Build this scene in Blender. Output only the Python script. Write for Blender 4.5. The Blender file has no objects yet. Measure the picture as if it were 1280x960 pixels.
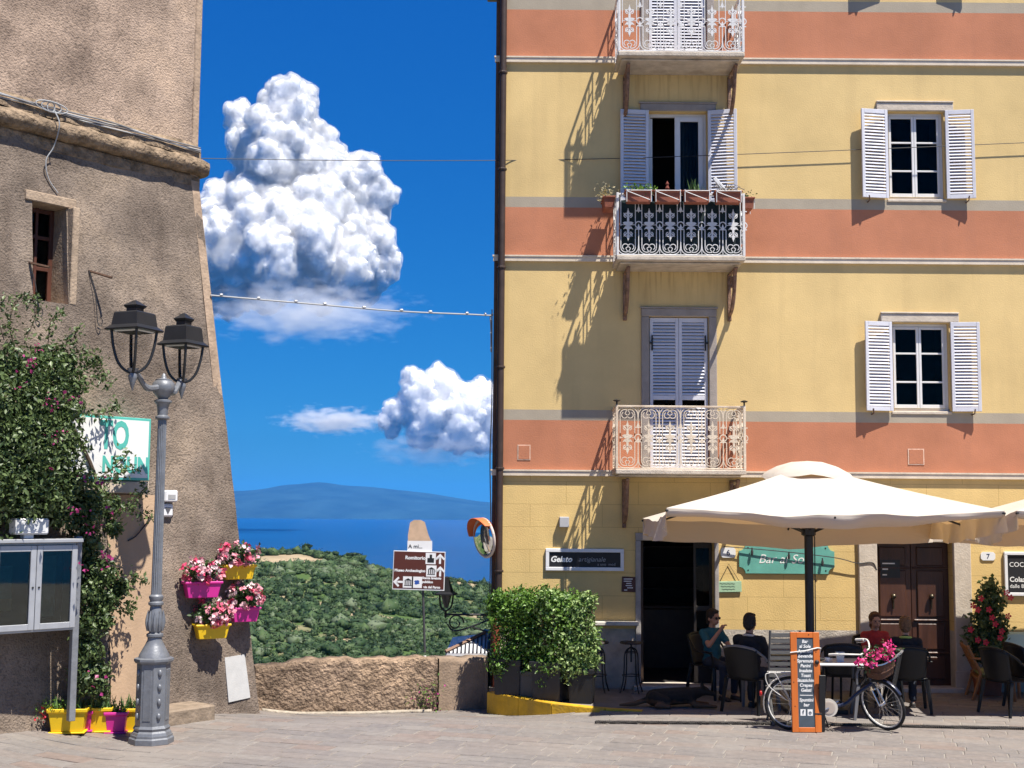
import bpy, bmesh, math, random
import numpy as np
from mathutils import Vector, Matrix
R = math.radians
random.seed(7); rng = np.random.default_rng(7)
scene = bpy.context.scene
COL = scene.collection

# ------------------------------------------------------------------ camera
EYE = Vector((0.0, 0.0, 2.8)); F = 1600.0; PITCH = math.atan(156/1600); ROLL = R(0.45)
cam_d = bpy.data.cameras.new('camera'); cam = bpy.data.objects.new('camera', cam_d); COL.objects.link(cam)
cam_d.sensor_width = 36; cam_d.lens = F*36/1280; cam_d.clip_start = 0.1; cam_d.clip_end = 60000
CR = Matrix.Rotation(math.pi/2 + PITCH, 3, 'X') @ Matrix.Rotation(ROLL, 3, 'Z')
cam.matrix_world = Matrix.Translation(EYE) @ CR.to_4x4()
scene.camera = cam

# ------------------------------------------------------------------ sky, sun, exposure
SUN = Vector((1.0, -1.0, 2.95)).normalized()
SUN_EL = math.asin(SUN.z); SUN_AZ = math.atan2(SUN.x, SUN.y)
world = bpy.data.worlds.new('World'); scene.world = world; world.use_nodes = True
wn, wl = world.node_tree.nodes, world.node_tree.links
wn.clear()
sky = wn.new('ShaderNodeTexSky'); sky.sky_type = 'NISHITA'; sky.sun_disc = False
sky.sun_elevation = SUN_EL; sky.sun_rotation = SUN_AZ; sky.altitude = 200
sky.air_density = 1.0; sky.dust_density = 0.0; sky.ozone_density = 4.0
# deep Mediterranean blue: each channel of the sky gets its own contrast curve
_sc = wn.new('ShaderNodeSeparateColor'); _cc = wn.new('ShaderNodeCombineColor'); wl.new(sky.outputs[0], _sc.inputs[0])
for _i, (_e, _k) in enumerate(((1.3, .075), (.74, .30), (.42, .61))):
    _m1 = wn.new('ShaderNodeMath'); _m1.operation = 'MULTIPLY'; _m1.inputs[1].default_value = .124; wl.new(_sc.outputs[_i], _m1.inputs[0])
    _m2 = wn.new('ShaderNodeMath'); _m2.operation = 'POWER'; _m2.inputs[1].default_value = _e; wl.new(_m1.outputs[0], _m2.inputs[0])
    _m3 = wn.new('ShaderNodeMath'); _m3.operation = 'MULTIPLY'; _m3.inputs[1].default_value = _k/.124; wl.new(_m2.outputs[0], _m3.inputs[0]); wl.new(_m3.outputs[0], _cc.inputs[_i])
bg = wn.new('ShaderNodeBackground'); bg.inputs['Strength'].default_value = 0.072
wo = wn.new('ShaderNodeOutputWorld')
wl.new(_cc.outputs[0], bg.inputs['Color']); wl.new(bg.outputs[0], wo.inputs['Surface'])
sun_d = bpy.data.lights.new('sun', 'SUN'); sun_d.energy = 5.0; sun_d.angle = R(0.53); sun_d.color = (1.0, 0.94, 0.84)
sun = bpy.data.objects.new('sun', sun_d); COL.objects.link(sun)
sun.rotation_euler = SUN.to_track_quat('Z', 'Y').to_euler(); sun.location = (10, -10, 30)
vs = scene.view_settings
vs.view_transform = 'Standard'; vs.look = 'None'; vs.exposure = 0.95; vs.gamma = 1.0; vs.use_curve_mapping = False
scene.display_settings.display_device = 'sRGB'
cy = scene.cycles
cy.use_denoising = True
try: cy.denoiser = 'OPENIMAGEDENOISE'
except Exception: pass
cy.max_bounces = 7; cy.diffuse_bounces = 3; cy.glossy_bounces = 3; cy.transmission_bounces = 4
cy.transparent_max_bounces = 12; cy.volume_bounces = 1; cy.caustics_reflective = False; cy.caustics_refractive = False

# ------------------------------------------------------------------ pixel helpers (1280 x 960 photo)
def ray(px, py):
    return CR @ Vector(((px-640)/F, (480-py)/F, -1.0))
def at(px, py, Y):
    d = ray(px, py); t = (Y-EYE.y)/d.y; return EYE + d*t
def gnd(px, py, z=0.0):
    d = ray(px, py); t = (z-EYE.z)/d.z; return EYE + d*t
def on_plane(px, py, p0, n):
    d = ray(px, py); t = (Vector(p0)-EYE).dot(n)/d.dot(n); return EYE + d*t

# ------------------------------------------------------------------ object helpers
def tag(o, label=None, cat=None, group=None, kind=None):
    if label: o['label'] = label
    if cat: o['category'] = cat
    if group: o['group'] = group
    if kind: o['kind'] = kind
    return o
def thing(name, label, cat, loc=(0,0,0), rz=0, group=None):
    o = bpy.data.objects.new(name, None); COL.objects.link(o); o.empty_display_size = 0.1
    o.location = loc; o.rotation_euler = (0,0,rz)
    return tag(o, label, cat, group)
def link(name, me, parent=None):
    o = bpy.data.objects.new(name, me); COL.objects.link(o)
    if parent: o.parent = parent
    return o
def copy_tree(o, parent=None):
    c = o.copy(); COL.objects.link(c); c.parent = parent
    for ch in list(o.children): copy_tree(ch, c)
    return c

def ico(sub):
    bm = bmesh.new(); bmesh.ops.create_icosphere(bm, subdivisions=sub, radius=1.0)
    v = np.array([p.co[:] for p in bm.verts]); f = [[q.index for q in p.verts] for p in bm.faces]; bm.free(); return v, f
ICO = {k: ico(k) for k in (1, 2, 3)}

class MB:
    def __init__(s): s.v = []; s.f = []; s.m = []; s.mi = 0
    def add(s, vs, fs):
        b = len(s.v); s.v += [tuple(p) for p in vs]
        for f in fs: s.f.append(tuple(i+b for i in f)); s.m.append(s.mi)
        return s
    def box(s, x0, y0, z0, x1, y1, z1, bev=0.0, M=None):
        if x1 < x0: x0, x1 = x1, x0
        if y1 < y0: y0, y1 = y1, y0
        if z1 < z0: z0, z1 = z1, z0
        b = min(bev, (x1-x0)*.45, (y1-y0)*.45, (z1-z0)*.45)
        if b <= 0:
            vs = [(x0,y0,z0),(x1,y0,z0),(x1,y1,z0),(x0,y1,z0),(x0,y0,z1),(x1,y0,z1),(x1,y1,z1),(x0,y1,z1)]
            fs = [(0,3,2,1),(4,5,6,7),(0,1,5,4),(1,2,6,5),(2,3,7,6),(3,0,4,7)]
        else:
            vs = []; fs = []
            def ring(i, z): 
                a = b if i else 0
                return None
            # chamfered box: 24 verts
            X = (x0, x1); Y = (y0, y1); Z = (z0, z1); idx = {}
            for i in (0,1):
                for j in (0,1):
                    for k in (0,1):
                        sx, sy, sz = (b if i == 0 else -b), (b if j == 0 else -b), (b if k == 0 else -b)
                        idx[i,j,k,'x'] = len(vs); vs.append((X[i], Y[j]+sy, Z[k]+sz))
                        idx[i,j,k,'y'] = len(vs); vs.append((X[i]+sx, Y[j], Z[k]+sz))
                        idx[i,j,k,'z'] = len(vs); vs.append((X[i]+sx, Y[j]+sy, Z[k]))
            g = lambda *a: idx[a]
            for i in (0,1):
                q = [g(i,0,0,'x'), g(i,1,0,'x'), g(i,1,1,'x'), g(i,0,1,'x')]; fs.append(q if i else q[::-1])
                q = [g(0,i,0,'y'), g(1,i,0,'y'), g(1,i,1,'y'), g(0,i,1,'y')]; fs.append(q[::-1] if i else q)
                q = [g(0,0,i,'z'), g(1,0,i,'z'), g(1,1,i,'z'), g(0,1,i,'z')]; fs.append(q if i else q[::-1])
            for i in (0,1):
                for j in (0,1):
                    fs.append([g(i,j,0,'x'), g(i,j,1,'x'), g(i,j,1,'y'), g(i,j,0,'y')] if (i+j) % 2 == 0 else [g(i,j,0,'y'), g(i,j,1,'y'), g(i,j,1,'x'), g(i,j,0,'x')])
                    fs.append([g(i,0,j,'z'), g(i,1,j,'z'), g(i,1,j,'x'), g(i,0,j,'x')] if (i+j) % 2 == 0 else [g(i,0,j,'x'), g(i,1,j,'x'), g(i,1,j,'z'), g(i,0,j,'z')])
                    fs.append([g(0,i,j,'y'), g(1,i,j,'y'), g(1,i,j,'z'), g(0,i,j,'z')] if (i+j) % 2 == 0 else [g(0,i,j,'z'), g(1,i,j,'z'), g(1,i,j,'y'), g(0,i,j,'y')])
                    for k in (0,1):
                        q = [g(i,j,k,'x'), g(i,j,k,'y'), g(i,j,k,'z')]; fs.append(q[::-1] if (i+j+k) % 2 else q)
        if M is not None: vs = [M @ Vector(p) for p in vs]
        return s.add(vs, fs)
    def tube(s, pts, r, n=6, cap=True, sq=1.0, up=None):
        pts = [Vector(p) for p in pts]; m = len(pts)
        rr = list(r) if hasattr(r, '__len__') else [r]*m
        vs = []; prev = Vector(up) if up else None
        for i, p in enumerate(pts):
            a = pts[max(i-1,0)]; b = pts[min(i+1,m-1)]; t = (b-a)
            t = t.normalized() if t.length > 1e-9 else Vector((0,0,1))
            if prev is None:
                prev = Vector((0,0,1)) if abs(t.z) < .9 else Vector((1,0,0))
            u = prev - t*prev.dot(t)
            if u.length < 1e-6: u = t.orthogonal()
            u.normalize(); w = t.cross(u); prev = u
            for k in range(n):
                a_ = 2*math.pi*(k+.5)/n
                vs.append(p + (u*math.cos(a_)*sq + w*math.sin(a_))*rr[i])
        fs = []
        for i in range(m-1):
            for k in range(n):
                k2 = (k+1) % n
                fs.append((i*n+k, i*n+k2, (i+1)*n+k2, (i+1)*n+k))
        if cap: fs.append(tuple(range(n))[::-1]); fs.append(tuple((m-1)*n+k for k in range(n)))
        return s.add(vs, fs)
    def lathe(s, prof, n=24, c=(0,0,0), rot=0, M=None):
        vs = []; fs = []; m = len(prof)
        for r, z in prof:
            for k in range(n):
                a = 2*math.pi*k/n + rot; vs.append((c[0]+r*math.cos(a), c[1]+r*math.sin(a), c[2]+z))
        for i in range(m-1):
            for k in range(n):
                k2 = (k+1) % n; fs.append((i*n+k, i*n+k2, (i+1)*n+k2, (i+1)*n+k))
        if prof[0][0] > 1e-4: fs.append(tuple(range(n))[::-1])
        if prof[-1][0] > 1e-4: fs.append(tuple((m-1)*n+k for k in range(n)))
        if M is not None: vs = [M @ Vector(p) for p in vs]
        return s.add(vs, fs)
    def ball(s, c, r, sub=2, M=None):
        v, f = ICO[sub]; r = np.array(r if hasattr(r, '__len__') else (r,r,r)); v = v*r
        if M is not None: v = np.array([(M @ Vector(p))[:] for p in v])
        return s.add(v + np.array(c), f)
    def capsule(s, a, b, r0, r1, n=12, M=None):
        a = Vector(a); b = Vector(b); d = (b-a); L = d.length; d = d.normalized() if L > 1e-6 else Vector((0,0,1))
        pts = []; rr = []
        for q in (80, 55, 30): pts.append(a - d*r0*math.sin(R(q))); rr.append(r0*math.cos(R(q)))
        for k in range(5):
            t = k/4; pts.append(a + d*L*t); rr.append(r0 + (r1-r0)*t)
        for q in (30, 55, 80): pts.append(b + d*r1*math.sin(R(q))); rr.append(r1*math.cos(R(q)))
        return s.tube(pts, rr, n)
    def prism(s, poly, y0, y1):           # polygon in x,z (ccw seen from -y), extruded in y
        n = len(poly); vs = [(x, y0, z) for x, z in poly] + [(x, y1, z) for x, z in poly]
        fs = [tuple(range(n)), tuple(range(2*n-1, n-1, -1))]
        for i in range(n): j = (i+1) % n; fs.append((j, i, n+i, n+j))
        return s.add(vs, fs)
    def build(s, name, mats, parent=None, smooth=False, origin=None, kind=None):
        me = bpy.data.meshes.new(name)
        vs = s.v
        if origin is not None:
            ox, oy, oz = origin; vs = [(x-ox, y-oy, z-oz) for x, y, z in vs]
        me.from_pydata(vs, [], s.f); 
        if not isinstance(mats, (list, tuple)): mats = [mats]
        for m in mats: me.materials.append(m)
        if len(mats) > 1: me.polygons.foreach_set('material_index', s.m)
        if smooth:
            me.polygons.foreach_set('use_smooth', [True]*len(s.f))
            if smooth != 'all':
                try: me.set_sharp_from_angle(angle=R(38))
                except Exception: pass
        me.update()
        o = link(name, me, parent)
        if kind: o['kind'] = kind
        return o

def np_mesh(name, v, f4, mat, parent=None, smooth=False, fn=4, cols=None):
    me = bpy.data.meshes.new(name); v = np.asarray(v, dtype=np.float32); f4 = np.asarray(f4, dtype=np.int32)
    me.vertices.add(len(v)); me.vertices.foreach_set('co', v.ravel())
    me.loops.add(f4.size); me.loops.foreach_set('vertex_index', f4.ravel())
    me.polygons.add(len(f4)); me.polygons.foreach_set('loop_start', np.arange(0, f4.size, fn, dtype=np.int32))
    me.polygons.foreach_set('loop_total', np.full(len(f4), fn, dtype=np.int32))
    if smooth: me.polygons.foreach_set('use_smooth', np.ones(len(f4), dtype=bool))
    me.update(calc_edges=True); me.materials.append(mat)
    if cols is not None:
        a = me.attributes.new('tone', 'FLOAT', 'FACE'); a.data.foreach_set('value', np.asarray(cols, dtype=np.float32))
    return link(name, me, parent)

# leaves: folded pointed blades scattered as one foliage mesh
def leaf_mesh(P, size, N=None, aspect=0.55, up=0.3, jitter=0.35):
    P = np.asarray(P); n = len(P)
    d = rng.normal(size=(n,3)); 
    if N is not None: d = d*0.8 + N*0.9
    d[:,2] += up*0.5; d /= np.linalg.norm(d, axis=1)[:,None]
    a = rng.normal(size=(n,3)); a[:,2] -= 0.25; a -= d*(a*d).sum(1)[:,None]; a /= np.linalg.norm(a, axis=1)[:,None]   # blade axis
    b = np.cross(d, a)
    L = size*(1 + jitter*rng.uniform(-1,1,size=n))[:,None]; W = L*aspect*.5
    fold = d*W*0.45
    v = np.empty((n,6,3))
    v[:,0] = P; v[:,1] = P + a*L*.45 + b*W + fold; v[:,2] = P + a*L; v[:,3] = P + a*L*.45 - b*W + fold
    v[:,4] = P + a*L*.5 ; v[:,5] = P + a*L*.1
    base = np.arange(n)[:,None]*6
    f = np.stack([base+np.array([[0,4,1]]), base+np.array([[4,2,1]]), base+np.array([[0,3,4]]), base+np.array([[4,3,2]])], axis=1).reshape(-1,3)
    return v.reshape(-1,3), f
def leaves(name, P, size, mat, parent, N=None, origin=None, **k):
    v, f = leaf_mesh(P, size, N, **k)
    if origin is not None: v = v - np.array(origin)
    tone = np.repeat(rng.uniform(0,1,size=len(P)), 4)
    return np_mesh(name, v, f, mat, parent, fn=3, cols=tone)

# ------------------------------------------------------------------ materials
MATS = {}
def pmat(name, col, rough=0.75, var=0.12, scale=4.0, bump=0.15, bscale=60.0, metal=0.0, spec=0.4, streak=0.0, stain=None, trans=0.0, detail=6, stretch=(1,1,1), extra=None, bdist=.02):
    if name in MATS: return MATS[name]
    m = bpy.data.materials.new(name); m.use_nodes = True; MATS[name] = m
    N, L = m.node_tree.nodes, m.node_tree.links
    b = N['Principled BSDF']; b.inputs['Roughness'].default_value = rough; b.inputs['Metallic'].default_value = metal
    b.inputs['Specular IOR Level'].default_value = spec
    tc = N.new('ShaderNodeTexCoord'); mp = N.new('ShaderNodeMapping'); mp.inputs['Scale'].default_value = stretch
    L.new(tc.outputs['Object'], mp.inputs['Vector']); V = mp.outputs['Vector']
    n1 = N.new('ShaderNodeTexNoise'); n1.inputs['Scale'].default_value = scale; n1.inputs['Detail'].default_value = detail; n1.inputs['Roughness'].default_value = .62
    L.new(V, n1.inputs['Vector'])
    mr = N.new('ShaderNodeMapRange'); mr.inputs[1].default_value = .3; mr.inputs[2].default_value = .7; mr.inputs[3].default_value = 1-var; mr.inputs[4].default_value = 1+var
    L.new(n1.outputs['Fac'], mr.inputs[0])
    mul = N.new('ShaderNodeMix'); mul.data_type = 'RGBA'; mul.blend_type = 'MULTIPLY'; mul.inputs[0].default_value = 1
    mul.inputs[6].default_value = (*col, 1); L.new(mr.outputs[0], mul.inputs[7]); out = mul.outputs[2]
    if streak > 0:
        mp2 = N.new('ShaderNodeMapping'); mp2.inputs['Scale'].default_value = (3.2, 3.2, .28); L.new(tc.outputs['Object'], mp2.inputs['Vector'])
        n2 = N.new('ShaderNodeTexNoise'); n2.inputs['Scale'].default_value = 1.1; n2.inputs['Detail'].default_value = 7; L.new(mp2.outputs[0], n2.inputs['Vector'])
        m2 = N.new('ShaderNodeMapRange'); m2.inputs[1].default_value = .52; m2.inputs[2].default_value = .8; m2.inputs[3].default_value = 0; m2.inputs[4].default_value = streak
        L.new(n2.outputs['Fac'], m2.inputs[0])
        mx = N.new('ShaderNodeMix'); mx.data_type = 'RGBA'; L.new(m2.outputs[0], mx.inputs[0]); L.new(out, mx.inputs[6])
        mx.inputs[7].default_value = (*(stain or tuple(c*.55 for c in col)), 1); out = mx.outputs[2]
    if extra: out = extra(N, L, tc, out, b)
    L.new(out, b.inputs['Base Color'])
    if bump > 0:
        n3 = N.new('ShaderNodeTexNoise'); n3.inputs['Scale'].default_value = bscale; n3.inputs['Detail'].default_value = 5; L.new(V, n3.inputs['Vector'])
        bp = N.new('ShaderNodeBump'); bp.inputs['Strength'].default_value = bump; bp.inputs['Distance'].default_value = bdist
        L.new(n3.outputs['Fac'], bp.inputs['Height']); L.new(bp.outputs[0], b.inputs['Normal'])
    if trans > 0: b.inputs['Transmission Weight'].default_value = trans
    return m
def leafmat(name, c0, c1, trans=0.35, rough=0.45):
    if name in MATS: return MATS[name]
    m = bpy.data.materials.new(name); m.use_nodes = True; MATS[name] = m
    N, L = m.node_tree.nodes, m.node_tree.links; b = N['Principled BSDF']; b.inputs['Roughness'].default_value = rough; b.inputs['Specular IOR Level'].default_value = .5
    at_ = N.new('ShaderNodeAttribute'); at_.attribute_name = 'tone'
    mx = N.new('ShaderNodeMix'); mx.data_type = 'RGBA'; mx.inputs[6].default_value = (*c0,1); mx.inputs[7].default_value = (*c1,1)
    L.new(at_.outputs['Fac'], mx.inputs[0]); L.new(mx.outputs[2], b.inputs['Base Color'])
    t = N.new('ShaderNodeBsdfTranslucent'); L.new(mx.outputs[2], t.inputs['Color'])
    ms = N.new('ShaderNodeMixShader'); ms.inputs[0].default_value = trans
    L.new(b.outputs[0], ms.inputs[1]); L.new(t.outputs[0], ms.inputs[2]); L.new(ms.outputs[0], N['Material Output'].inputs['Surface'])
    return m
def glassmat(name, tint=(.8,.85,.85), ior=1.16):
    if name in MATS: return MATS[name]
    m = bpy.data.materials.new(name); m.use_nodes = True; MATS[name] = m
    b = m.node_tree.nodes['Principled BSDF']; b.inputs['Base Color'].default_value = (*tint,1); b.inputs['Roughness'].default_value = .02
    b.inputs['Transmission Weight'].default_value = 1.0; b.inputs['IOR'].default_value = ior
    return m
def text(name, body, size, mat, parent, loc, rot=(math.pi/2,0,0), align='LEFT', shear=0.0, ext=0.001, bold=0.0, sx=1.0):
    cu = bpy.data.curves.new(name, 'FONT'); cu.body = body; cu.size = size; cu.shear = shear; cu.extrude = ext; cu.offset = bold; cu.align_x = align; cu.resolution_u = 3
    o = bpy.data.objects.new(name, cu); COL.objects.link(o)
    dg = bpy.context.evaluated_depsgraph_get(); me = bpy.data.meshes.new_from_object(o.evaluated_get(dg))
    bpy.data.objects.remove(o); me.name = name; me.materials.clear(); me.materials.append(mat)
    q = link(name, me, parent); q.location = loc; q.rotation_euler = rot; q.scale = (sx,1,1); return q
def curve_pts(ctrl, n=8):                # Catmull-Rom through control points
    P = [Vector(p) for p in ctrl]; P = [P[0]*2-P[1]] + P + [P[-1]*2-P[-2]]; out = []
    for i in range(1, len(P)-2):
        for k in range(n):
            t = k/n; a, b, c, d = P[i-1], P[i], P[i+1], P[i+2]
            out.append(0.5*((2*b) + (c-a)*t + (2*a-5*b+4*c-d)*t*t + (3*b-a-3*c+d)*t*t*t))
    out.append(P[-2]); return out
def mods_remesh(o, voxel, smooth=3, disp=None):
    m = o.modifiers.new('remesh', 'REMESH'); m.mode = 'VOXEL'; m.voxel_size = voxel; m.use_smooth_shade = True
    if smooth:
        s = o.modifiers.new('smooth', 'SMOOTH'); s.factor = .5; s.iterations = smooth
    return o
# ================================================================== far setting: sea, island, hillside, clouds, haze
SEA_Z = -150.0
def vnoise(x, y, s=1.0, seed=0):         # cheap smooth pseudo noise
    x = np.asarray(x)/s; y = np.asarray(y)/s; k = seed*1.7
    return (np.sin(x*1.0+1.3*np.sin(y*.7+k)+k) + np.sin(y*1.1+1.7*np.sin(x*.8-k)+2*k) + .5*np.sin(2.3*x-1.9*y+k) + .5*np.sin(1.7*x+2.6*y+2.2*np.sin(.9*x)+k))/3.0

def water_extra(N, L, tc, out, b):
    n = N.new('ShaderNodeTexNoise'); n.inputs['Scale'].default_value = .02; n.inputs['Detail'].default_value = 8
    mp = N.new('ShaderNodeMapping'); mp.inputs['Scale'].default_value = (.05, .35, 1); L.new(tc.outputs['Object'], mp.inputs[0]); L.new(mp.outputs[0], n.inputs['Vector'])
    bp = N.new('ShaderNodeBump'); bp.inputs['Strength'].default_value = .25; bp.inputs['Distance'].default_value = 2.0
    L.new(n.outputs['Fac'], bp.inputs['Height']); L.new(bp.outputs[0], b.inputs['Normal'])
    return out
M_sea = pmat('sea_water', (.001,.04,.125), rough=.35, var=.10, scale=.0012, bump=0, spec=.22, extra=water_extra)
sea = MB().add([(-19000,-500,SEA_Z),(19000,-500,SEA_Z),(19000,25000,SEA_Z),(-19000,25000,SEA_Z)], [(0,1,2,3)]).build('sea', M_sea); tag(sea, kind='structure')

# distant island
gx = np.linspace(-9000, 7000, 181); gy = np.linspace(17200, 22000, 40)
prof_x = [-9000,-6500,-4700,-4250,-3900,-3400,-3000,-2600,-2000,-1500,-1000,-500,0,1500,4000,7000]
prof_h = [  -40,   60,  205,  265, 305,  352, 372, 350, 322, 262, 200,120, 80, 40, 10,-40]
X, Yg = np.meshgrid(gx, gy, indexing='ij')
H = np.interp(X, prof_x, prof_h)*1.0
yy = (Yg-17200)/4800; bell = np.clip(1-np.abs(yy-.55)/.55, 0, 1)**.75
Z = SEA_Z - 6 + (H+150)*bell*(1+.05*vnoise(X, Yg, 420, 2)) + 22*bell*vnoise(X, Yg, 260, 5)
v = np.stack([X.ravel(), Yg.ravel(), Z.ravel()], 1); nx, ny = len(gx), len(gy)
I = np.arange(nx*ny).reshape(nx, ny); f = np.stack([I[:-1,:-1].ravel(), I[1:,:-1].ravel(), I[1:,1:].ravel(), I[:-1,1:].ravel()], 1)
M_isl = pmat('island_slope', (.02,.045,.05), rough=.95, var=.4, scale=.002, bump=0, spec=.1)
tag(np_mesh('island_hills', v, f, M_isl, smooth=True), kind='structure')

# hillside across the valley, one terrain sheet falling to the sea
RX = [-600,-400,-200,-118,-100,-87,-73,-62,-52,-45,-34,-22,-8,20,60,200,400,600]
RZ = [ -70, -50, -26,-14.0,-13.2,-12.6,-12.4,-13.4,-16.0,-18.6,-21.2,-22.4,-24.4,-27,-33,-48,-72,-92]
def hill_z(x, y):
    x = np.asarray(x, dtype=float); y = np.asarray(y, dtype=float)
    xr = x*450/np.clip(y, 120, 450); rz = np.interp(xr, RX, RZ)
    near = np.interp(y, [22, 26, 60, 150, 235], [-3.0, -5, -16, -40, -33])
    t = np.clip((y-235)/215, 0, 1); t2 = t**.9
    z = np.where(y < 235, near, -33*(1-t2) + rz*t2)
    z = np.where(y > 450, rz - (y-450)*.42, z)
    z = z + np.where((y > 200), 1.1*vnoise(x, y, 17, 3) + .6*vnoise(x, y, 7, 8), .2*vnoise(x, y, 9, 1))*np.clip((480-y)/30, 0.2, 1)
    return np.maximum(z, SEA_Z-8)
gx = np.arange(-600, 601, 6.0); gy = np.concatenate([np.arange(22.5, 60, 3), np.arange(60, 480, 5), np.arange(480, 820, 12)])
X, Yg = np.meshgrid(gx, gy, indexing='ij'); Z = hill_z(X, Yg)
v = np.stack([X.ravel(), Yg.ravel(), Z.ravel()], 1); nx, ny = len(gx), len(gy)
I = np.arange(nx*ny).reshape(nx, ny); f = np.stack([I[:-1,:-1].ravel(), I[1:,:-1].ravel(), I[1:,1:].ravel(), I[:-1,1:].ravel()], 1)
def earth_extra(N, L, tc, out, b):
    n = N.new('ShaderNodeTexNoise'); n.inputs['Scale'].default_value = .05; n.inputs['Detail'].default_value = 6; L.new(tc.outputs['Object'], n.inputs['Vector'])
    r = N.new('ShaderNodeMapRange'); r.inputs[1].default_value = .5; r.inputs[2].default_value = .62; L.new(n.outputs['Fac'], r.inputs[0])
    mx = N.new('ShaderNodeMix'); mx.data_type = 'RGBA'; L.new(r.outputs[0], mx.inputs[0]); mx.inputs[6].default_value = (.06,.10,.03,1); L.new(out, mx.inputs[7])
    d = N.new('ShaderNodeVectorMath'); d.operation = 'DISTANCE'; L.new(tc.outputs['Object'], d.inputs[0]); d.inputs[1].default_value = (-72,427,-15)   # quarried ochre clearing
    w = N.new('ShaderNodeMapRange'); w.inputs[1].default_value = 13; w.inputs[2].default_value = 17; w.inputs[3].default_value = 1; w.inputs[4].default_value = 0; L.new(d.outputs['Value'], w.inputs[0])
    m3 = N.new('ShaderNodeMix'); m3.data_type = 'RGBA'; L.new(w.outputs[0], m3.inputs[0]); L.new(mx.outputs[2], m3.inputs[6]); L.new(out, m3.inputs[7]); return m3.outputs[2]
M_earth = pmat('hill_earth', (.30,.235,.15), rough=.95, var=.25, scale=.12, bump=.4, bscale=.6, spec=.1, extra=earth_extra)
tag(np_mesh('hillside', v, f, M_earth, smooth=True), kind='structure')
CLEAR = [(-72, 427, 13, 13), (-63, 300, 4.0, 1.5), (-50, 268, 1.2, 5)]
def macchia(n, y0, y1, seed):
    g = np.random.default_rng(seed)
    y = y0 + (y1-y0)*g.uniform(0,1,n)**.85; x = y*g.uniform(-.33, .16, n)
    keep = np.ones(n, bool)
    for cx, cy_, a, b in CLEAR: keep &= ((x-cx)/a)**2 + ((y-cy_)/b)**2 > 1
    keep &= vnoise(x, y, 9, 4) > -.62
    x, y = x[keep], y[keep]; n = len(x)
    z = hill_z(x, y)
    big = vnoise(x, y, 16, 11)
    r = np.clip(g.lognormal(-.16, .42, n)*(1+.35*big), .4, 2.4)
    # displaced dome
    iv, if_ = ICO[1]; iv = np.array(iv); if_ = np.array(if_)
    disp = 1 + .30*g.normal(size=(n, len(iv)))
    sc = np.stack([r*g.uniform(.9,1.3,n), r*g.uniform(.9,1.3,n), r*g.uniform(.65,1.05,n)], 1)
    v = iv[None]*disp[...,None]*sc[:,None,:]*.88 + np.stack([x,y,z+r*.42],1)[:,None,:]
    f = if_[None] + (np.arange(n)*len(iv))[:,None,None]
    tone = np.clip(.5+.32*big+.22*g.normal(size=n), 0, 1)
    tf = np.repeat(tone, len(if_)) + .10*g.normal(size=n*len(if_))
    # loose leaf clumps over the dome
    K = 54; d = g.normal(size=(n,K,3)); d[...,2] = np.abs(d[...,2])*.9 - .1; d /= np.linalg.norm(d, axis=2)[...,None]
    c = np.stack([x,y,z+r*.42],1)[:,None,:] + d*sc[:,None,:]*g.uniform(.85,1.12,(n,K,1))
    e1 = g.normal(size=(n,K,3)); e1 /= np.linalg.norm(e1, axis=2)[...,None]; e2 = np.cross(d, e1)
    s = (.13+.09*r)[:,None,None]*g.uniform(.6,1.4,(n,K,1))
    tv = np.stack([c+e1*s, c-e1*s*.5+e2*s*.8, c-e1*s*.5-e2*s*.8], axis=2).reshape(-1,3)
    tf2 = np.arange(n*K*3).reshape(-1,3) + n*len(iv)
    tt = np.repeat(tone, K) + .16*g.normal(size=n*K)
    return np.concatenate([v.reshape(-1,3), tv]), np.concatenate([f.reshape(-1,3), tf2]), np.clip(np.concatenate([tf, tt]),0,1)
def macchia_mat():
    m = bpy.data.materials.new('macchia_foliage'); m.use_nodes = True; N, L = m.node_tree.nodes, m.node_tree.links
    b = N['Principled BSDF']; b.inputs['Roughness'].default_value = .7; b.inputs['Specular IOR Level'].default_value = .25
    a = N.new('ShaderNodeAttribute'); a.attribute_name = 'tone'; cr = N.new('ShaderNodeValToRGB')
    e = cr.color_ramp.elements; e[0].position = 0; e[0].color = (.013,.030,.011,1); e[1].position = 1; e[1].color = (.115,.145,.085,1)
    q = e.new(.45); q.color = (.028,.056,.018,1); q = e.new(.75); q.color = (.062,.10,.034,1)
    L.new(a.outputs['Fac'], cr.inputs[0]); L.new(cr.outputs[0], b.inputs['Base Color']); return m
v, f, t = macchia(11500, 222, 462, 3)
mac = np_mesh('macchia_scrub', v, f, macchia_mat(), fn=3, cols=t)
tag(mac, 'dense dark green scrub covering the hillside beyond the wall', 'scrub', kind='stuff')

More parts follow.
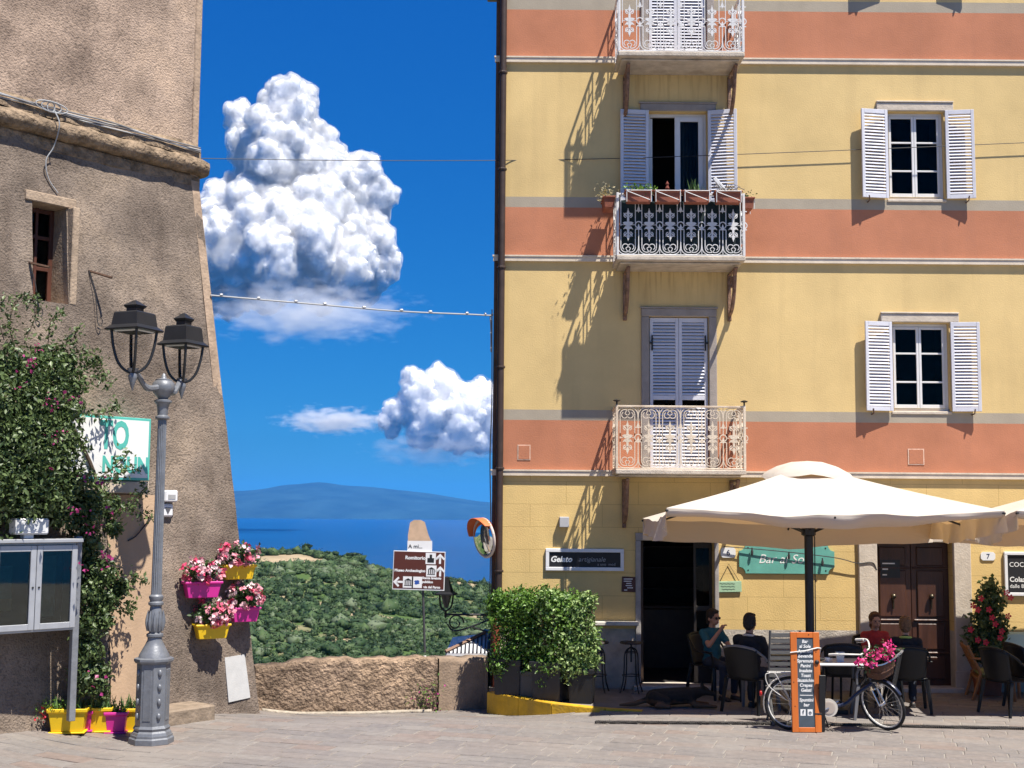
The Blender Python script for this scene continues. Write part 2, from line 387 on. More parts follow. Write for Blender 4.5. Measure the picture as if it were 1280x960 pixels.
# flat-topped pine standing on the ridge
def umbrella_pine(px, py_top, Y, w, label):
    x = at(px, py_top, Y).x; zt = at(px, py_top, Y).z; zb = float(hill_z(x, Y)); h = zt-zb
    root = thing('umbrella_pine', label, 'tree', (x, Y, zb-.2))
    mb = MB()
    mb.tube([(0,0,0),(.15,0,h*.35),(-.1,0,h*.62)], [.22,.17,.13], 7)
    for k in range(7):
        a = k*.9; mb.tube([(-.1,0,h*.55+.05*k),(math.cos(a)*w*.22, math.sin(a)*w*.22, h*.74),(math.cos(a)*w*.4, math.sin(a)*w*.4, h*.84)], [.1,.07,.03], 5)
    mb.build('trunk', pmat('pine_bark', (.10,.065,.045), rough=.9, scale=6), root)
    n = 2600; a = rng.uniform(0, 2*np.pi, n); q = np.sqrt(rng.uniform(0,1,n)); rr = w*.5*q*(1+.14*np.sin(3*a+.6)+.1*np.sin(7*a))
    zz = h*.82 + h*.2*(1-q**2)*rng.uniform(.2,1,n) + .18*np.sin(5*a+rr*3) 
    leaves('crown', np.stack([np.cos(a)*rr, np.sin(a)*rr*.9, zz],1), .34, leafmat('pine_needles', (.02,.045,.015), (.06,.10,.03)), root, aspect=.8)
umbrella_pine(441, 691, 446, 5.2, 'small flat-topped umbrella pine on the hill ridge')
umbrella_pine(384, 680, 449, 3.0, 'small dark bushy pine on the hilltop above the bare earth')

# ------------------------------------------------------------------ clouds (closed lumpy bodies, far beyond the haze)
M_cloud = bpy.data.materials.new('cloud_white'); M_cloud.use_nodes = True
_b = M_cloud.node_tree.nodes['Principled BSDF']; _b.inputs['Base Color'].default_value = (.93,.93,.95,1); _b.inputs['Roughness'].default_value = 1; _b.inputs['Specular IOR Level'].default_value = 0
_N, _L = M_cloud.node_tree.nodes, M_cloud.node_tree.links
_b.inputs['Subsurface Weight'].default_value = 1.0; _b.inputs['Subsurface Radius'].default_value = (1,1,1); _b.inputs['Subsurface Scale'].default_value = 55.0
_b.subsurface_method = 'RANDOM_WALK'; _b.inputs['Base Color'].default_value = (.80,.80,.815,1)
def cloud(name, label, blobs, Y, vox_px, seed, gen=3, kids=15, disp=1.0, fringe=None, sss=27):
    g = np.random.default_rng(seed); s = Y/F; S = []
    for q_ in blobs:
        px, py, r = q_[:3]; fw = q_[3] if len(q_) > 3 else g.uniform(-.3,.5)*r
        p = at(px, py, Y); S.append((np.array(p) + np.array([0, -fw*s, 0]), r*s, 0))
    lev = S[:]
    for k in range(gen):
        nxt = []
        for c, r, _ in lev:
            for _i in range((kids, 8, 3)[k]):
                d = g.normal(size=3); d[1] -= .35; d[2] += .25; d /= np.linalg.norm(d)
                q = r*g.uniform(.30,.52); nxt.append((c + d*r*g.uniform(.66,.86 if k < 2 else .98), q, k+1))
        S += nxt; lev = nxt
    iv, if_ = ICO[1]; iv = np.array(iv); if_ = np.array(if_); n = len(S)
    C = np.array([q[0] for q in S]); Rr = np.array([q[1] for q in S]); base = np.array(at(blobs[0][0], blobs[0][1], Y))
    v = (iv[None]*Rr[:,None,None] + C[:,None,:] - base).reshape(-1,3); f = (if_[None] + (np.arange(n)*len(iv))[:,None,None]).reshape(-1,3)
    mc_ = M_cloud.copy(); mc_.node_tree.nodes['Principled BSDF'].inputs['Subsurface Scale'].default_value = sss*s
    o = np_mesh(name, v, f, mc_, fn=3); o.location = base
    mods_remesh(o, vox_px*s, 1)
    for nm, sz, st, dep in (('big', 12, 3.2, 3), ('fine', 3.5, 1.0, 3)):
        tx = bpy.data.textures.new(name+nm, 'CLOUDS'); tx.noise_scale = sz*s; tx.noise_depth = dep
        dm = o.modifiers.new(nm, 'DISPLACE'); dm.texture = tx; dm.strength = st*s*disp; dm.mid_level = .5; dm.texture_coords = 'LOCAL'
    if fringe:
        v = (iv[None]*(Rr*1.08+3.0*s)[:,None,None] + C[:,None,:] - base).reshape(-1,3); w = np_mesh('vapour_fringe', v, f, None, o, fn=3); w.data.materials.clear(); mods_remesh(w, vox_px*s*2, 2)
        m = bpy.data.materials.new(name+'_fringe'); m.use_nodes = True; N, L = m.node_tree.nodes, m.node_tree.links; N.remove(N['Principled BSDF']); vol = N.new('ShaderNodeVolumeScatter'); vol.inputs['Color'].default_value = (.99,.99,1,1); vol.inputs['Anisotropy'].default_value = -.45
        tc = N.new('ShaderNodeTexCoord'); n = N.new('ShaderNodeTexNoise'); n.inputs['Scale'].default_value = 1/(11*s); n.inputs['Detail'].default_value = 5; L.new(tc.outputs['Object'], n.inputs['Vector'])
        r = N.new('ShaderNodeMapRange'); r.inputs[1].default_value = .40; r.inputs[2].default_value = .66; r.inputs[3].default_value = 0; r.inputs[4].default_value = fringe/s; L.new(n.outputs['Fac'], r.inputs[0]); L.new(r.outputs[0], vol.inputs['Density']); L.new(vol.outputs[0], N['Material Output'].inputs['Volume']); w.data.materials.append(m)
    return tag(o, label, 'cloud')
cloud('cumulus_cloud', 'towering white cumulus cloud rising between the two buildings',
  [(362,150,40),(345,200,52),(318,185,34),(392,175,26),(395,235,55),(330,250,55),(452,215,24),(462,245,30),(440,280,45),(290,275,38),(268,290,36),
   (250,330,40),(300,330,55),(365,310,62),(430,330,45),(470,300,26),(478,335,24),(492,328,9),(215,330,50),(190,370,60),(260,362,38),(330,362,30),(400,360,34),(452,358,26),(300,150,20),(375,125,22),(346,128,20),(350,300,46,60),(400,320,44,70),(310,330,44,75),(360,345,40,95),(440,340,32,60),(270,340,40,70),(330,270,40,45),(410,270,36,40)], 8000, 1.15, 5, fringe=.24)
cloud('cumulus_cloud', 'low hazy white cumulus cloud sitting just above the island',
  [(525,495,26),(552,492,26),(500,515,18),(540,520,30),(585,515,28),(605,498,16),(575,540,26),(530,545,20),(620,520,36),(600,550,20),(482,528,11),(490,540,10),(545,470,14),(515,472,13),(600,485,12)], 26500, 1.0, 9, disp=.6, fringe=.10, sss=34)
# thin soft veils of vapour
def veil(name, label, px, py, rx, rz, Y, dens, nsc=(38,14)):
    s = Y/F; mb = MB(); base = at(px, py, Y); mb.ball((0,0,0), (1,1,1), 3)
    m = bpy.data.materials.new(name+'_vapour'); m.use_nodes = True; N, L = m.node_tree.nodes, m.node_tree.links
    N.remove(N['Principled BSDF']); vol = N.new('ShaderNodeVolumeScatter'); vol.inputs['Color'].default_value = (.93,.95,1,1)
    tc = N.new('ShaderNodeTexCoord'); mp = N.new('ShaderNodeMapping'); mp.inputs['Scale'].default_value = (rx/nsc[0], rx*.6/nsc[0], rz/nsc[1]); L.new(tc.outputs['Object'], mp.inputs[0])
    n = N.new('ShaderNodeTexNoise'); n.inputs['Scale'].default_value = 1; n.inputs['Detail'].default_value = 5; L.new(mp.outputs[0], n.inputs['Vector'])
    ln = N.new('ShaderNodeVectorMath'); ln.operation = 'LENGTH'; L.new(tc.outputs['Object'], ln.inputs[0])
    fall = N.new('ShaderNodeMapRange'); fall.inputs[1].default_value = 0; fall.inputs[2].default_value = 1; fall.inputs[3].default_value = .30; fall.inputs[4].default_value = -.28; L.new(ln.outputs['Value'], fall.inputs[0])
    ad = N.new('ShaderNodeMath'); ad.operation = 'ADD'; L.new(n.outputs['Fac'], ad.inputs[0]); L.new(fall.outputs[0], ad.inputs[1])
    r = N.new('ShaderNodeMapRange'); r.inputs[1].default_value = .42; r.inputs[2].default_value = .9; r.inputs[3].default_value = 0; r.inputs[4].default_value = dens; L.new(ad.outputs[0], r.inputs[0])
    L.new(r.outputs[0], vol.inputs['Density']); L.new(vol.outputs[0], N['Material Output'].inputs['Volume'])
    o = mb.build(name, m); o.location = base; o.scale = (rx*s, rx*s*.6, rz*s)
    return tag(o, label, 'cloud')
veil('cloud_veil', 'thin grey veil of vapour below the towering cumulus', 385, 390, 180, 52, 7200, .006, (30,11))
veil('cloud_veil', 'faint low wisp of vapour trailing beside the hazy cumulus', 418, 526, 95, 24, 26300, .0055, (17,7))
veil('cloud_veil', 'faint haze of vapour under the hazy cumulus over the island', 545, 562, 120, 34, 26200, .0016, (26,10))

# air between here and the island
hz = MB().box(-20000,-700,SEA_Z-3, 20000,26000,480).build('haze', None); hz.data.materials.clear()
mh = bpy.data.materials.new('hazy_air'); mh.use_nodes = True; N, L = mh.node_tree.nodes, mh.node_tree.links
N.remove(N['Principled BSDF']); pv = N.new('ShaderNodeVolumePrincipled'); pv.inputs['Color'].default_value = (.06,.40,1.0,1); pv.inputs['Density'].default_value = 2.9e-5; pv.inputs['Anisotropy'].default_value = 0.0
L.new(pv.outputs[0], N['Material Output'].inputs['Volume']); hz.data.materials.append(mh)
tag(hz, kind='stuff', label='pale blue sea haze fading the distance', cat='haze')
# ================================================================== piazza, lane, tower, parapet wall
FY = 20.5                                   # plane of the yellow facade
KERB = [Vector((-.32,19.75,0)), Vector((.62,18.75,0)), Vector((1.35,18.32,0)), Vector((1.85,18.2,0))]
def sst(a, b, x): 
    t = np.clip((np.asarray(x, dtype=float)-a)/(b-a), 0, 1); return t*t*(3-2*t)
def behind_kerb(x, y):
    ys = np.interp(x, [-.32,.62,1.35,1.85], [19.75,18.75,18.32,18.2])
    return (np.asarray(x) > -.30) & (np.asarray(y) > ys) & (np.asarray(x) < 1.85)
def gz_lane(x, y):
    s2 = sst(-5.0,-2.9,x)*(1-sst(-.2,1.9,x)); s1 = sst(17.0,19.8,y)
    left = .12*sst(-4.6,-6.2,x)
    return -.27*s1*s2 + left
def gz(x, y):
    z = gz_lane(x, y)
    return np.where(behind_kerb(x, y), .02*(1-sst(-.3,1.6,x)), z)
gx = np.linspace(-26, 26, 209); gy = np.concatenate([np.linspace(-25, 10, 36), np.linspace(10.25, 21.5, 60)])
X, Yg = np.meshgrid(gx, gy, indexing='ij'); Z = gz_lane(X, Yg) - .008
v = np.stack([X.ravel(), Yg.ravel(), Z.ravel()], 1); nx, ny = len(gx), len(gy); I = np.arange(nx*ny).reshape(nx, ny)
f = np.stack([I[:-1,:-1].ravel(), I[1:,:-1].ravel(), I[1:,1:].ravel(), I[:-1,1:].ravel()], 1)
M_mortar = pmat('joint_mortar', (.25,.228,.20), rough=.95, var=.25, scale=1.2, bump=.3, bscale=50, spec=.15)
ground = np_mesh('ground', v, f, M_mortar, smooth=True); tag(ground, kind='structure')

def paver_extra(N, L, tc, out, b):
    oi = N.new('ShaderNodeObjectInfo'); cr = N.new('ShaderNodeValToRGB'); e = cr.color_ramp.elements
    at_ = N.new('ShaderNodeAttribute'); at_.attribute_name = 'tone'
    ad = N.new('ShaderNodeMath'); ad.operation = 'ADD'; L.new(oi.outputs['Random'], ad.inputs[0]); L.new(at_.outputs['Fac'], ad.inputs[1])
    fr = N.new('ShaderNodeMath'); fr.operation = 'FRACT'; L.new(ad.outputs[0], fr.inputs[0])
    e[0].position = 0; e[0].color = (.178,.160,.148,1); e[1].position = 1; e[1].color = (.19,.15,.13,1)
    for p, c in ((.25,(.19,.165,.15)),(.5,(.165,.150,.142)),(.75,(.205,.185,.17))): q = e.new(p); q.color = (*c,1)
    L.new(fr.outputs[0], cr.inputs[0])
    mx = N.new('ShaderNodeMix'); mx.data_type = 'RGBA'; mx.blend_type = 'MULTIPLY'; mx.inputs[0].default_value = 1; L.new(cr.outputs[0], mx.inputs[6]); L.new(out, mx.inputs[7])
    # pale dust patches
    n = N.new('ShaderNodeTexNoise'); n.inputs['Scale'].default_value = .9; n.inputs['Detail'].default_value = 7; g = N.new('ShaderNodeNewGeometry'); L.new(g.outputs['Position'], n.inputs['Vector'])
    r = N.new('ShaderNodeMapRange'); r.inputs[1].default_value = .45; r.inputs[2].default_value = .75; r.inputs[4].default_value = .45; L.new(n.outputs['Fac'], r.inputs[0])
    m2 = N.new('ShaderNodeMix'); m2.data_type = 'RGBA'; L.new(r.outputs[0], m2.inputs[0]); L.new(mx.outputs[2], m2.inputs[6]); m2.inputs[7].default_value = (.26,.235,.21,1)
    return m2.outputs[2]
M_paver = pmat('porphyry_paver', (1,1,1), rough=.62, var=.18, scale=9, bump=.35, bscale=35, spec=.35, extra=paver_extra)
# courses of cut stone, turned a little against the facade
ANG = R(-17); ca, sa = math.cos(ANG), math.sin(ANG)
cells = []
w = .27; prow = 0; v0 = 8.0
while v0 < 26:
    u0 = -12 + random.uniform(0,.4)
    wj = w*random.uniform(.92,1.08)
    while u0 < 9:
        L_ = random.uniform(.36,.66); cells.append((u0, v0, L_, wj)); u0 += L_
    v0 += wj
picked = []
for (u0, v0, L_, W_) in cells:
    j = .0065; cs = [(u0+j, v0+j), (u0+L_-j, v0+j), (u0+L_-j, v0+W_-j), (u0+j, v0+W_-j)]
    xy = [(u*ca - v*sa + random.uniform(-.003,.003), u*sa + v*ca + random.uniform(-.003,.003)) for u, v in cs]
    cx = sum(p[0] for p in xy)/4; cyy = sum(p[1] for p in xy)/4
    if cyy < 12.2 or cyy > FY-.05 or cx < -8.5 or cx > 9.5: continue
    bk = [bool(behind_kerb(p[0], p[1])) for p in xy]
    if any(bk) and cx < 1.4: continue
    if max(p[1] for p in xy) > FY-.03: continue
    # keep off the tower foot
    picked.append((cx, cyy, xy))
picked.sort(key=lambda c: c[1] + (0 if abs(c[0]/c[1]) < .42 else 100))
def paver_geo(xy, dz):
    b = .007; cx = sum(p[0] for p in xy)/4; cyy = sum(p[1] for p in xy)/4; top = []; mid = []; bot = []
    tilt = [random.uniform(-.0022,.0022) for _ in range(4)]
    for k, (x, y) in enumerate(xy):
        z = float(gz(x, y)) + dz; d = Vector((cx-x, cyy-y)).normalized()*b*1.3
        top.append((x+d.x, y+d.y, z+tilt[k])); mid.append((x, y, z-b*.8+tilt[k])); bot.append((x, y, z-.05))
    vs = top+mid+bot; fs = [(0,1,2,3)]
    for r_ in (0, 4):
        for k in range(4): k2 = (k+1) % 4; fs.append((r_+k, r_+4+k, r_+4+k2, r_+k2))
    return vs, fs, cx, cyy
rest = MB(); tones = []
for i, (cx, cyy, xy) in enumerate(picked):
    vs, fs, cx, cyy = paver_geo(xy, random.uniform(-.003,.002))
    if i < 300 and abs(cx/cyy) < .42:
        me = bpy.data.meshes.new('paver'); cz = float(gz(cx, cyy))
        me.from_pydata([(x-cx, y-cyy, z-cz) for x, y, z in vs], [], fs); me.materials.append(M_paver); me.update()
        o = link('paver', me, ground); o.location = (cx, cyy, cz)
    else:
        rest.add(vs, fs); tones += [random.random()]*len(fs)
ro = rest.build('paving_field', M_paver, ground, kind='stuff')
a_ = ro.data.attributes.new('tone', 'FLOAT', 'FACE'); a_.data.foreach_set('value', tones)

# terrace slab behind the kerb and yellow painted kerb stones
tp = MB(); pts = [(p.x, p.y) for p in KERB] + [(1.85, FY-.01), (-.32, FY-.01)]
zt = lambda x: float(.02*(1-sst(-.3,1.6,x)))
n = len(pts); vs = [(x, y, zt(x)+.002) for x, y in pts] + [(x, y, -.45) for x, y in pts]
fs = [tuple(range(n))] + [((i+1) % n, i, n+i, n+(i+1) % n) for i in range(n)]
tp.add(vs, fs); tag(tp.build('terrace_pavement', pmat('terrace_concrete', (.17,.155,.14), rough=.85, var=.25, scale=3, bump=.3, bscale=40)), kind='structure')
M_ykerb = pmat('yellow_kerb_paint', (.62,.36,.02), rough=.6, var=.2, scale=5, streak=.5, stain=(.16,.12,.07), bump=.3, bscale=30)
kb = thing('painted_kerb', 'worn yellow painted kerb below the dark planters', 'kerb', tuple(KERB[0]))
segs = [(KERB[0],KERB[1],2),(KERB[1],KERB[2],2),(KERB[2],KERB[3],1)]
for A, B, k in segs:
    for i in range(k):
        a = A.lerp(B, i/k); b = A.lerp(B, (i+1)/k); d = (b-a).normalized(); a = a+d*.004; b = b-d*.004; nrm = Vector((d.y,-d.x,0))
        mb = MB(); za, zb = zt(a.x)+.02, zt(b.x)+.02
        if A is KERB[2]: zb = .012
        o1 = nrm*.03; o2 = -nrm*.10; bv = nrm*.008
        P = lambda p, z: (p.x, p.y, z)
        vs = [P(a+o1,-.45),P(b+o1,-.45),P(b+o1,zb-.012),P(a+o1,za-.012),P(a+o1-bv,za),P(b+o1-bv,zb),P(b+o2,zb),P(a+o2,za),P(a+o2,-.45),P(b+o2,-.45)]
        mb.add(vs, [(0,1,2,3),(3,2,5,4),(4,5,6,7),(7,6,9,8),(1,9,6,5,2),(0,3,4,7,8)])
        mb.build('kerb_stone', M_ykerb, kb, origin=KERB[0])

# ------------------------------------------------------------------ tower of the old fortress
TC = gnd(325, 897, -.17); TU = Vector(((1900-640)/1600, 1, 0)).normalized(); TN = Vector((TU.y, -TU.x, 0))  # right along wall, outward
TANG = math.atan2(TU.y, TU.x)
_p = at(245, 215, TC.y-.15); TB = (TC.x-_p.x)/(-(TU*-1).x + TN.x) if False else (TC.x-_p.x)/(TU.x+TN.x); TH = _p.z - TC.z
tower = thing('fortress_tower', 'old rough plastered fortress tower with leaning base and rounded cordon', 'tower', TC, TANG)
BN = (TN + Vector((0,0,TB/TH))).normalized()
def t_loc(p):                              # world -> tower local
    d = Vector(p) - TC; return Vector((d.dot(TU), -d.dot(TN), d.z))
def t_hit(px, py, off=0.0):                # where the pixel meets the leaning wall (off metres in front)
    return on_plane(px, py, TC + TN*off, BN)
def t_hit_up(px, py, off=0.0):
    return on_plane(px, py, TC - TN*TB + TN*off, TN)
def plaster_extra(N, L, tc, out, b):
    n = N.new('ShaderNodeTexNoise'); n.inputs['Scale'].default_value = .55; n.inputs['Detail'].default_value = 8; n.inputs['Roughness'].default_value = .65; L.new(tc.outputs['Object'], n.inputs['Vector'])
    cr = N.new('ShaderNodeValToRGB'); e = cr.color_ramp.elements; e[0].position = .32; e[0].color = (.42,.40,.40,1); e[1].position = .68; e[1].color = (1.42,1.34,1.22,1); q = e.new(.5); q.color = (.95,.92,.90,1)
    L.new(n.outputs['Fac'], cr.inputs[0])
    mx = N.new('ShaderNodeMix'); mx.data_type = 'RGBA'; mx.blend_type = 'MULTIPLY'; mx.inputs[0].default_value = .9; L.new(out, mx.inputs[6]); L.new(cr.outputs[0], mx.inputs[7])
    # pitted grain
    vn = N.new('ShaderNodeTexNoise'); vn.inputs['Scale'].default_value = 26; vn.inputs['Detail'].default_value = 3; L.new(tc.outputs['Object'], vn.inputs['Vector'])
    r = N.new('ShaderNodeMapRange'); r.inputs[1].default_value = .34; r.inputs[2].default_value = .48; r.inputs[3].default_value = .68; r.inputs[4].default_value = 1.0; L.new(vn.outputs['Fac'], r.inputs[0])
    m2 = N.new('ShaderNodeMix'); m2.data_type = 'RGBA'; m2.blend_type = 'MULTIPLY'; m2.inputs[0].default_value = 1; L.new(mx.outputs[2], m2.inputs[6]); L.new(r.outputs[0], m2.inputs[7])
    return m2.outputs[2]
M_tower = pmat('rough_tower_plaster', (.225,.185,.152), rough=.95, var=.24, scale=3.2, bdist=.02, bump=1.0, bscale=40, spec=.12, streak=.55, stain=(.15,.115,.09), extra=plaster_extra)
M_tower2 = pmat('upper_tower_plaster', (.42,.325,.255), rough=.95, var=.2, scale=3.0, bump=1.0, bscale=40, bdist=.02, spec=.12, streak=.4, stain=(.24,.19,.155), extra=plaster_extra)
M_cordon = pmat('weathered_stone', (.235,.175,.12), rough=.95, var=.55, scale=7, bump=1.0, bscale=16, bdist=.06, spec=.12, streak=.4, stain=(.09,.07,.055))
w0 = t_loc(t_hit(40,252)); w1 = t_loc(t_hit(86,379)); wa = t_loc(t_hit(40,372)); 
WX0, WX1, WZ0, WZ1 = w0.x, w1.x, (w1.z+wa.z)/2-.02, (w0.z + t_loc(t_hit(86,260)).z)/2
def tower_grid(x0, x1, z0, z1, step, hole=None, yf=None, amp=.010, xoff=None):
    xs = list(np.arange(x0, x1, step)) + [x1]; zs = list(np.arange(z0, z1, step)) + [z1]
    if hole:
        xs = sorted([x for x in xs if all(abs(x-h) > step*.4 for h in hole[:2])] + list(hole[:2]))
        zs = sorted([z for z in zs if all(abs(z-h) > step*.4 for h in hole[2:])] + list(hole[2:]))
    xs = np.array(xs); zs = np.array(zs); Xg, Zg = np.meshgrid(xs, zs, indexing='ij')
    Yv = yf(Zg) + amp*vnoise(Xg*9, Zg*9, 1.0, 3) + amp*1.6*vnoise(Xg, Zg, .55, 6)
    edge = (x1 - Xg); Xv = Xg + (xoff(Zg) if xoff is not None else 0) * np.clip(1-edge/3.0, 0, 1)
    v = np.stack([Xv.ravel(), Yv.ravel(), Zg.ravel()], 1); nx, nz = Xg.shape; I = np.arange(nx*nz).reshape(nx, nz); f = []
    for i in range(nx-1):
        for k in range(nz-1):
            if hole and hole[0]-1e-6 <= xs[i] and xs[i+1] <= hole[1]+1e-6 and hole[2]-1e-6 <= zs[k] and zs[k+1] <= hole[3]+1e-6: continue
            f.append((I[i,k], I[i+1,k], I[i+1,k+1], I[i,k+1]))
    return v, f
lean = lambda z: TB*np.clip(z, -1, TH)/TH
v, f = tower_grid(-11, 0, -.6, TH, .16, (WX0,WX1,WZ0,WZ1), lean, .010, lambda z: -lean(z))
np_mesh('lower_wall', v, f, M_tower, tower, smooth=True)
v, f = tower_grid(-11, -TB-.10, TH, TH+7.5, .2, None, lambda z: TB+0*z, .008)
np_mesh('upper_wall', v, f, M_tower2, tower, smooth=True)
mb = MB()  # far face and top (turn the corner)
mb.add([(0,0,-.6),(-TB,TB,TH),(-TB,9,TH),(0,9,-.6)], [(0,3,2,1)]).add([(-TB,TB,TH),(-TB,TB,TH+7.5),(-TB,9,TH+7.5),(-TB,9,TH)], [(3,2,1,0)])
mb.add([(-11,TB,TH+7.5),(-TB,TB,TH+7.5),(-TB,9,TH+7.5),(-11,9,TH+7.5)], [(0,1,2,3)])
mb.build('end_wall', M_tower, tower)
mb = MB()  # raised bands along the corner
mb.box(-TB-.10, TB-.018, TH, -TB+.012, TB+.25, TH+7.5, .012)
mb.build('corner_strip', pmat('corner_render', (.34,.25,.18), rough=.92, var=.3, scale=5, bump=.7, bscale=25), tower)
mb = MB(); mb.add([(-.16,-.016,-.3),(.012,-.016,-.3),(-TB+.012,TB-.016,TH),(-TB-.12,TB-.016,TH),(.012,.2,-.3),(-TB+.012,TB+.2,TH),(-.16,.03,-.3),(-TB-.12,TB+.03,TH)], [(0,1,2,3),(1,4,5,2),(6,0,3,7)])
mb.build('corner_strip', MATS['corner_render'], tower)
# cordon: torus with a worn surface, and sloping ledge above
def wavy_tube(mb, P, r, n, amp, seed):
    g = np.random.default_rng(seed); base = len(mb.v); mb.tube(P, r, n)
    for i in range(base, len(mb.v)):
        x, y, z = mb.v[i]; d = amp*(math.sin(x*7.1+z*5)+math.sin(x*17+z*23+y*11)+.6*g.normal()); mb.v[i] = (x, y-d*.5, z+d*.4)
mb = MB(); zc = TH+.06
P = [(x, TB-.07, zc) for x in np.arange(-11, -TB, .12)] + [(-TB+.05, TB-.07, zc), (-TB+.10, TB-.02, zc), (-TB+.10, TB+.6, zc), (-TB+.10, 6, zc)]
wavy_tube(mb, P, .125, 14, .011, 4); mb.build('cordon', M_cordon, tower, smooth='all')
mb = MB(); xs = np.arange(-11, -TB+.05, .2)
vs = []; 
for x in xs: 
    j = .012*math.sin(x*5)+.01*math.sin(x*13); vs += [(x, TB-.12+j, zc+.19+j), (x, TB+.01, zc+.37+j), (x, TB+.01, zc+.12), (x, TB-.12+j, zc+.12)]
fs = []
for i in range(len(xs)-1): a = i*4; fs += [(a,a+4,a+5,a+1),(a+3,a+7,a+4,a)]
fs.append((len(vs)-4, len(vs)-1, len(vs)-2, len(vs)-3)); mb.add(vs, fs); mb.build('cordon_ledge', M_cordon, tower)
mb = MB(); mb.box(-11, TB-.03, zc-.30, -TB+.06, TB+.02, zc-.12, .02); mb.build('cordon_fillet', M_cordon, tower)
# cable bundle lying on the cordon
M_cable_l = pmat('grey_cable', (.32,.33,.34), rough=.6, var=.1, bump=0); M_cable_d = pmat('dark_cable', (.03,.03,.032), rough=.6, var=.1, bump=0)
cb = thing('cable_bundle', 'grey bundle of cables running along the top of the tower cordon', 'cable', TC, TANG)
for q in range(4):
    P = [(x, TB-.13-.012*(q % 2)+.012*math.sin(x*6+q*2), zc+.21+.018*q+.015*math.sin(x*3.1+q)) for x in np.arange(-10.8, -TB+.03, .12)]
    MB().tube(P, .011, 5).build('cable', M_cable_l if q % 2 == 0 else pmat('mid_cable', (.16,.16,.17), bump=0), cb, smooth=True)
q = t_loc(t_hit_up(66, 134, .12))
for k in range(3):
    MB().tube([(q.x+.09*(k+.6)*math.cos(a)-.05, TB-.16-.01*k, q.z-.02+.07*math.sin(a)) for a in np.linspace(0, 6.3, 16)], .009, 5).build('loop', M_cable_l, cb, smooth=True)
MB().tube(curve_pts([(q.x, TB-.16, q.z-.05),(q.x+.02, TB-.26, q.z-.25),(q.x+.03, TB-.14, q.z-.52),(q.x-.05, TB-.10, q.z-.72),(q.x+.0, TB-.09, q.z-.95),(q.x+.14, TB-.10, q.z-1.12)], 6), .008, 5).build('hanging_cable', M_cable_l, cb, smooth=True)

# window of the tower: deep reveal, dark wooden casement
yw = lambda z: TB*z/TH
M_reveal = pmat('window_stone', (.33,.25,.18), rough=.9, var=.3, scale=7, bump=.6, bscale=30)
D = .42; tw = MB()
c = [(WX0,yw(WZ0),WZ0),(WX1,yw(WZ0),WZ0),(WX1,yw(WZ1),WZ1),(WX0,yw(WZ1),WZ1)]; yb = yw(WZ1)+D; cb_ = [(x,yb,z) for x,_,z in c]
tw.add(c+cb_, [(0,1,5,4),(1,2,6,5),(2,3,7,6),(3,0,4,7)]); win = tw.build('window', M_reveal, tower)
mb = MB(); mb.box(WX0-.10, yw(WZ1)-.03, WZ1+.002, WX1+.12, yw(WZ1)+.12, WZ1+.13, .01); mb.box(WX1+.002, yw(WZ0)-.02, WZ0, WX1+.10, yw(WZ1)+.1, WZ1, .01); mb.build('surround', M_reveal, win)
M_wood = pmat('brown_window_wood', (.085,.030,.018), rough=.55, var=.25, scale=9, stretch=(1,1,.2), bump=.2)
fr = MB(); ww = WX1-WX0; y = yb-.10
for a, b in ((WX0, WX0+.06), (WX0+ww*.47, WX0+ww*.55), (WX1-.06, WX1)): fr.box(a, y-.03, WZ0, b, y+.03, WZ1, .005)
for z in (WZ0, WZ1-.06, WZ0+(WZ1-WZ0)*.36, WZ0+(WZ1-WZ0)*.68): fr.box(WX0, y-.024, z, WX1, y+.024, z+.05, .005)
fr.build('frame', M_wood, win)
M_glass = glassmat('window_glass')
MB().box(WX0+.01, y-.004, WZ0+.01, WX1-.01, y+.004, WZ1-.01).build('pane', M_glass, win)
M_dark = pmat('dark_interior', (.02,.018,.017), rough=.95, bump=0)
MB().add([(WX0,yb,WZ0),(WX1,yb,WZ0),(WX1,yb,WZ1),(WX0,yb,WZ1)], [(0,1,2,3)]).build('room', M_dark, win)
# smooth render repair left of the lamp post and stone step at the foot
a = t_loc(t_hit(132, 618)); b = t_loc(t_hit(205, 890)); 
M_peach = pmat('smooth_peach_render', (.38,.265,.175), rough=.9, var=.12, scale=2.2, bump=.25, bscale=30, streak=.25)
mb = MB(); x0, x1 = a.x, t_loc(t_hit(196, 740)).x; zt_ = a.z; zs = np.linspace(-.3, zt_, 9)
vs = []; 
for z in zs:
    k = .06*math.sin(z*2.1)+.03*math.sin(z*7)
    vs += [(x0, yw(z)-.022, z), (x1+k, yw(z)-.022, z), (x1+k+.02, yw(z)+.02, z)]
fs = []
for i in range(8): o_ = i*3; fs += [(o_,o_+1,o_+4,o_+3),(o_+1,o_+2,o_+5,o_+4)]
mb.add(vs, fs); mb.build('plaster_patch', M_peach, tower)
sp = gnd(222, 897, -.02); q = t_loc(sp)
mb = MB(); mb.box(q.x-.9, -.05-.42, -.3, q.x+.17, .1, q.z+.21, .02)
st = mb.build('stone_step', pmat('step_stone', (.22,.17,.125), rough=.9, var=.3, scale=6, bump=.7, bscale=20)); st.location = TC; st.rotation_euler = (0,0,TANG)
tag(st, 'low worn stone step at the foot of the tower behind the lamp post', 'step')

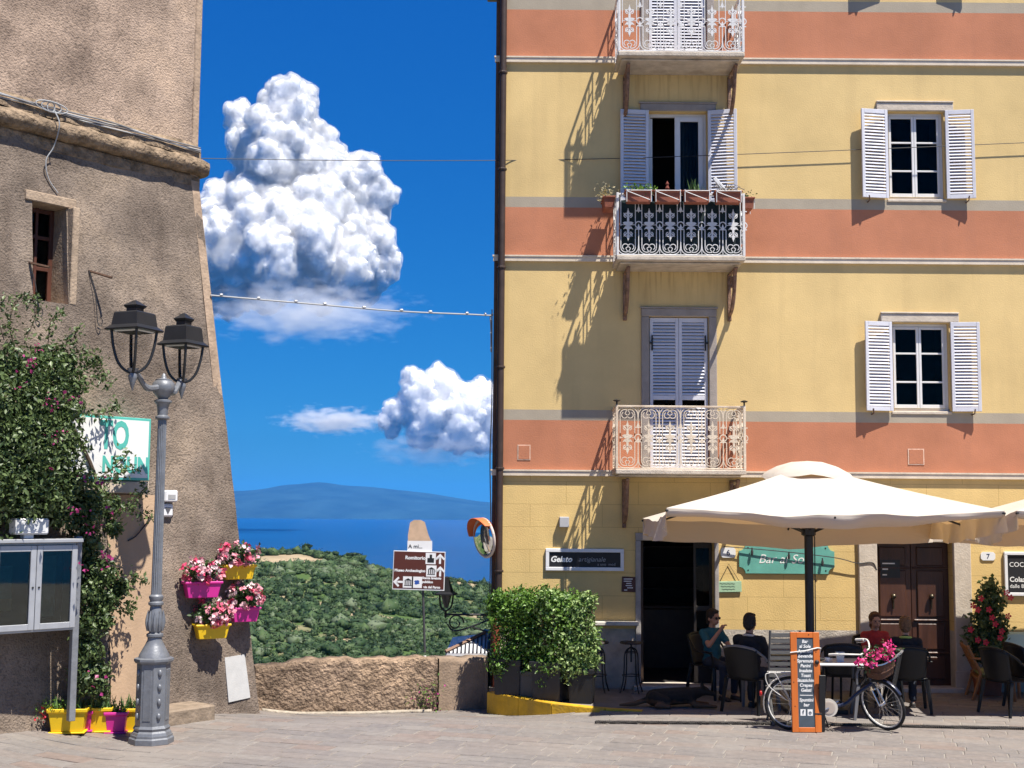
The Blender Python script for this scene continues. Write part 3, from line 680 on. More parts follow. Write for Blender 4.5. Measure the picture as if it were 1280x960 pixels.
# ------------------------------------------------------------------ low parapet wall closing the lane
PA = Vector((*gnd(318, 893, -.22)[:2], 0)); PB = Vector((-1.10, 19.85, 0)); PC = Vector((-.34, 20.15, 0))
M_rub = pmat('rubble_render', (.31,.23,.165), rough=.95, var=.5, scale=5.5, bump=1.0, bscale=20, bdist=.07, spec=.1, streak=.45, stain=(.12,.095,.075), extra=plaster_extra)
def wall_run(name, A, B, z0, tops, mat, amp, parent, thick=.4, step=.06):
    d = (B-A); L = d.length; d.normalize(); n = Vector((d.y,-d.x,0)); ns = int(L/step)
    v = []; f = []; nz = 16
    for i in range(ns+1):
        s = L*i/ns; zt_ = float(np.interp(s/L, *tops)) + .012*math.sin(s*11)+.01*math.sin(s*23+1)
        for k in range(nz):
            z = z0 + (zt_-z0)*k/(nz-1); e = min(k, nz-1-k)/2; e = min(1, e+.3)
            dd = amp*e*float(vnoise(s*10+40, z*11, 1, 2)+.9*vnoise(s*23, z*27, 1, 5)+.7*vnoise(s*4, z*5, 1, 9)); p = A + d*s + n*(dd); v.append((p.x, p.y, z))
        for zz, off in ((zt_+.01, -.12), (zt_+.005, -thick), (z0, -thick)): p = A + d*s + n*off; v.append((p.x, p.y, zz))
    m = nz+3
    for i in range(ns):
        for k in range(m-1): f.append((i*m+k, (i+1)*m+k, (i+1)*m+k+1, i*m+k+1))
    f.append(tuple(range(m))[::-1]); f.append(tuple(ns*m+k for k in range(m)))
    me = bpy.data.meshes.new(name); me.from_pydata(v, [], f); me.materials.append(mat); me.polygons.foreach_set('use_smooth', [True]*len(f)); me.update()
    return link(name, me, parent)
pw = thing('parapet_wall', 'low rough rubble parapet wall with flaking render beside the lane', 'wall', (0,0,0))
wall_run('rubble_face', PA, PB, -.55, ([0,.12,.3,.6,1],[.44,.47,.545,.52,.52]), M_rub, .024, pw)
wall_run('plain_pier', PB + Vector((.02,.02,0)), PC, -.55, ([0,1],[.50,.50]), pmat('pier_render', (.24,.175,.125), rough=.95, var=.3, scale=4, bump=.6, bscale=30, streak=.4), .004, pw)
d = (PB-PA).normalized(); nrm = Vector((d.y,-d.x,0)); mb = MB()
mb.tube([PA + d*s + nrm*(.05+.02*math.sin(s*5)) + Vector((0,0,float(gz((PA+d*s).x,(PA+d*s).y))+.01)) for s in np.linspace(.1, (PB-PA).length-.1, 24)], .035, 6)
mb.build('sandy_footing', pmat('sandy_mortar', (.34,.295,.235), rough=.95, var=.25, scale=8, bump=.8, bscale=30), pw, smooth='all')

# lean-to roof just beyond the parapet
BXL = -.36
rf = thing('lower_house', 'low house roofed in pale ribbed metal sheets just beyond the parapet', 'house', (-.9, 20.6, -3.5))
ex, ez = at(557, 816, 20.42).x, at(557, 816, 20.42).z; tz = at(609, 792, 20.95).z; x1 = BXL
mb = MB(); mb.box(ex+.1, 20.55, -6, x1, 22.8, ez-.05); mb.box(ex+.5, 22.8, -6, x1, 25, ez-.05); mb.build('wall', pmat('house_plaster', (.40,.30,.22), var=.2), rf, origin=rf.location)
mb = MB(); hip = ex+.60
mb.add([(ex,20.42,ez),(x1,20.42,ez),(x1,20.95,tz),(hip,20.95,tz),(ex,22.9,ez),(ex,20.42,ez-.05),(x1,20.42,ez-.05),(x1,22.6,ez),(ex,22.9,ez-.05)], [(0,1,2,3),(0,3,4),(5,6,1,0),(3,2,7,4),(8,5,0,4)])
M_met = pmat('pale_sheet_metal', (.60,.60,.61), rough=.5, var=.15, scale=3, bump=.05)
slope = mb.build('roof', M_met, rf, origin=rf.location)
for k in range(11):
    t0 = ex+.06+k*.062; kk = min(1.0, (t0-ex)/(hip-ex))
    a = Vector((t0, 20.42, ez)); b = a.lerp(Vector((t0, 20.95, tz)), kk)
    off = Vector((0,-.006,.010)); MB().tube([a+off, b+off], .016, 4).build('seam', pmat('dark_roof_rib', (.035,.035,.04), rough=.5, bump=0), slope, origin=rf.location)
MB().tube([(ex,20.41,ez+.02),(hip,20.94,tz+.02)], .028, 6).build('ridge_tile', pmat('old_tile', (.22,.13,.09), var=.3), slope, origin=rf.location)
# ================================================================== the yellow building
def fp(px, py, out=0.0): return at(px, py, FY-out)
def frect(x0, y0, x1, y1, out=0.0):
    ym, xm = (y0+y1)/2, (x0+x1)/2
    return fp(x0, ym, out).x, fp(x1, ym, out).x, fp(xm, y1, out).z, fp(xm, y0, out).z
BX0 = fp(619, 480).x; BX1 = 14.5; BO = Vector((BX0, FY, 0))
bld = thing('yellow_house', 'tall yellow house with terracotta bands, white shutters and iron balconies', 'building', BO)
def ashlar_extra(N, L, tc, out, b):
    br = N.new('ShaderNodeTexBrick'); br.inputs['Color1'].default_value = br.inputs['Color2'].default_value = (1,1,1,1); br.inputs['Mortar'].default_value = (.62,.58,.5,1)
    br.inputs['Scale'].default_value = 1.0; br.inputs['Mortar Size'].default_value = .004; br.inputs['Brick Width'].default_value = 1.15; br.inputs['Row Height'].default_value = .36
    mp = N.new('ShaderNodeMapping'); mp.inputs['Rotation'].default_value = (math.pi/2,0,0); L.new(tc.outputs['Object'], mp.inputs[0]); L.new(mp.outputs[0], br.inputs['Vector'])
    mx = N.new('ShaderNodeMix'); mx.data_type = 'RGBA'; mx.blend_type = 'MULTIPLY'; mx.inputs[0].default_value = .8; L.new(out, mx.inputs[6]); L.new(br.outputs['Color'], mx.inputs[7]); return mx.outputs[2]
def drip_extra(N, L, tc, out, b):       # rust and rain drips hanging below the balcony slabs
    sp = N.new('ShaderNodeSeparateXYZ'); L.new(tc.outputs['Object'], sp.inputs[0])
    def math_(op, a, c=None):
        m = N.new('ShaderNodeMath'); m.operation = op; m.use_clamp = op == 'MULTIPLY'
        for i, q in enumerate((a, c)):
            if q is None: continue
            if isinstance(q, (int, float)): m.inputs[i].default_value = q
            else: L.new(q, m.inputs[i])
        return m.outputs[0]
    def ramp(v, a, b_, c, d):
        m = N.new('ShaderNodeMapRange'); m.inputs[1].default_value = a; m.inputs[2].default_value = b_; m.inputs[3].default_value = c; m.inputs[4].default_value = d; L.new(v, m.inputs[0]); return m.outputs[0]
    mp = N.new('ShaderNodeMapping'); mp.inputs['Scale'].default_value = (14, 1, .9); L.new(tc.outputs['Object'], mp.inputs[0]); n = N.new('ShaderNodeTexNoise'); n.inputs['Scale'].default_value = 1; n.inputs['Detail'].default_value = 6; L.new(mp.outputs[0], n.inputs['Vector'])
    st = ramp(n.outputs['Fac'], .48, .66, 0, 1); xm = math_('MULTIPLY', ramp(sp.outputs['X'], 1.85, 2.1, 0, 1), ramp(sp.outputs['X'], 3.75, 4.0, 1, 0)); tot = None
    for py in (80, 328):
        zt = at(850, py, 20.5).z; q = math_('MULTIPLY', ramp(sp.outputs['Z'], zt-.85, zt-.05, 0, 1), ramp(sp.outputs['Z'], zt, zt+.1, 1, 0)); tot = q if tot is None else math_('ADD', tot, q)
    k = math_('MULTIPLY', math_('MULTIPLY', tot, xm), math_('MULTIPLY', st, .6))
    mx = N.new('ShaderNodeMix'); mx.data_type = 'RGBA'; L.new(k, mx.inputs[0]); L.new(out, mx.inputs[6]); mx.inputs[7].default_value = (.24,.115,.04,1); return mx.outputs[2]
YEL = (.63,.46,.21)
M_yel = pmat('yellow_plaster', YEL, rough=.88, var=.11, scale=.9, bump=.18, bscale=45, spec=.2, extra=drip_extra, streak=.42, stain=(.43,.31,.15))
M_yel0 = pmat('scored_yellow_plaster', (.65,.465,.195), rough=.88, var=.09, scale=1.7, bump=.25, bscale=45, spec=.2, streak=.22, stain=(.42,.29,.12), extra=ashlar_extra)
M_ter = pmat('terracotta_plaster', (.455,.187,.105), rough=.9, var=.13, scale=1.1, bump=.18, bscale=45, spec=.2, streak=.42, stain=(.36,.16,.10))
M_gry = pmat('grey_band_plaster', (.36,.31,.24), rough=.9, var=.08, scale=2.5, bump=.15, bscale=45, spec=.2, streak=.12)
M_ledge = pmat('cream_moulding', (.62,.53,.42), rough=.85, var=.12, scale=4, bump=.2, bscale=40, streak=.25)
M_stone = pmat('pale_stone_trim', (.52,.45,.37), rough=.85, var=.15, scale=5, bump=.3, bscale=40, streak=.25)
M_white = pmat('white_shutter_paint', (.58,.58,.63), rough=.55, var=.06, scale=5, bump=.08, bscale=40, streak=.16, stain=(.36,.33,.30))
M_whiteb = pmat('white_joinery', (.66,.65,.64), rough=.5, var=.05, scale=5, bump=.08, bscale=40, streak=.12)
OPEN = {}
for k, r in dict(d1=(811,396,885,589), d2=(811,140,884,325), d3=(811,-118,884,68), w1=(1110,404,1181,514), w2=(1109,140,1180,249), w3=(1108,-122,1180,-12),
                 bar=(801,676,893,853), door=(1097,678,1192,857)).items(): OPEN[k] = frect(*r)
# align the columns of openings vertically, doors start at ground level
for grp in (('d1','d2','d3'),('w1','w2','w3')):
    a = sum(OPEN[k][0] for k in grp)/3; b = sum(OPEN[k][1] for k in grp)/3
    for k in grp: OPEN[k] = (a, b, OPEN[k][2], OPEN[k][3])
OPEN['bar'] = (*OPEN['bar'][:2], .06, OPEN['bar'][3]); OPEN['door'] = (*OPEN['door'][:2], .06, OPEN['door'][3])
DEPTH = dict(d1=.20, d2=.20, d3=.20, w1=.17, w2=.17, w3=.17, bar=.35, door=.30)
rows = [(-270,0,M_yel),(0,13,M_gry),(13,76,M_ter),(76,247,M_yel),(247,260,M_gry),(260,324,M_ter),(324,513,M_yel),(513,526,M_gry),(526,591,M_ter)]
zr = lambda py: fp(800, py).z
def wall_band(z0, z1, mat, x0=BX0, x1=BX1):
    xs = {x0, x1}; zs = {z0, z1}; op = [(k, o) for k, o in OPEN.items() if o[3] > z0+1e-4 and o[2] < z1-1e-4]
    for k, o in op: xs |= {o[0], o[1]}; zs |= {min(max(o[2],z0),z1), min(max(o[3],z0),z1)}
    xs = sorted(xs); zs = sorted(zs); mb = MB()
    for i in range(len(xs)-1):
        for j in range(len(zs)-1):
            cx, cz = (xs[i]+xs[i+1])/2, (zs[j]+zs[j+1])/2
            if any(o[0] < cx < o[1] and o[2] < cz < o[3] for _, o in op): continue
            mb.add([(xs[i],FY,zs[j]),(xs[i+1],FY,zs[j]),(xs[i+1],FY,zs[j+1]),(xs[i],FY,zs[j+1])], [(0,1,2,3)])
    for k, o in op:
        d = DEPTH[k]; a, b = max(o[2],z0), min(o[3],z1)
        mb.add([(o[0],FY,a),(o[0],FY,b),(o[0],FY+d,b),(o[0],FY+d,a)], [(0,1,2,3)]); mb.add([(o[1],FY,a),(o[1],FY,b),(o[1],FY+d,b),(o[1],FY+d,a)], [(3,2,1,0)])
        if o[3] <= z1: mb.add([(o[0],FY,o[3]),(o[1],FY,o[3]),(o[1],FY+d,o[3]),(o[0],FY+d,o[3])], [(0,1,2,3)])
        if o[2] >= z0: mb.add([(o[0],FY,o[2]),(o[1],FY,o[2]),(o[1],FY+d,o[2]),(o[0],FY+d,o[2])], [(3,2,1,0)])
    # left flank of the house
    mb.add([(x0,FY,z0),(x0,FY,z1),(x0,FY+9,z1),(x0,FY+9,z0)], [(0,3,2,1)])
    return mb
for y0, y1, m in rows: wall_band(zr(y1), zr(y0), m).build('wall_band', m, bld, origin=BO)
PLZ = zr(786)
wall_band(PLZ, zr(591), M_yel0).build('ground_floor_wall', M_yel0, bld, origin=BO)
M_pl = pmat('rough_plinth_render', (.46,.41,.35), rough=.95, var=.25, scale=4, bump=.6, bscale=34, spec=.1, streak=.3)
wall_band(-.5, PLZ, M_pl).build('plinth_wall', M_pl, bld, origin=BO)
mb = MB(); zt_ = zr(-270); mb.box(BX0-.4, FY-.45, zt_, BX1+.4, FY+9.4, zt_+.18, .02); mb.box(BX0-.3, FY-.3, zt_+.18, BX1+.3, FY+9, zt_+.4)
mb.add([(BX0,FY+9,-.5),(BX1,FY+9,-.5),(BX1,FY+9,zt_),(BX0,FY+9,zt_)], [(3,2,1,0)]); mb.add([(BX1,FY,-.5),(BX1,FY+9,-.5),(BX1,FY+9,zt_),(BX1,FY,zt_)], [(0,1,2,3)])
mb.build('roof', pmat('roof_eaves', (.3,.2,.15), var=.2), bld, origin=BO)
# string courses (moulded ledges)
for py in (73.5, 321.5, 589):
    z = zr(py); mb = MB()
    mb.prism([(0,0)]*0 or [(BX0-.05,z-.085),(BX1,z-.085),(BX1,z-.012),(BX0-.05,z-.012)], FY-.052, FY+.01)
    mb.prism([(BX0-.06,z-.012),(BX1,z-.012),(BX1,z+.012),(BX0-.06,z+.012)], FY-.064, FY+.012)
    mb.build('string_course', M_ledge, bld, origin=BO)

# ------------------------------------------------------------------ shutters with louvre slats
_sl = {}
def slat_mesh(w, key):
    if key in _sl: return _sl[key]
    mb = MB(); M = Matrix.Rotation(R(-34), 4, 'X'); mb.box(0, -.007, -.024, w, .007, .024, .003, M=M)
    me = bpy.data.meshes.new('slat'); me.from_pydata(mb.v, [], mb.f); me.materials.append(M_white); me.update(); _sl[key] = me; return me
def shutter(x, z0, z1, w, ang, right, panels=((0.0,1.0),), y=0.0, mat=None, solid=None):
    """leaf hinged at x; local x runs from the hinge; right=True opens to +x"""
    h = z1-z0; mb = MB(); s = .052; t = .017
    mb.box(0,-t,0,s,t,h,.004); mb.box(w-s,-t,0,w,t,h,.004)
    rails = sorted({0.0, h-.07} | {a*h for a, b in panels if a > .01})
    for rz in rails: mb.box(s,-t+.002,rz,w-s,t-.002,rz+.07,.003)
    o = mb.build('shutter', mat or M_white, bld); o.location = (x-BO.x, FY-y-BO.y, z0)
    o.rotation_euler = (0,0,-ang) if right else (0,0,math.pi+ang)
    sw = w-2*s; me = slat_mesh(sw+.01, round(w,3))
    for a, b in panels:
        za, zb = a*h+.07, b*h-(.07 if b > .99 else 0); n = max(3, int((zb-za)/.052)); 
        for k in range(n):
            q = link('slat', me, o); q.location = (s-.005, .0, za+(k+.5)*(zb-za)/n)
            if not right: q.rotation_euler = (0,0,math.pi); q.location = (s-.005+sw+.01, 0, q.location.z)
            q.rotation_euler[0] = R(random.uniform(-5,5))
    return o
def casement(k, bars, mid=True, door=False):
    x0, x1, z0, z1 = OPEN[k]; d = DEPTH[k]; y = FY+d-.045; mb = MB(); f_ = .05
    mb.box(x0,y-.03,z0,x0+f_,y+.03,z1,.004); mb.box(x1-f_,y-.03,z0,x1,y+.03,z1,.004)
    mb.box(x0+f_,y-.028,z1-f_,x1-f_,y+.028,z1,.004); mb.box(x0+f_,y-.028,z0,x1-f_,y+.028,z0+f_,.004)
    win = mb.build('window', M_whiteb, bld, origin=BO)
    xm = (x0+x1)/2
    for a, b in ((x0+f_, xm), (xm, x1-f_)):
        m2 = MB(); s = .042
        m2.box(a+.002,y-.045,z0+f_+.002,a+s,y-.008,z1-f_-.002,.004); m2.box(b-s,y-.045,z0+f_+.002,b-.002,y-.008,z1-f_-.002,.004)
        m2.box(a+s,y-.043,z1-f_-s,b-s,y-.01,z1-f_-.003,.003); m2.box(a+s,y-.043,z0+f_+.003,b-s,y-.01,z0+f_+s+.02,.003)
        for q in bars: zz = z0+(z1-z0)*q; m2.box(a+s,y-.04,zz-.014,b-s,y-.012,zz+.014,.003)
        m2.build('sash', M_whiteb, win, origin=BO)
        zs = [z0+f_+s] + [z0+(z1-z0)*q for q in bars] + [z1-f_-s]
        for i in range(len(zs)-1): MB().box(a+s-.004,y-.028,zs[i]+.006,b-s+.004,y-.024,zs[i+1]-.006).build('pane', M_glass, win, origin=BO)
    room_box(k); return win
def room_box(k, dep=1.6, mat=None):
    x0, x1, z0, z1 = OPEN[k]; d = DEPTH[k]; y0 = FY+d+.002; y1 = y0+dep; e = .35; mb = MB()
    vs = [(x0-e,y0,z0-e*0),(x1+e,y0,z0-e*0),(x1+e,y0,z1+e),(x0-e,y0,z1+e)]; vs += [(x,y1,z) for x,_,z in vs]
    mb.add(vs, [(4,5,6,7),(0,1,5,4),(1,2,6,5),(2,3,7,6),(3,0,4,7)])
    # returns closing the gap round the opening
    mb.add([(x0-e,y0,z0),(x0,y0,z0),(x0,y0,z1),(x0-e,y0,z1+e),(x1,y0,z1),(x1+e,y0,z1+e),(x1,y0,z0),(x1+e,y0,z0)], [(0,1,2,3),(3,2,4,5),(6,7,5,4)])
    return mb.build('room', mat or M_dark, bld, origin=BO)
# right hand column of windows
for k, ang in (('w1',7),('w2',8),('w3',7)):
    x0, x1, z0, z1 = OPEN[k]; casement(k, (.335,.66))
    sh = .455
    shutter(x0-.005, z0-.005, z1+.01, sh, R(ang+2), False, y=.06); shutter(x1+.005, z0-.005, z1+.01, sh, R(ang), True, y=.06)
    mb = MB(); mb.box(x0-.17, FY-.035, z1+.012, x1+.16, FY+.02, z1+.15, .012); mb.box(x0-.17, FY-.05, z1+.15, x1+.16, FY+.02, z1+.175, .006); mb.build('lintel', M_stone, bld, origin=BO)
    mb = MB(); mb.box(x0-.015, FY-.02, z0-.05, x1+.015, FY+.16, z0-.002, .008); mb.build('sill', M_stone, bld, origin=BO)
    for sx, xx in ((-1, x0-sh+.12), (1, x1+sh-.12)):   # shutter stays
        MB().tube([(xx, FY, z0-.055),(xx, FY-.13, z0-.045),(xx+.01*sx, FY-.135, z0+.03)], .011, 5).build('shutter_stay', pmat('rusty_iron', (.10,.055,.035), rough=.8, var=.4, scale=30), bld, origin=BO)
# balcony doors
M_lav = M_white
for k in ('d1','d3'):
    x0, x1, z0, z1 = OPEN[k]; xm = (x0+x1)/2
    shutter(x0+.012, z0+.012, z1-.012, xm-x0-.014, 0, True, panels=((0,.42),(.46,1)), y=-.05); shutter(x1-.012, z0+.012, z1-.012, x1-xm-.014, 0, False, panels=((0,.42),(.46,1)), y=-.05)
    room_box(k, .4)
    mb = MB(); mb.box(x0-.13,FY-.03,z0,x0-.002,FY+.05,z1,.01); mb.box(x1+.002,FY-.03,z0,x1+.13,FY+.05,z1,.01); mb.box(x0-.13,FY-.032,z1+.002,x1+.13,FY+.05,z1+.13,.01); mb.box(x0-.15,FY-.045,z1+.13,x1+.15,FY+.02,z1+.155,.006)
    mb.build('door_surround', pmat('grey_stone_trim', (.30,.26,.23), rough=.85, var=.15, scale=5, bump=.25, streak=.2), bld, origin=BO)
    for sx, xx in ((-1, x0+.05), (1, x1-.05)):
        mb = MB(); mb.box(xx-.012, FY+.002, z1-.55, xx+.012, FY+.03, z1-.30, .004); mb.box(xx-.04*(sx<0), FY-.012, z1-.44, xx+.04*(sx>0)+.004, FY+.01, z1-.41, .003); mb.build('hinge', pmat('black_iron', (.012,.012,.013), rough=.5, bump=.1), bld, origin=BO)
x0, x1, z0, z1 = OPEN['d2']; w = .47
shutter(x0-.005, z0+.02, z1+.01, w, R(6), False, panels=((0,.32),(.36,1)), y=.05); shutter(x1+.005, z0+.02, z1+.01, w, R(14), True, panels=((0,.32),(.36,1)), y=.05)
mb = MB(); mb.box(x0-.14, FY-.035, z1+.012, x1+.14, FY+.02, z1+.13, .01); mb.box(x0-.16, FY-.05, z1+.13, x1+.16, FY+.02, z1+.155, .006); mb.build('lintel', MATS['grey_stone_trim'], bld, origin=BO)
mb = MB(); y = FY+.15; mb.box(x0,y-.03,z0,x0+.035,y+.03,z1,.004); mb.box(x1-.05,y-.03,z0,x1,y+.03,z1,.004); mb.box(x0+.035,y-.028,z1-.05,x1-.05,y+.028,z1,.004)
fr = mb.build('door_frame', M_whiteb, bld, origin=BO); xm = x0+(x1-x0)*.46
mb = MB()
for a, b in ((xm, xm+.09), (x1-.13, x1-.052)): mb.box(a,y-.05,z0+.01,b,y-.01,z1-.052,.004)
for a, b in ((z0+.01,z0+.2),(z1-.13,z1-.052)): mb.box(xm+.09,y-.048,a,x1-.13,y-.012,b,.004)
mb.build('door_leaf', M_whiteb, fr, origin=BO)
MB().box(xm+.086,y-.032,z0+.19,x1-.127,y-.028,z1-.125).build('pane', M_glass, fr, origin=BO)
mb = MB()  # other leaf swung into the room
mb.box(x0+.04,y+.03,z0+.01,x0+.08,y+.45,z1-.06,.004); mb.build('door_leaf', M_whiteb, fr, origin=BO)
n_ = 40; mb = MB(); vs = []; fs = []
for i in range(n_+1):
    xx = xm+.02+(x1-xm-.06)*i/n_; yy = FY+.30+.025*math.sin(i*1.25)+.012*math.sin(i*2.9); vs += [(xx,yy,z0+.02),(xx,yy,z1-.02)]
for i in range(n_): fs.append((2*i,2*i+2,2*i+3,2*i+1))
mb.add(vs, fs).build('curtain', pmat('grey_blue_curtain', (.10,.115,.14), rough=.9, var=.15), bld, smooth='all', origin=BO)
room_box('d2')

# ------------------------------------------------------------------ wrought iron balconies
M_iron_w = pmat('white_painted_iron', (.62,.61,.60), rough=.6, var=.1, scale=14, bump=.15, streak=.35, stain=(.22,.12,.07))
M_iron_r = pmat('rusting_cream_iron', (.62,.52,.40), rough=.7, var=.18, scale=16, bump=.2, streak=.75, stain=(.20,.085,.035))
M_slab = pmat('balcony_slab', (.46,.40,.33), rough=.9, var=.2, scale=6, bump=.4, streak=.5, stain=(.17,.11,.07))
M_brk = pmat('rusted_bracket', (.20,.115,.075), rough=.9, var=.5, scale=14, bump=.7, bscale=40, streak=.4, stain=(.34,.30,.27))
def spiral(cx, cz, r0, r1, a0, a1, n=14):
    return [(cx+(r0+(r1-r0)*i/n)*math.cos(a0+(a1-a0)*i/n), 0, cz+(r0+(r1-r0)*i/n)*math.sin(a0+(a1-a0)*i/n)) for i in range(n+1)]
def railing_panel(w, h, both, t=.0085):
    """one ornamental bay, centred on x=0, foot at z=0"""
    mb = MB(); q = w*.345; pi = math.pi
    U = (0,1,0)
    def bar(P, r=t): mb.tube(P, r, 4, sq=1.0, up=(0,1,0))
    rb = .075; zb = .045+rb
    def foot(sg, z, up_):       # inner volute: vertical stem turning into a scroll towards the centre
        s1 = 1 if up_ else -1
        P = [(sg*q, 0, z+s1*.34)] + [(sg*(q-rb+rb*math.cos(a)), 0, z-s1*rb*math.sin(a)) for a in np.linspace(0, pi*.95, 9)]
        P += [(sg*(q-rb*1.0-.0+(rb*.62)*math.cos(a)-.03+.035), 0, z-s1*(rb*.62)*math.sin(a)+s1*.01) for a in np.linspace(pi*1.02, pi*2.35, 9)]
        bar(P)
        # outer loop
        ro = rb+.045
        bar([(sg*w*.5, 0, z+s1*.30), (sg*w*.495, 0, z+s1*.05)] + [(sg*(w*.48-ro+ro*math.cos(a)), 0, z+s1*.0-s1*(ro-.012)*math.sin(a)) for a in np.linspace(.1, pi*.62, 8)], t*.95)
    for sg in (-1, 1):
        foot(sg, zb+.01, True)
        if both: foot(sg, h-zb-.01, False); bar([(sg*q,0,zb+.3),(sg*q,0,h-zb-.3)])
        else: bar([(sg*q,0,zb+.3),(sg*q,0,h-.01)]); 
    # ring between bays (on the right edge), spear heads above and below it
    zm = h*.5
    bar([(w*.5+.052*math.cos(a), 0, zm+.052*math.sin(a)) for a in np.linspace(0, 2*pi, 15)], t*1.2)
    def lozenge(x, z, hw, hh, d=.008): mb.prism([(x,z-hh),(x+hw,z-hh*.1),(x,z+hh),(x-hw,z-hh*.1)], -d, d)
    for z, hh in ((zb+.33,.06),(h-.30 if both else h-.24,-.06)):
        lozenge(w*.5, z, .022, abs(hh)); mb.box(w*.5-.05,-.007,z-.035,w*.5+.05,.007,z-.02)
    bar([(w*.5,0,.03),(w*.5,0,zb+.30)], t*.8); bar([(w*.5,0,h-.02),(w*.5,0,h-.26)], t*.8)
    # palmette in the middle of the bay
    for z, s1 in ((zm+.12, 1), (zm-.12, -1)):
        lozenge(0, z+s1*.075, .022, .062, .010)
        for sg in (-1,1):
            bar([(0,0,z-s1*.03)] + [(sg*(.035+.030*math.cos(a)), 0, z+s1*(.03+.034*math.sin(a))) for a in np.linspace(pi*1.1, -pi*.55, 8)], t*1.1)
            mb.prism([(sg*.005,z-s1*.005),(sg*.06,z+s1*.035),(sg*.075,z+s1*.07),(sg*.03,z+s1*.04)][::(1 if sg*s1 > 0 else -1)], -.008, .008)
    for sg in (-1,1):
        mb.prism([(0,zm-.03),(sg*.05,zm-.005),(sg*.085,zm+.03),(sg*.06,zm+.045),(0,zm+.05)][::(1 if sg > 0 else -1)], -.009, .009)
        mb.prism([(0,zm-.08),(sg*.045,zm-.06),(sg*.08,zm-.075),(sg*.05,zm-.03),(0,zm-.02)][::(1 if sg > 0 else -1)], -.009, .009)
    mb.box(-.017,-.011,zm-.13,.017,.011,zm+.13); bar([(0,0,zm-.26),(0,0,zm+.26)], t*.9)
    bar([(-q,0,zm+.0),(q,0,zm+.0)], t*.7)
    me = bpy.data.meshes.new('railing_panel'); me.from_pydata(mb.v, [], mb.f); me.update(); return me
BDEP = .80
def balcony(pxl, pxr, py_floor, rail_px, both, mat, mslab, brk_px):
    out = BDEP; y = FY-out
    xl = at(pxl, py_floor, y).x; xr = at(pxr, py_floor, y).x; zf = at((pxl+pxr)/2, py_floor, y).z; zt = at((pxl+pxr)/2, rail_px, y).z; h = zt-zf
    mb = MB(); mb.box(xl-.02, y-.03, zf-.075, xr+.02, FY-.055, zf-.002, .012); mb.box(xl+.04, y+.10, zf-.105, xr-.04, FY-.003, zf-.077, .01)
    bal = mb.build('balcony', mslab, bld, origin=BO)
    def part(mb, name, m=mat, **k): return mb.build(name, m, bal, origin=BO, **k)
    W = xr-xl; n = 6; w = W/n
    me = railing_panel(w, h, both); me.materials.append(mat)
    def put(x, yy, rz):
        o = link('railing_panel', me, bal); o.location = (x-BO.x, yy-BO.y, zf); o.rotation_euler = (0,0,rz)
    for i in range(n): put(xl+(i+.5)*w, y, 0)
    ns = 2; ws = (out-.06)/ns; ms = railing_panel(ws, h, both); ms.materials.append(mat)
    for xx in (xl, xr):
        for i in range(ns):
            o = link('railing_panel', ms, bal); o.location = (xx-BO.x, y+(i+.5)*ws-BO.y, zf); o.rotation_euler = (0,0,math.pi/2)
    for z, nm, t in ((zt, 'top_rail', .018), (zf+.015, 'bottom_rail', .012)):
        mb = MB(); mb.box(xl-t,y-t,z-t,xr+t,y+t,z+t*.6,.004); 
        for xx in (xl, xr): mb.box(xx-t,y+t+.001,z-t,xx+t,FY-.002,z+t*.6,.004)
        part(mb, nm)
    for xx in (xl, xr): mb = MB(); mb.box(xx-.02,y-.02,zf,xx+.02,y+.02,zt+.02,.004); part(mb, 'corner_post')
    for bx in brk_px:
        xx = at(bx, py_floor+20, FY-.3).x; mb = MB(); H = .66
        P = [(xx,y+.16,zf-.15)] + [(xx, FY-.04-(out-.28)*math.cos(a)*1.0, zf-.15-H*math.sin(a)) for a in np.linspace(.15, math.pi/2, 9)]
        mb.tube(P, .032, 6); mb.box(xx-.03, FY-.06, zf-.15-H-.10, xx+.03, FY-.004, zf-.14, .008); mb.box(xx-.026, y+.1, zf-.175, xx+.026, FY-.06, zf-.141, .006)
        mb.tube(spiral_y(xx, FY-.30, zf-.33, .11), .014, 5)
        part(mb, 'bracket', M_brk)
    return xl, xr, y, zf, zt, bal
def spiral_y(x, y, z, r):
    return [(x, y+(r*(1-i/20*.75))*math.cos(i*.55), z+(r*(1-i/20*.75))*math.sin(i*.55)) for i in range(20)]
BAL3 = balcony(774, 929, 65, -12, False, M_iron_w, M_slab, (783,915))
BAL2 = balcony(772, 930, 320, 243, False, M_iron_w, M_slab, (783,915))
BAL1 = balcony(771, 931, 587, 508, True, M_iron_r, M_slab, (782,918))
tag(BAL1[5], 'balcony with rusting cream railing below the closed shutters'); tag(BAL2[5], 'balcony with flower boxes hung on its white railing')
# finials on the lowest railing, dark mesh screen behind the middle one
xl, xr, y, zf, zt, bal = BAL1
for xx in (xl, xr):
    mb = MB(); mb.lathe([(.012,0),(.014,.05),(.05,.058),(.06,.07),(.02,.085),(0,.09)], 10, (xx,y,zt+.015)); mb.build('finial', MATS['black_iron'], bal, origin=BO, smooth=True)
xl, xr, y, zf, zt, bal = BAL2
mb = MB(); ng = 26; vs = []; fs = []
for i in range(ng+1):
    xx = xl+.04+(xr-xl-.08)*i/ng; dy = .05+.012*math.sin(i*1.9)+.008*math.sin(i*4.3); vs += [(xx,y+dy,zf+.03),(xx,y+dy+.01,zt-.09+.015*math.sin(i*.8))]
for i in range(ng): fs.append((2*i,2*i+2,2*i+3,2*i+1))
mb.add(vs, fs); mb.build('privacy_screen', pmat('dark_green_screen', (.010,.022,.024), rough=.8, var=.5, scale=5, bump=.3), bal, smooth='all', origin=BO)
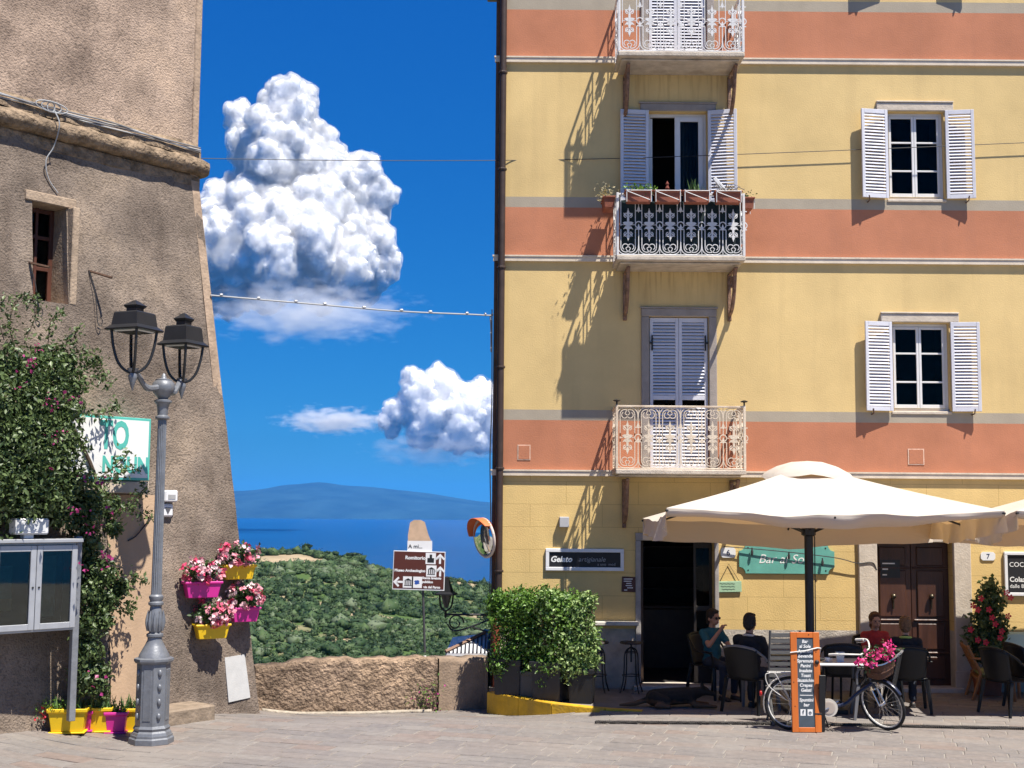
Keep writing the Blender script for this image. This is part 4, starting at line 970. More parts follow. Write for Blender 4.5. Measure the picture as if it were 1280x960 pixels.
# ================================================================== fixtures of the facade
M_blk = MATS['black_iron']
def bpart(mb, name, m, parent=None, **k): return mb.build(name, m, parent or bld, origin=BO, **k)
M_pipe = pmat('brown_downpipe', (.045,.028,.022), rough=.5, var=.25, scale=6, bump=.1)
mb = MB(); px_ = BX0+.085; mb.tube([(px_,FY-.10,1.35),(px_,FY-.10,13.8)], .058, 10); dp = bpart(mb, 'downpipe', M_pipe, smooth=True)
for z in np.arange(1.8, 13.5, 1.62): mb = MB(); mb.lathe([(.07,0),(.075,.02),(.07,.04)], 10, (px_,FY-.10,z)); mb.box(px_-.015,FY-.05,z,px_+.015,FY+.01,z+.03); mb.build('pipe_clip', M_pipe, dp, origin=BO)
mb = MB(); mb.tube([(px_,FY-.10,1.36),(px_-.03,FY-.10,1.1),(px_-.03,FY-.10,-.25)], .062, 10); mb.build('downpipe_foot', pmat('red_lead_paint', (.26,.055,.03), rough=.6, var=.3, scale=8), dp, origin=BO, smooth=True)
mb = MB(); mb.box(BX0-.035, FY-.03, -.3, BX0+.022, FY+.2, 13.8, .006); bpart(mb, 'corner_shade_strip', pmat('corner_shade_brown', (.10,.055,.035), rough=.8, var=.3, scale=5, bump=.3))  # added dark brown strip: shade on the corner's side, painted as colour
MB().tube(curve_pts([(BX0-.06,FY-.06,6.0),(BX0-.05,FY-.05,4.5),(BX0-.07,FY-.06,3.6),(BX0-.045,FY-.05,2.4),(BX0-.06,FY-.05,1.0)], 5), .010, 5).build('edge_cable', M_cable_d, bld, origin=BO)
for r in ((648,557,662,574),(1136,562,1154,580)):
    x0, x1, z0, z1 = frect(*r); mb = MB(); mb.box(x0,FY-.012,z0,x1,FY-.001,z1,.004); pl = bpart(mb, 'access_panel', M_ter)
    mb = MB(); t = .014
    for q in ((x0-t,z0-t,x1+t,z0),(x0-t,z1,x1+t,z1+t),(x0-t,z0,x0,z1),(x1,z0,x1+t,z1)): mb.box(q[0],FY-.008,q[1],q[2],FY-.0015,q[3])
    mb.build('rim', pmat('chipped_edge', (.60,.42,.32), var=.3, scale=20), pl, origin=BO)
x0, x1, z0, z1 = frect(699,646,711,659); mb = MB(); mb.box(x0,FY-.11,z0,x1,FY-.001,z1,.008); bpart(mb, 'junction_box', pmat('grey_plastic', (.42,.42,.43), rough=.5, var=.05, bump=0))
# stone surrounds of the two doors, steps
mb = MB(); x0, x1, z0, z1 = OPEN['bar']; mb.box(x0-.085,FY-.045,0,x0-.002,FY+.1,z1,.008); mb.box(x1+.002,FY-.045,0,x1+.07,FY+.1,z1,.008); mb.box(x0-.085,FY-.046,z1+.002,x1+.07,FY+.1,z1+.12,.008); bpart(mb, 'door_surround', pmat('worn_grey_trim', (.30,.28,.27), var=.2, scale=6, streak=.3))
mb = MB(); mb.box(x0-.12,FY-.16,-.1,x1+.1,FY+.36,.058,.01); bpart(mb, 'doorstep', pmat('marble_step', (.50,.47,.42), rough=.6, var=.15, scale=5))
mb = MB(); x0, x1, z0, z1 = OPEN['door']
for a, b in ((x0-.30,x0-.003),(x1+.003,x1+.28)):
    mb.box(a,FY-.06,0,b,FY+.1,z1+.2,.012); mb.box(a-.02,FY-.075,0,b+.005,FY-.058,.32,.008)
mb.box(x0-.30,FY-.062,z1+.003,x1+.28,FY+.1,z1+.30,.012); bpart(mb, 'door_surround', M_stone)
mb = MB(); mb.box(x0-.1,FY-.14,-.1,x1+.1,FY+.32,.058,.01); bpart(mb, 'doorstep', MATS['marble_step'])
# marble shelf beside the bar door
a = fp(741,776); b = fp(797,781); mb = MB(); mb.box(a.x,FY-.19,b.z,b.x,FY-.002,a.z,.008); bpart(mb, 'marble_shelf', MATS['marble_step'])
# panelled double door
M_door = pmat('dark_brown_door', (.060,.024,.014), rough=.42, var=.35, scale=7, stretch=(1,1,.15), bump=.25, bscale=30)
xm = (x0+x1)/2; yd = FY+.20
for a, b in ((x0,xm-.004),(xm+.004,x1)):
    mb = MB(); mb.box(a,yd,z0,b,yd+.06,z1,.004); leaf = bpart(mb, 'door_leaf', M_door); H = z1-z0; m_ = .085
    for q0, q1 in ((.045,.20),(.25,.43),(.475,.80),(.835,.965)):
        za, zb = z0+H*q0, z0+H*q1; mb = MB()
        mb.box(a+m_,yd-.028,za,b-m_,yd-.001,zb,.024); mb.build('panel', M_door, leaf, origin=BO)
    for q0 in (.225,.452,.818): mb = MB(); mb.box(a+.02,yd-.036,z0+H*q0-.018,b-.02,yd-.001,z0+H*q0+.018,.012); mb.build('moulding', M_door, leaf, origin=BO)
    kx = (a+b)/2; kz = z0+H*.62; mb = MB(); mb.ball((kx,yd-.075,kz),.042,2); mb.tube([(kx,yd-.03,kz),(kx,yd-.07,kz)],.018,8); mb.tube([(kx,yd-.06,kz-.04),(kx,yd-.05,kz-.2)],.014,6); mb.build('knocker', pmat('old_brass', (.10,.085,.06), rough=.35, metal=.8, var=.2), leaf, origin=BO, smooth=True)
a = fp(1101,700); b = fp(1126,723); mb = MB(); mb.box(a.x+.04,yd-.034,b.z,b.x+.04,yd-.03,a.z); o = bpart(mb, 'notice', pmat('black_notice', (.012,.012,.013), rough=.4, bump=0))
for i, wd in enumerate((.2,.09,.07)):
    mb = MB(); zz = a.z-.05-.09*i; mb.box(a.x+.07,yd-.0355,zz-.02,a.x+.07+wd,yd-.0342,zz); mb.build('print', pmat('white_print', (.75,.75,.74), bump=0, var=.02), o, origin=BO)
room_box('door', .3)
# dim bar room
x0, x1, z0, z1 = OPEN['bar']; M_bar = pmat('bar_wall', (.035,.028,.024), rough=.8, var=.3)
room_box('bar', 3.2, M_bar)
mb = MB(); mb.box(x0+.16,FY+2.0,.06,x1+.3,FY+2.5,1.1,.02); mb.box(x0+.1,FY+1.95,1.1,x1+.3,FY+2.55,1.15,.01); bpart(mb, 'bar_counter', pmat('bar_wood', (.05,.028,.018), rough=.5, var=.3))
for k in range(3):
    mb = MB(); mb.box(x0-.2,FY+3.15,1.35+.38*k,x1+.2,FY+3.4,1.37+.38*k); bpart(mb, 'bar_shelf', MATS['bar_wood'])
mb = MB(); xx = x1-.05   # glazed leaf folded back on the right, dark wooden leaf on the left
for za, zb in ((.07,.5),(1.2,1.28),(z1-.12,z1-.01)): mb.box(xx-.22,FY+.2,za,xx+.04,FY+.24,zb,.005)
for xa in (xx-.25, xx): mb.box(xa,FY+.198,.07,xa+.045,FY+.242,z1-.01,.005)
lf = bpart(mb, 'bar_door_leaf', pmat('dark_bar_frame', (.022,.017,.015), rough=.5, var=.2))
MB().box(xx-.21,FY+.218,.5,xx,FY+.222,z1-.12).build('pane', M_glass, lf, origin=BO)
mb = MB(); mb.box(x0+.01,FY+.2,.07,x0+.06,FY+.75,z1-.02,.005); bpart(mb, 'bar_door_leaf', pmat('dark_bar_leaf', (.05,.03,.02), rough=.5, var=.3))
# ------------------------------------------------------------------ signs
M_bb = pmat('black_board', (.012,.012,.014), rough=.6, var=.2, bump=.05); M_chalk = pmat('chalk_white', (.78,.78,.76), rough=.9, bump=0, var=.05); M_chalk2 = pmat('chalk_grey', (.30,.30,.30), rough=.9, bump=0, var=.1)
M_wfr = pmat('white_frame_paint', (.70,.70,.71), rough=.55, var=.06, bump=.05)
def framed_board(name, label, cat, r, frame=.05, out=.045, fmat=None, bmat=None):
    x0, x1, z0, z1 = frect(*r, out); xm = (x0+x1)/2; root = thing(name, label, cat, (xm, FY-.002, z0)); w = x1-x0; h = z1-z0
    mb = MB(); y0 = -out
    mb.box(-w/2,y0,0,w/2,0,frame,.005); mb.box(-w/2,y0,h-frame,w/2,0,h,.005); mb.box(-w/2,y0+.001,frame,-w/2+frame,0,h-frame,.005); mb.box(w/2-frame,y0+.001,frame,w/2,0,h-frame,.005)
    mb.build('frame', fmat or M_wfr, root); MB().box(-w/2+frame,-out*.55,frame,w/2-frame,-.002,h-frame).build('board', bmat or M_bb, root)
    return root, w, h, -out*.55-.0015
gs, w, h, y = framed_board('shop_sign', 'white framed blackboard sign lettered Gelato artigianale above the hedge', 'sign', (682,686,780,713.5), .055)
text('lettering', 'Gelato', .125, M_chalk, gs, (-w/2+.075, y, h*.40), shear=.25, bold=.004)
text('lettering', 'artigianale', .105, M_chalk2, gs, (-.10, y, h*.42), shear=.25)
text('lettering', 'a uno  mod', .062, M_chalk2, gs, (.20, y, h*.24))
root, w, h, y = framed_board('wall_menu', 'white framed black menu board on the wall right of the flowering plant', 'menu board', (1256,690,1318,745), .05)
text('lettering', 'COCKTAIL', .105, M_chalk, root, (-w/2+.08, y, h*.66)); text('lettering', 'Colazioni', .11, M_chalk, root, (-w/2+.08, y, h*.32), bold=.002); text('lettering', 'dalle 8:00', .085, M_chalk, root, (-w/2+.08, y, h*.18))
# dark red notice by the bar door
x0, x1, z0, z1 = frect(777,721,795,740,.02); pl = thing('menu_plate', 'small dark red menu plate hung left of the bar door', 'sign', ((x0+x1)/2, FY-.003, z0)); w, h = x1-x0, z1-z0
mb = MB(); mb.box(-w/2,-.018,0,w/2,-.002,h,.004, M=Matrix.Rotation(R(2),4,'Y')); mb.build('plate', pmat('oxblood_board', (.055,.012,.012), rough=.5, var=.15), pl)
for i, (wd, dx) in enumerate(((.14,-.01),(.12,-.02),(.08,.0),(.1,.0),(.09,.02),(.05,-.05))):
    mb = MB(); zz = h*.88-i*h*.145; mb.box(-wd/2+dx,-.0205,zz-.012,wd/2+dx,-.019,zz); mb.build('print_line', M_chalk, pl)
# house number tiles
for body, r, lab in (('6',(901,684.5,919.5,697),'white number tile reading 6 beside the turquoise bar plaque'),('7',(1226,690,1244,700.5),'white number tile reading 7 between brown door and black menu')):
    x0, x1, z0, z1 = frect(*r,.015); t = thing('number_tile', lab, 'house number', ((x0+x1)/2, FY-.002, z0)); w, h = x1-x0, z1-z0
    mb = MB(); c_ = .03; mb.prism([(-w/2+c_,0),(w/2-c_,0),(w/2,c_),(w/2,h-c_),(w/2-c_,h),(-w/2+c_,h),(-w/2,h-c_),(-w/2,c_)], -.016, -.001); mb.build('tile', pmat('glazed_white', (.74,.74,.74), rough=.25, var=.04, bump=0), t)
    text('number', body, h*.8, pmat('number_ink', (.03,.04,.09), bump=0), t, (0,-.0175,h*.22), align='CENTER', bold=.002)
# green plaque of the bar
x0, x1, z0, z1 = frect(924,681,1043,717,.03); pq = thing('bar_plaque', 'turquoise plaque with scooped corners lettered Bar al Sole', 'sign', ((x0+x1)/2, FY-.002, z0)); w, h = x1-x0, z1-z0
poly = []; rr = .10
for cx, cz, a0 in ((w/2,0,math.pi),(w/2,h,-math.pi/2),(-w/2,h,0),(-w/2,0,math.pi/2)):
    pts_ = [(cx+rr*math.cos(a0-t_), cz+rr*math.sin(a0-t_)) for t_ in np.linspace(0, math.pi/2, 7)]; poly += pts_
MB().prism(poly, -.032, -.002).build('board', pmat('turquoise_paint', (.12,.36,.30), rough=.5, var=.12, scale=6, bump=.1), pq)
text('lettering', 'Bar al Sole', .20, M_chalk, pq, (-w/2+.30, -.034, h*.36), shear=.3, bold=.0)
for sx in (-1,1):
    for zz in (.05,h-.05): mb = MB(); mb.lathe([(.012,0),(.012,.004),(0,.006)],8,M=Matrix.Translation((sx*(w/2-.14),-.032,zz)) @ Matrix.Rotation(R(90),4,'X')); mb.build('screw', M_blk, pq)
# small green board hung on a string
x0, x1, z0, z1 = frect(897,726.5,927,740,.02); hg = thing('hanging_sign', 'little pale green board hung on a string below the number 6', 'sign', ((x0+x1)/2, FY-.003, z0)); w, h = x1-x0, z1-z0
mb = MB(); mb.box(-w/2,-.03,0,w/2,-.012,h,.003, M=Matrix.Rotation(R(-1.5),4,'Y')); mb.build('board', pmat('pale_green_board', (.33,.50,.33), rough=.7, var=.1), hg)
top = fp(911,705,.02); dx = top.x-(x0+x1)/2
MB().tube([(-w/2+.03,-.02,h-.01),(dx,-.012,top.z-z0),(w/2-.03,-.02,h-.01)], .005, 5).build('string', M_cable_d, hg)
for i in range(3): MB().tube([(-w/2+.03+.02*i+k*.022, -.0315, h*(.78-.26*i)+.008*math.sin(k*2.3+i)) for k in range(int((w-.1)/.022)-i)], .0028, 4).build('scribble', pmat('dark_ink', (.04,.07,.05), bump=0), hg)
# string of little lamps along the wall
sl = thing('string_lights', 'sagging black cable with small hanging bulbs in front of the bar sign', 'string lights', (fp(900,690).x, FY-.05, fp(900,690).z))
P = curve_pts([fp(905,683,.06),fp(975,689,.08),fp(1043,697,.08),fp(1072,704,.07),fp(1090,703,.07),fp(1096,712,.06)], 8)
MB().tube(P, .008, 5).build('cable', M_cable_d, sl, origin=sl.location)
for px__, py__ in ((940,687),(986,692),(1028,700)):
    p = fp(px__, py__, .07); mb = MB(); mb.tube([p+Vector((0,0,.03)), p+Vector((0,-.005,-.01))], .012, 6); mb.lathe([(.012,0),(.022,-.03),(.018,-.085),(0,-.10)][::-1], 8, tuple(p+Vector((0,-.005,0)))); mb.build('bulb', M_cable_d, sl, origin=sl.location, smooth=True)
# thin wires in front of the houses
def wire(name, label, ctrl, r, mat, bumps=0):
    P = curve_pts(ctrl, 10); root = thing(name, label, 'cable', P[0]); MB().tube(P, r, 5).build('cable', mat, root, origin=P[0], smooth=True)
    if bumps:
        for k in range(bumps):
            p = P[int((k+.5)*len(P)/bumps)]; q = P[min(len(P)-1, int((k+.5)*len(P)/bumps)+1)]; MB().tube([p+Vector((0,0,.015)), p.lerp(q,.28)+Vector((0,0,.02))], .022, 6).build('clip', pmat('pale_clip', (.55,.55,.55), bump=0), root, origin=P[0])
    return root
tw0 = TC - TN*TB - TU*TB + Vector((0,0,0))
wire('overhead_wire', 'thin overhead wire from the tower cordon across to the yellow house', [at(249,198,TC.y-.2), at(430,200.5,19.2), at(622,200.5,FY-.06), at(770,198,FY-.07), at(1000,190,FY-.07), at(1290,178,FY-.07)], .006, M_cable_d)
wire('overhead_cable', 'twisted pale overhead cable sagging between tower and yellow house', [t_hit(263,369,.02), at(380,379,18.9), at(500,389,19.7), at(606,394,FY-.1), at(613,398,FY-.04), at(614,440,FY-.04)], .013, M_cable_l, 14)
# ------------------------------------------------------------------ convex mirror and wall lantern at the house corner
mc = at(602,673,FY-.25); mir = thing('traffic_mirror', 'round convex traffic mirror with orange hood at the house corner', 'mirror', mc, R(-60)); mir.rotation_euler = (0,R(-12),R(-60))
Ry = Matrix.Rotation(R(90),4,'X') @ Matrix.Rotation(0,4,'Z'); rot = Matrix.Rotation(R(8),4,'X') @ Matrix.Rotation(R(90),4,'X')
rM = .30; prof = [(0,.05)] + [(rM*.93*math.sin(a), .05-.09*(1-math.cos(a))*1.2) for a in np.linspace(.1, math.pi/2*.98, 12)]
MB().lathe(prof[::-1], 32, M=rot).build('mirror_glass', pmat('mirror_silver', (.80,.82,.82), rough=.03, metal=1.0, var=0, bump=0), mir, smooth='all')
M_org = pmat('orange_plastic', (.62,.15,.05), rough=.45, var=.08, bump=0)
MB().tube([rot @ Vector((rM*math.cos(a), rM*math.sin(a), -.05)) for a in np.linspace(0, 2*math.pi, 37)], .022, 8, cap=False).build('rim', pmat('pale_rim', (.60,.50,.45), var=.1, bump=0), mir, smooth=True)
vs = []; fs = []; A_ = np.linspace(R(25), R(165), 17)
for a in A_: vs += [rot @ Vector((rM*1.03*math.cos(a), rM*1.03*math.sin(a), -.06)), rot @ Vector((rM*1.06*math.cos(a), rM*1.06*math.sin(a)+.01, .10*math.sin(a)+.02)), rot @ Vector((rM*1.08*math.cos(a), rM*1.08*math.sin(a)+.012, .10*math.sin(a)+.015)), rot @ Vector((rM*1.06*math.cos(a), rM*1.06*math.sin(a), -.07))]
for i in range(16):
    for k in range(4): fs.append((4*i+k, 4*i+(k+1) % 4, 4*i+4+(k+1) % 4, 4*i+4+k))
MB().add(vs, fs).build('hood', M_org, mir, smooth=True)
MB().lathe([(0,-.10),(rM*.9,-.09),(rM*1.0,-.05)], 24, M=rot).build('back_shell', M_org, mir, smooth=True)
inv = Matrix.Rotation(R(60),4,'Z')
MB().tube([inv @ Vector(p) for p in ((0,.08,0),(.10,.22,0),(.14,.26,-.02))], .022, 8).build('bracket', M_blk, mir)
# lantern on a scrolled bracket
lc = at(566,760,FY+.05); wlamp = thing('wall_lantern', 'black wall lantern on a scrolled iron bracket behind the tourist sign', 'lantern', (BX0, FY+.1, lc.z))
zarm = at(560,768,FY+.1).z - lc.z; xa = at(557,768,FY+.1).x-BX0
mb = MB(); mb.tube([(0,0,zarm),(xa,0,zarm)], .018, 6); mb.tube([(xa+.16+.13*math.cos(a)*(1-a/12), 0, zarm-.13+.13*math.sin(a)*(1-a/14)) for a in np.linspace(0,6.5,22)], .013, 5)
mb.tube(curve_pts([(xa+.03,0,zarm-.15),(xa+.12,0,zarm-.25),(xa+.32,0,zarm-.22),(-.02,0,zarm-.06)],6), .015, 5); mb.tube([(0,0,zarm-.3),(xa+.40,0,zarm-.18)], .014, 5); mb.box(-.01,-.05,zarm-.4,.012,.05,zarm+.1,.004)
mb.build('bracket', M_blk, wlamp)
zl = at(560,742,FY+.1).z-lc.z; ztp = at(560,722,FY+.1).z-lc.z
MB().tube(curve_pts([(xa-.10,0,zl),(xa-.08,0,zl-.2),(xa,0,zarm+.04),(xa,0,zarm-.05),(xa,0,zarm+.04),(xa+.09,0,zl-.2),(xa+.12,0,zl)],6), .016, 6).build('yoke', M_blk, wlamp)
MB().lathe([(.01,ztp-zl+.02),(.04,ztp-zl),(.05,ztp-zl-.03),(.13,.03),(.20,.0),(.20,-.02),(.13,-.01)][::-1], 4, (xa+.01,0,zl), rot=R(30)).build('hood', M_blk, wlamp)
MB().lathe([(.035,-.22),(.10,-.02)], 4, (xa+.01,0,zl), rot=R(30)).build('glass', pmat('smoked_glass', (.05,.05,.05), rough=.1, bump=0), wlamp)
# ================================================================== tourist sign post
bp = Vector((*gnd(531, 884, -.27)[:2], -.27)); SY = bp.y-.16; sg = thing('tourist_sign', 'brown tourist direction sign with arrows on a thin grey post', 'sign', (at(531,800,SY).x, SY, -.3))
def sgp(px, py): 
    p = at(px, py, SY); return p.x-sg.location.x, p.z-sg.location.z
M_post = pmat('galvanised_post', (.36,.37,.39), rough=.4, metal=.6, var=.15, bump=0)
xt, zt_ = sgp(527,690); xb, zb = sgp(531,820)
mb = MB(); mb.tube([(0,.05,0),(0,.05,zb)],.024,10); mb.build('post_foot', pmat('white_sleeve', (.62,.60,.58), var=.1), sg, smooth=True)
mb = MB(); mb.tube([(0,.05,zb+.05),(xt,.05,zt_)],.019,10); mb.build('post', pmat('dark_post', (.055,.055,.06), rough=.5), sg, smooth=True)
x0, z1 = sgp(491,688); x1, _ = sgp(556,686); _, z0 = sgp(524,737)
M_brn = pmat('sign_brown', (.085,.022,.014), rough=.4, var=.06, bump=0); M_sw = pmat('sign_white', (.72,.72,.72), rough=.4, var=.03, bump=0)
tilt = Matrix.Translation((x0,0,z0)) @ Matrix.Rotation(R(1.2),4,'Y'); W, H = x1-x0, z1-z0
MB().box(0,-.004,0,W,.012,H,.002,M=tilt).build('panel', M_sw, sg); MB().box(.012,-.007,.02,W-.012,-.0045,H-.012,M=tilt).build('face', M_brn, sg)
def q(mb, name, m): return mb.build(name, m, sg)
def arrow(cx, cz, s, up=True):
    P = [(0,.5),(.5,0),(.36,-.13),(.10,.13),(.10,-.5),(-.10,-.5),(-.10,.13),(-.36,-.13),(-.5,0)]
    if not up: P = [(-z, x) for x, z in P]
    mb = MB(); n = len(P); mb.add([tilt @ Vector((cx+x*s, -.0088, cz+z*s)) for x, z in P], [(0,1,2,3,7,8),(3,4,5,6),(3,6,7)]); q(mb, 'arrow', M_sw)
rows_ = [H*.82, H*.50, H*.20]; s = H*.24
arrow(W*.90, rows_[0], s*1.1); arrow(W*.91, rows_[1], s*1.1); arrow(W*.11, rows_[2], s*1.1, False)
def icon(cx, cz, kind):
    mb = MB(); mb.box(cx-s*.55,-.0088,cz-s*.6,cx+s*.55,-.0072,cz+s*.6,M=tilt); ic = q(mb, 'pictogram', M_sw); mb = MB(); m = M_blk
    if kind == 'temple':
        mb.add([tilt @ Vector((cx+x*s, -.0095, cz+z*s)) for x, z in ((-.42,.16),(.42,.16),(0,.42))], [(0,1,2)])
        for k in (-.3,-.1,.1,.3): mb.box(cx+k*s-.008,-.0096,cz-.32*s,cx+k*s+.008,-.009,cz+.14*s,M=tilt)
        mb.box(cx-.42*s,-.0096,cz-.42*s,cx+.42*s,-.009,cz-.34*s,M=tilt)
    elif kind == 'building':
        mb.box(cx-.36*s,-.0096,cz-.45*s,cx+.36*s,-.009,cz+.05*s,M=tilt); mb.box(cx-.12*s,-.0096,cz+.05*s,cx+.14*s,-.009,cz+.42*s,M=tilt)
    else:
        m = pmat('logo_blue', (.02,.07,.30), bump=0); mb.add([tilt @ Vector((cx+(.34*math.cos(a))*s*(1 if k % 2 else .6), -.0095, cz+.28*math.sin(a)*s*(1 if k % 3 else .7))) for k, a in enumerate(np.linspace(0,6,12))], [tuple(range(12))])
    mb.build('glyph', m, ic)
icon(W*.72, rows_[0], 'building'); icon(W*.74, rows_[1], 'temple'); icon(W*.30, rows_[2], 'temple'); icon(W*.47, rows_[2], 'logo')
def st(body, x, z, size, al='RIGHT'):
    p = tilt @ Vector((x, -.0078, z)); return text('lettering', body, size, M_sw, sg, p, rot=(math.pi/2, R(1.2), 0), align=al, bold=.0025)
st('Romitorio', W*.62, rows_[0]-.02, .075); st('Museo Archeologico', W*.625, rows_[1]-.02, .057); st('Stanza lavatoio', W*.57, rows_[2]+.055, .049, 'LEFT'); st('pubblico', W*.57, rows_[2]-.005, .049, 'LEFT'); st('via del Parco', W*.60, rows_[2]-.085, .05, 'LEFT')
# small white plate with a beige tongue above
x0, za = sgp(509,688); x1, _ = sgp(540,687); _, zb = sgp(524,676); _, zc_ = sgp(520,650)
mb = MB(); mb.box(x0,.014,za-.08,x1,.022,zb,.002); pt = q(mb, 'upper_plate', M_sw)
xa, xb = sgp(510,655)[0], sgp(536,660)[0]
mb = MB(); mb.prism([(x0+.01,zb),(x1-.02,zb),(x1-.06,zb+.10),(x1-.12,zc_-.03),(x1-.18,zc_),(xa+.09,zc_),(xa+.03,zc_-.04),(x0+.005,zb+.08)], .0135, .021); mb.build('faded_panel', pmat('faded_beige', (.52,.36,.24), rough=.7, var=.15, scale=8), pt)
text('lettering', 'A mi...', .085, pmat('plate_ink', (.02,.02,.02), bump=0), pt, (x0+.015, .0125, za+.035), bold=.001)

# ================================================================== cast-iron lamp post
LP = gnd(189, 928); LZ = float(gz(LP.x, LP.y)); lp = thing('lamp_post', 'grey cast-iron lamp post with two black lanterns in front of the tower', 'street lamp', (LP.x, LP.y, LZ), R(-6))
k_ = LP.y/F*1.0   # metres per photo pixel at the post
M_cast = pmat('grey_cast_iron', (.175,.185,.205), rough=.42, metal=.25, var=.18, scale=9, bump=.12, bscale=30, streak=.3, stain=(.09,.09,.10))
hz_ = lambda py: at(190, py, LP.y).z - LZ
M_oct = R(22.5)
MB().lathe([(.262,0),(.262,.06),(.245,.075),(.245,.10)], 8, rot=M_oct).build('base_plate', M_cast, lp)
p0 = hz_(905); p1 = hz_(829)
MB().lathe([(.235,.10),(.225,.13),(.205,.15),(.215,.18),(.195,.21),(.195,p1),(.215,p1+.01),(.232,p1+.035),(.232,p1+.06),(.20,p1+.075)], 8, rot=M_oct).build('pedestal', M_cast, lp)
ped = lp.children[-1]
for a in range(8):     # raised panels and rosettes on the pedestal
    Mx = Matrix.Rotation(M_oct*2*a,4,'Z'); r_ = .195*math.cos(M_oct)
    if a % 2 == 0: MB().box(r_-.003,-.05,.27,r_+.006,.05,p1-.06,.006,M=Mx).build('panel', M_cast, ped)
    else:
        for z in np.linspace(.32, p1-.10, 4): mb = MB(); mb.ball(tuple(Mx @ Vector((r_+.004,0,z))), (.026,.026,.045), 2); mb.build('rosette', M_cast, ped, smooth=True)
zb0 = p1+.075; s0 = hz_(742)
prof = [(.185,zb0),(.175,zb0+.03),(.12,zb0+.13),(.085,zb0+.20),(.085,zb0+.23),(.10,zb0+.245),(.10,zb0+.27),(.07,zb0+.29),(.085,zb0+.33),(.098,zb0+.40),(.092,zb0+.48),(.072,zb0+.56),(.065,zb0+.60),(.09,zb0+.62),(.09,zb0+.645),(.07,zb0+.66),(.085,zb0+.70),(.085,zb0+.72),(.066,zb0+.74)]
MB().lathe(prof, 24).build('bulbous_stem', M_cast, lp, smooth=True)
bs = lp.children[-1]
for k in range(10):
    a = k*math.pi/5; mb = MB(); mb.tube([((.09+.01*math.sin(t_*3.1))*math.cos(a), (.09+.01*math.sin(t_*3.1))*math.sin(a), zb0+.31+.24*t_) for t_ in np.linspace(0,1,6)], [.012,.02,.024,.02,.012,.004], 5); mb.build('acanthus_leaf', M_cast, bs, smooth=True)
ztop = hz_(522)
mb = MB(); nfl = 16; rs = [.063,.053]; vs = []; fs = []
for i, z in enumerate((zb0+.73, ztop)):
    for k in range(nfl*2): a = math.pi*k/nfl; r_ = rs[i]*(1 if k % 2 else .88); vs.append((r_*math.cos(a), r_*math.sin(a), z))
for k in range(nfl*2): k2 = (k+1) % (nfl*2); fs.append((k,k2,nfl*2+k2,nfl*2+k))
mb.add(vs, fs).build('fluted_shaft', M_cast, lp)
MB().lathe([(.055,ztop-.03),(.085,ztop-.01),(.085,ztop+.01),(.06,ztop+.03),(.065,ztop+.10),(.075,ztop+.16),(.105,ztop+.19),(.105,ztop+.21),(.06,ztop+.23),(.07,ztop+.25),(.12,ztop+.30),(.142,ztop+.36),(.13,ztop+.42),(.10,ztop+.45),(.10,ztop+.465),(.04,ztop+.48),(.03,ztop+.50),(.022,ztop+.53),(0,ztop+.55)], 24).build('urn', M_cast, lp, smooth=True)
M_lan = pmat('black_lantern_paint', (.018,.019,.022), rough=.4, var=.15, bump=.05)
zurn = ztop+.36
def lantern(px, Yl, e_py, w_px, tip_py, bot_py, rzl):
    p = at(px, e_py, Yl); c = lp.matrix_world; d = Matrix.Rotation(R(6),4,'Z') @ (Vector((p.x,p.y,0)) - Vector((LP.x,LP.y,0))); s = Yl/F
    ze = p.z-LZ; zt = at(px,tip_py,Yl).z-LZ; zb = at(px,bot_py,Yl).z-LZ; r_ = w_px*s/2*.98; X, Y_ = d.x, d.y
    mb = MB(); mb.tube(curve_pts([(X*.18,Y_*.18,zurn),(X*.55,Y_*.55,zurn-.02),(X*.85,Y_*.85,zurn+.12),(X,Y_,zb+.06)],6), [.04]*7+[.034]*12, 8); mb.lathe([(0,-.18),(.022,-.12),(.05,-.03),(.055,.0),(.04,.04),(.06,.06),(.07,.09)],10,(X,Y_,zb-.02)); arm = mb.build('arm', M_cast, lp, smooth=True)
    L = bpy.data.objects.new('lantern', None); 
    H = ze-zb; hd = zt-ze
    mb = MB(); mb.lathe([(r_*1.0,-.03),(r_*1.04,-.012),(r_*.80,.035),(r_*.72,hd*.52),(r_*.66,hd*.56),(r_*.30,hd*.60),(r_*.30,hd*.70),(r_*.36,hd*.74),(r_*.42,hd*.80),(r_*.22,hd*.90),(r_*.10,hd*.97),(0,hd)], 4, (X,Y_,ze), rot=rzl); ln = mb.build('lantern', M_lan, lp)
    MB().lathe([(r_*.62,-.05),(r_*.70,-.03)], 4, (X,Y_,ze), rot=rzl).build('reflector', pmat('lamp_white', (.6,.6,.58), bump=0), ln)
    mb = MB()
    for k in range(4):
        a = rzl + k*math.pi/2; ca_, sa_ = math.cos(a), math.sin(a)
        mb.tube(curve_pts([(X+ca_*q*r_, Y_+sa_*q*r_, ze+z) for q, z in ((.78,-.03),(.70,-H*.40),(.54,-H*.72),(.30,-H*.90),(.02,-H*.98))],4), .017, 6)
    mb.ball((X,Y_,ze-H*.93),(.05,.05,.04),2); mb.build('cage', M_lan, ln, smooth=True)
    MB().lathe([(.03,-H*.90),(r_*.40,-H*.68),(r_*.56,-H*.40),(r_*.64,-.04)], 4, (X,Y_,ze), rot=rzl).build('glass', glassmat('lantern_glass',(.97,.97,.97),1.03), ln)
    bpy.data.objects.remove(L)
lantern(168, LP.y-.55, 411, 72, 375, 468, R(28)); lantern(229, LP.y+.62, 430, 64, 391, 480, R(28))

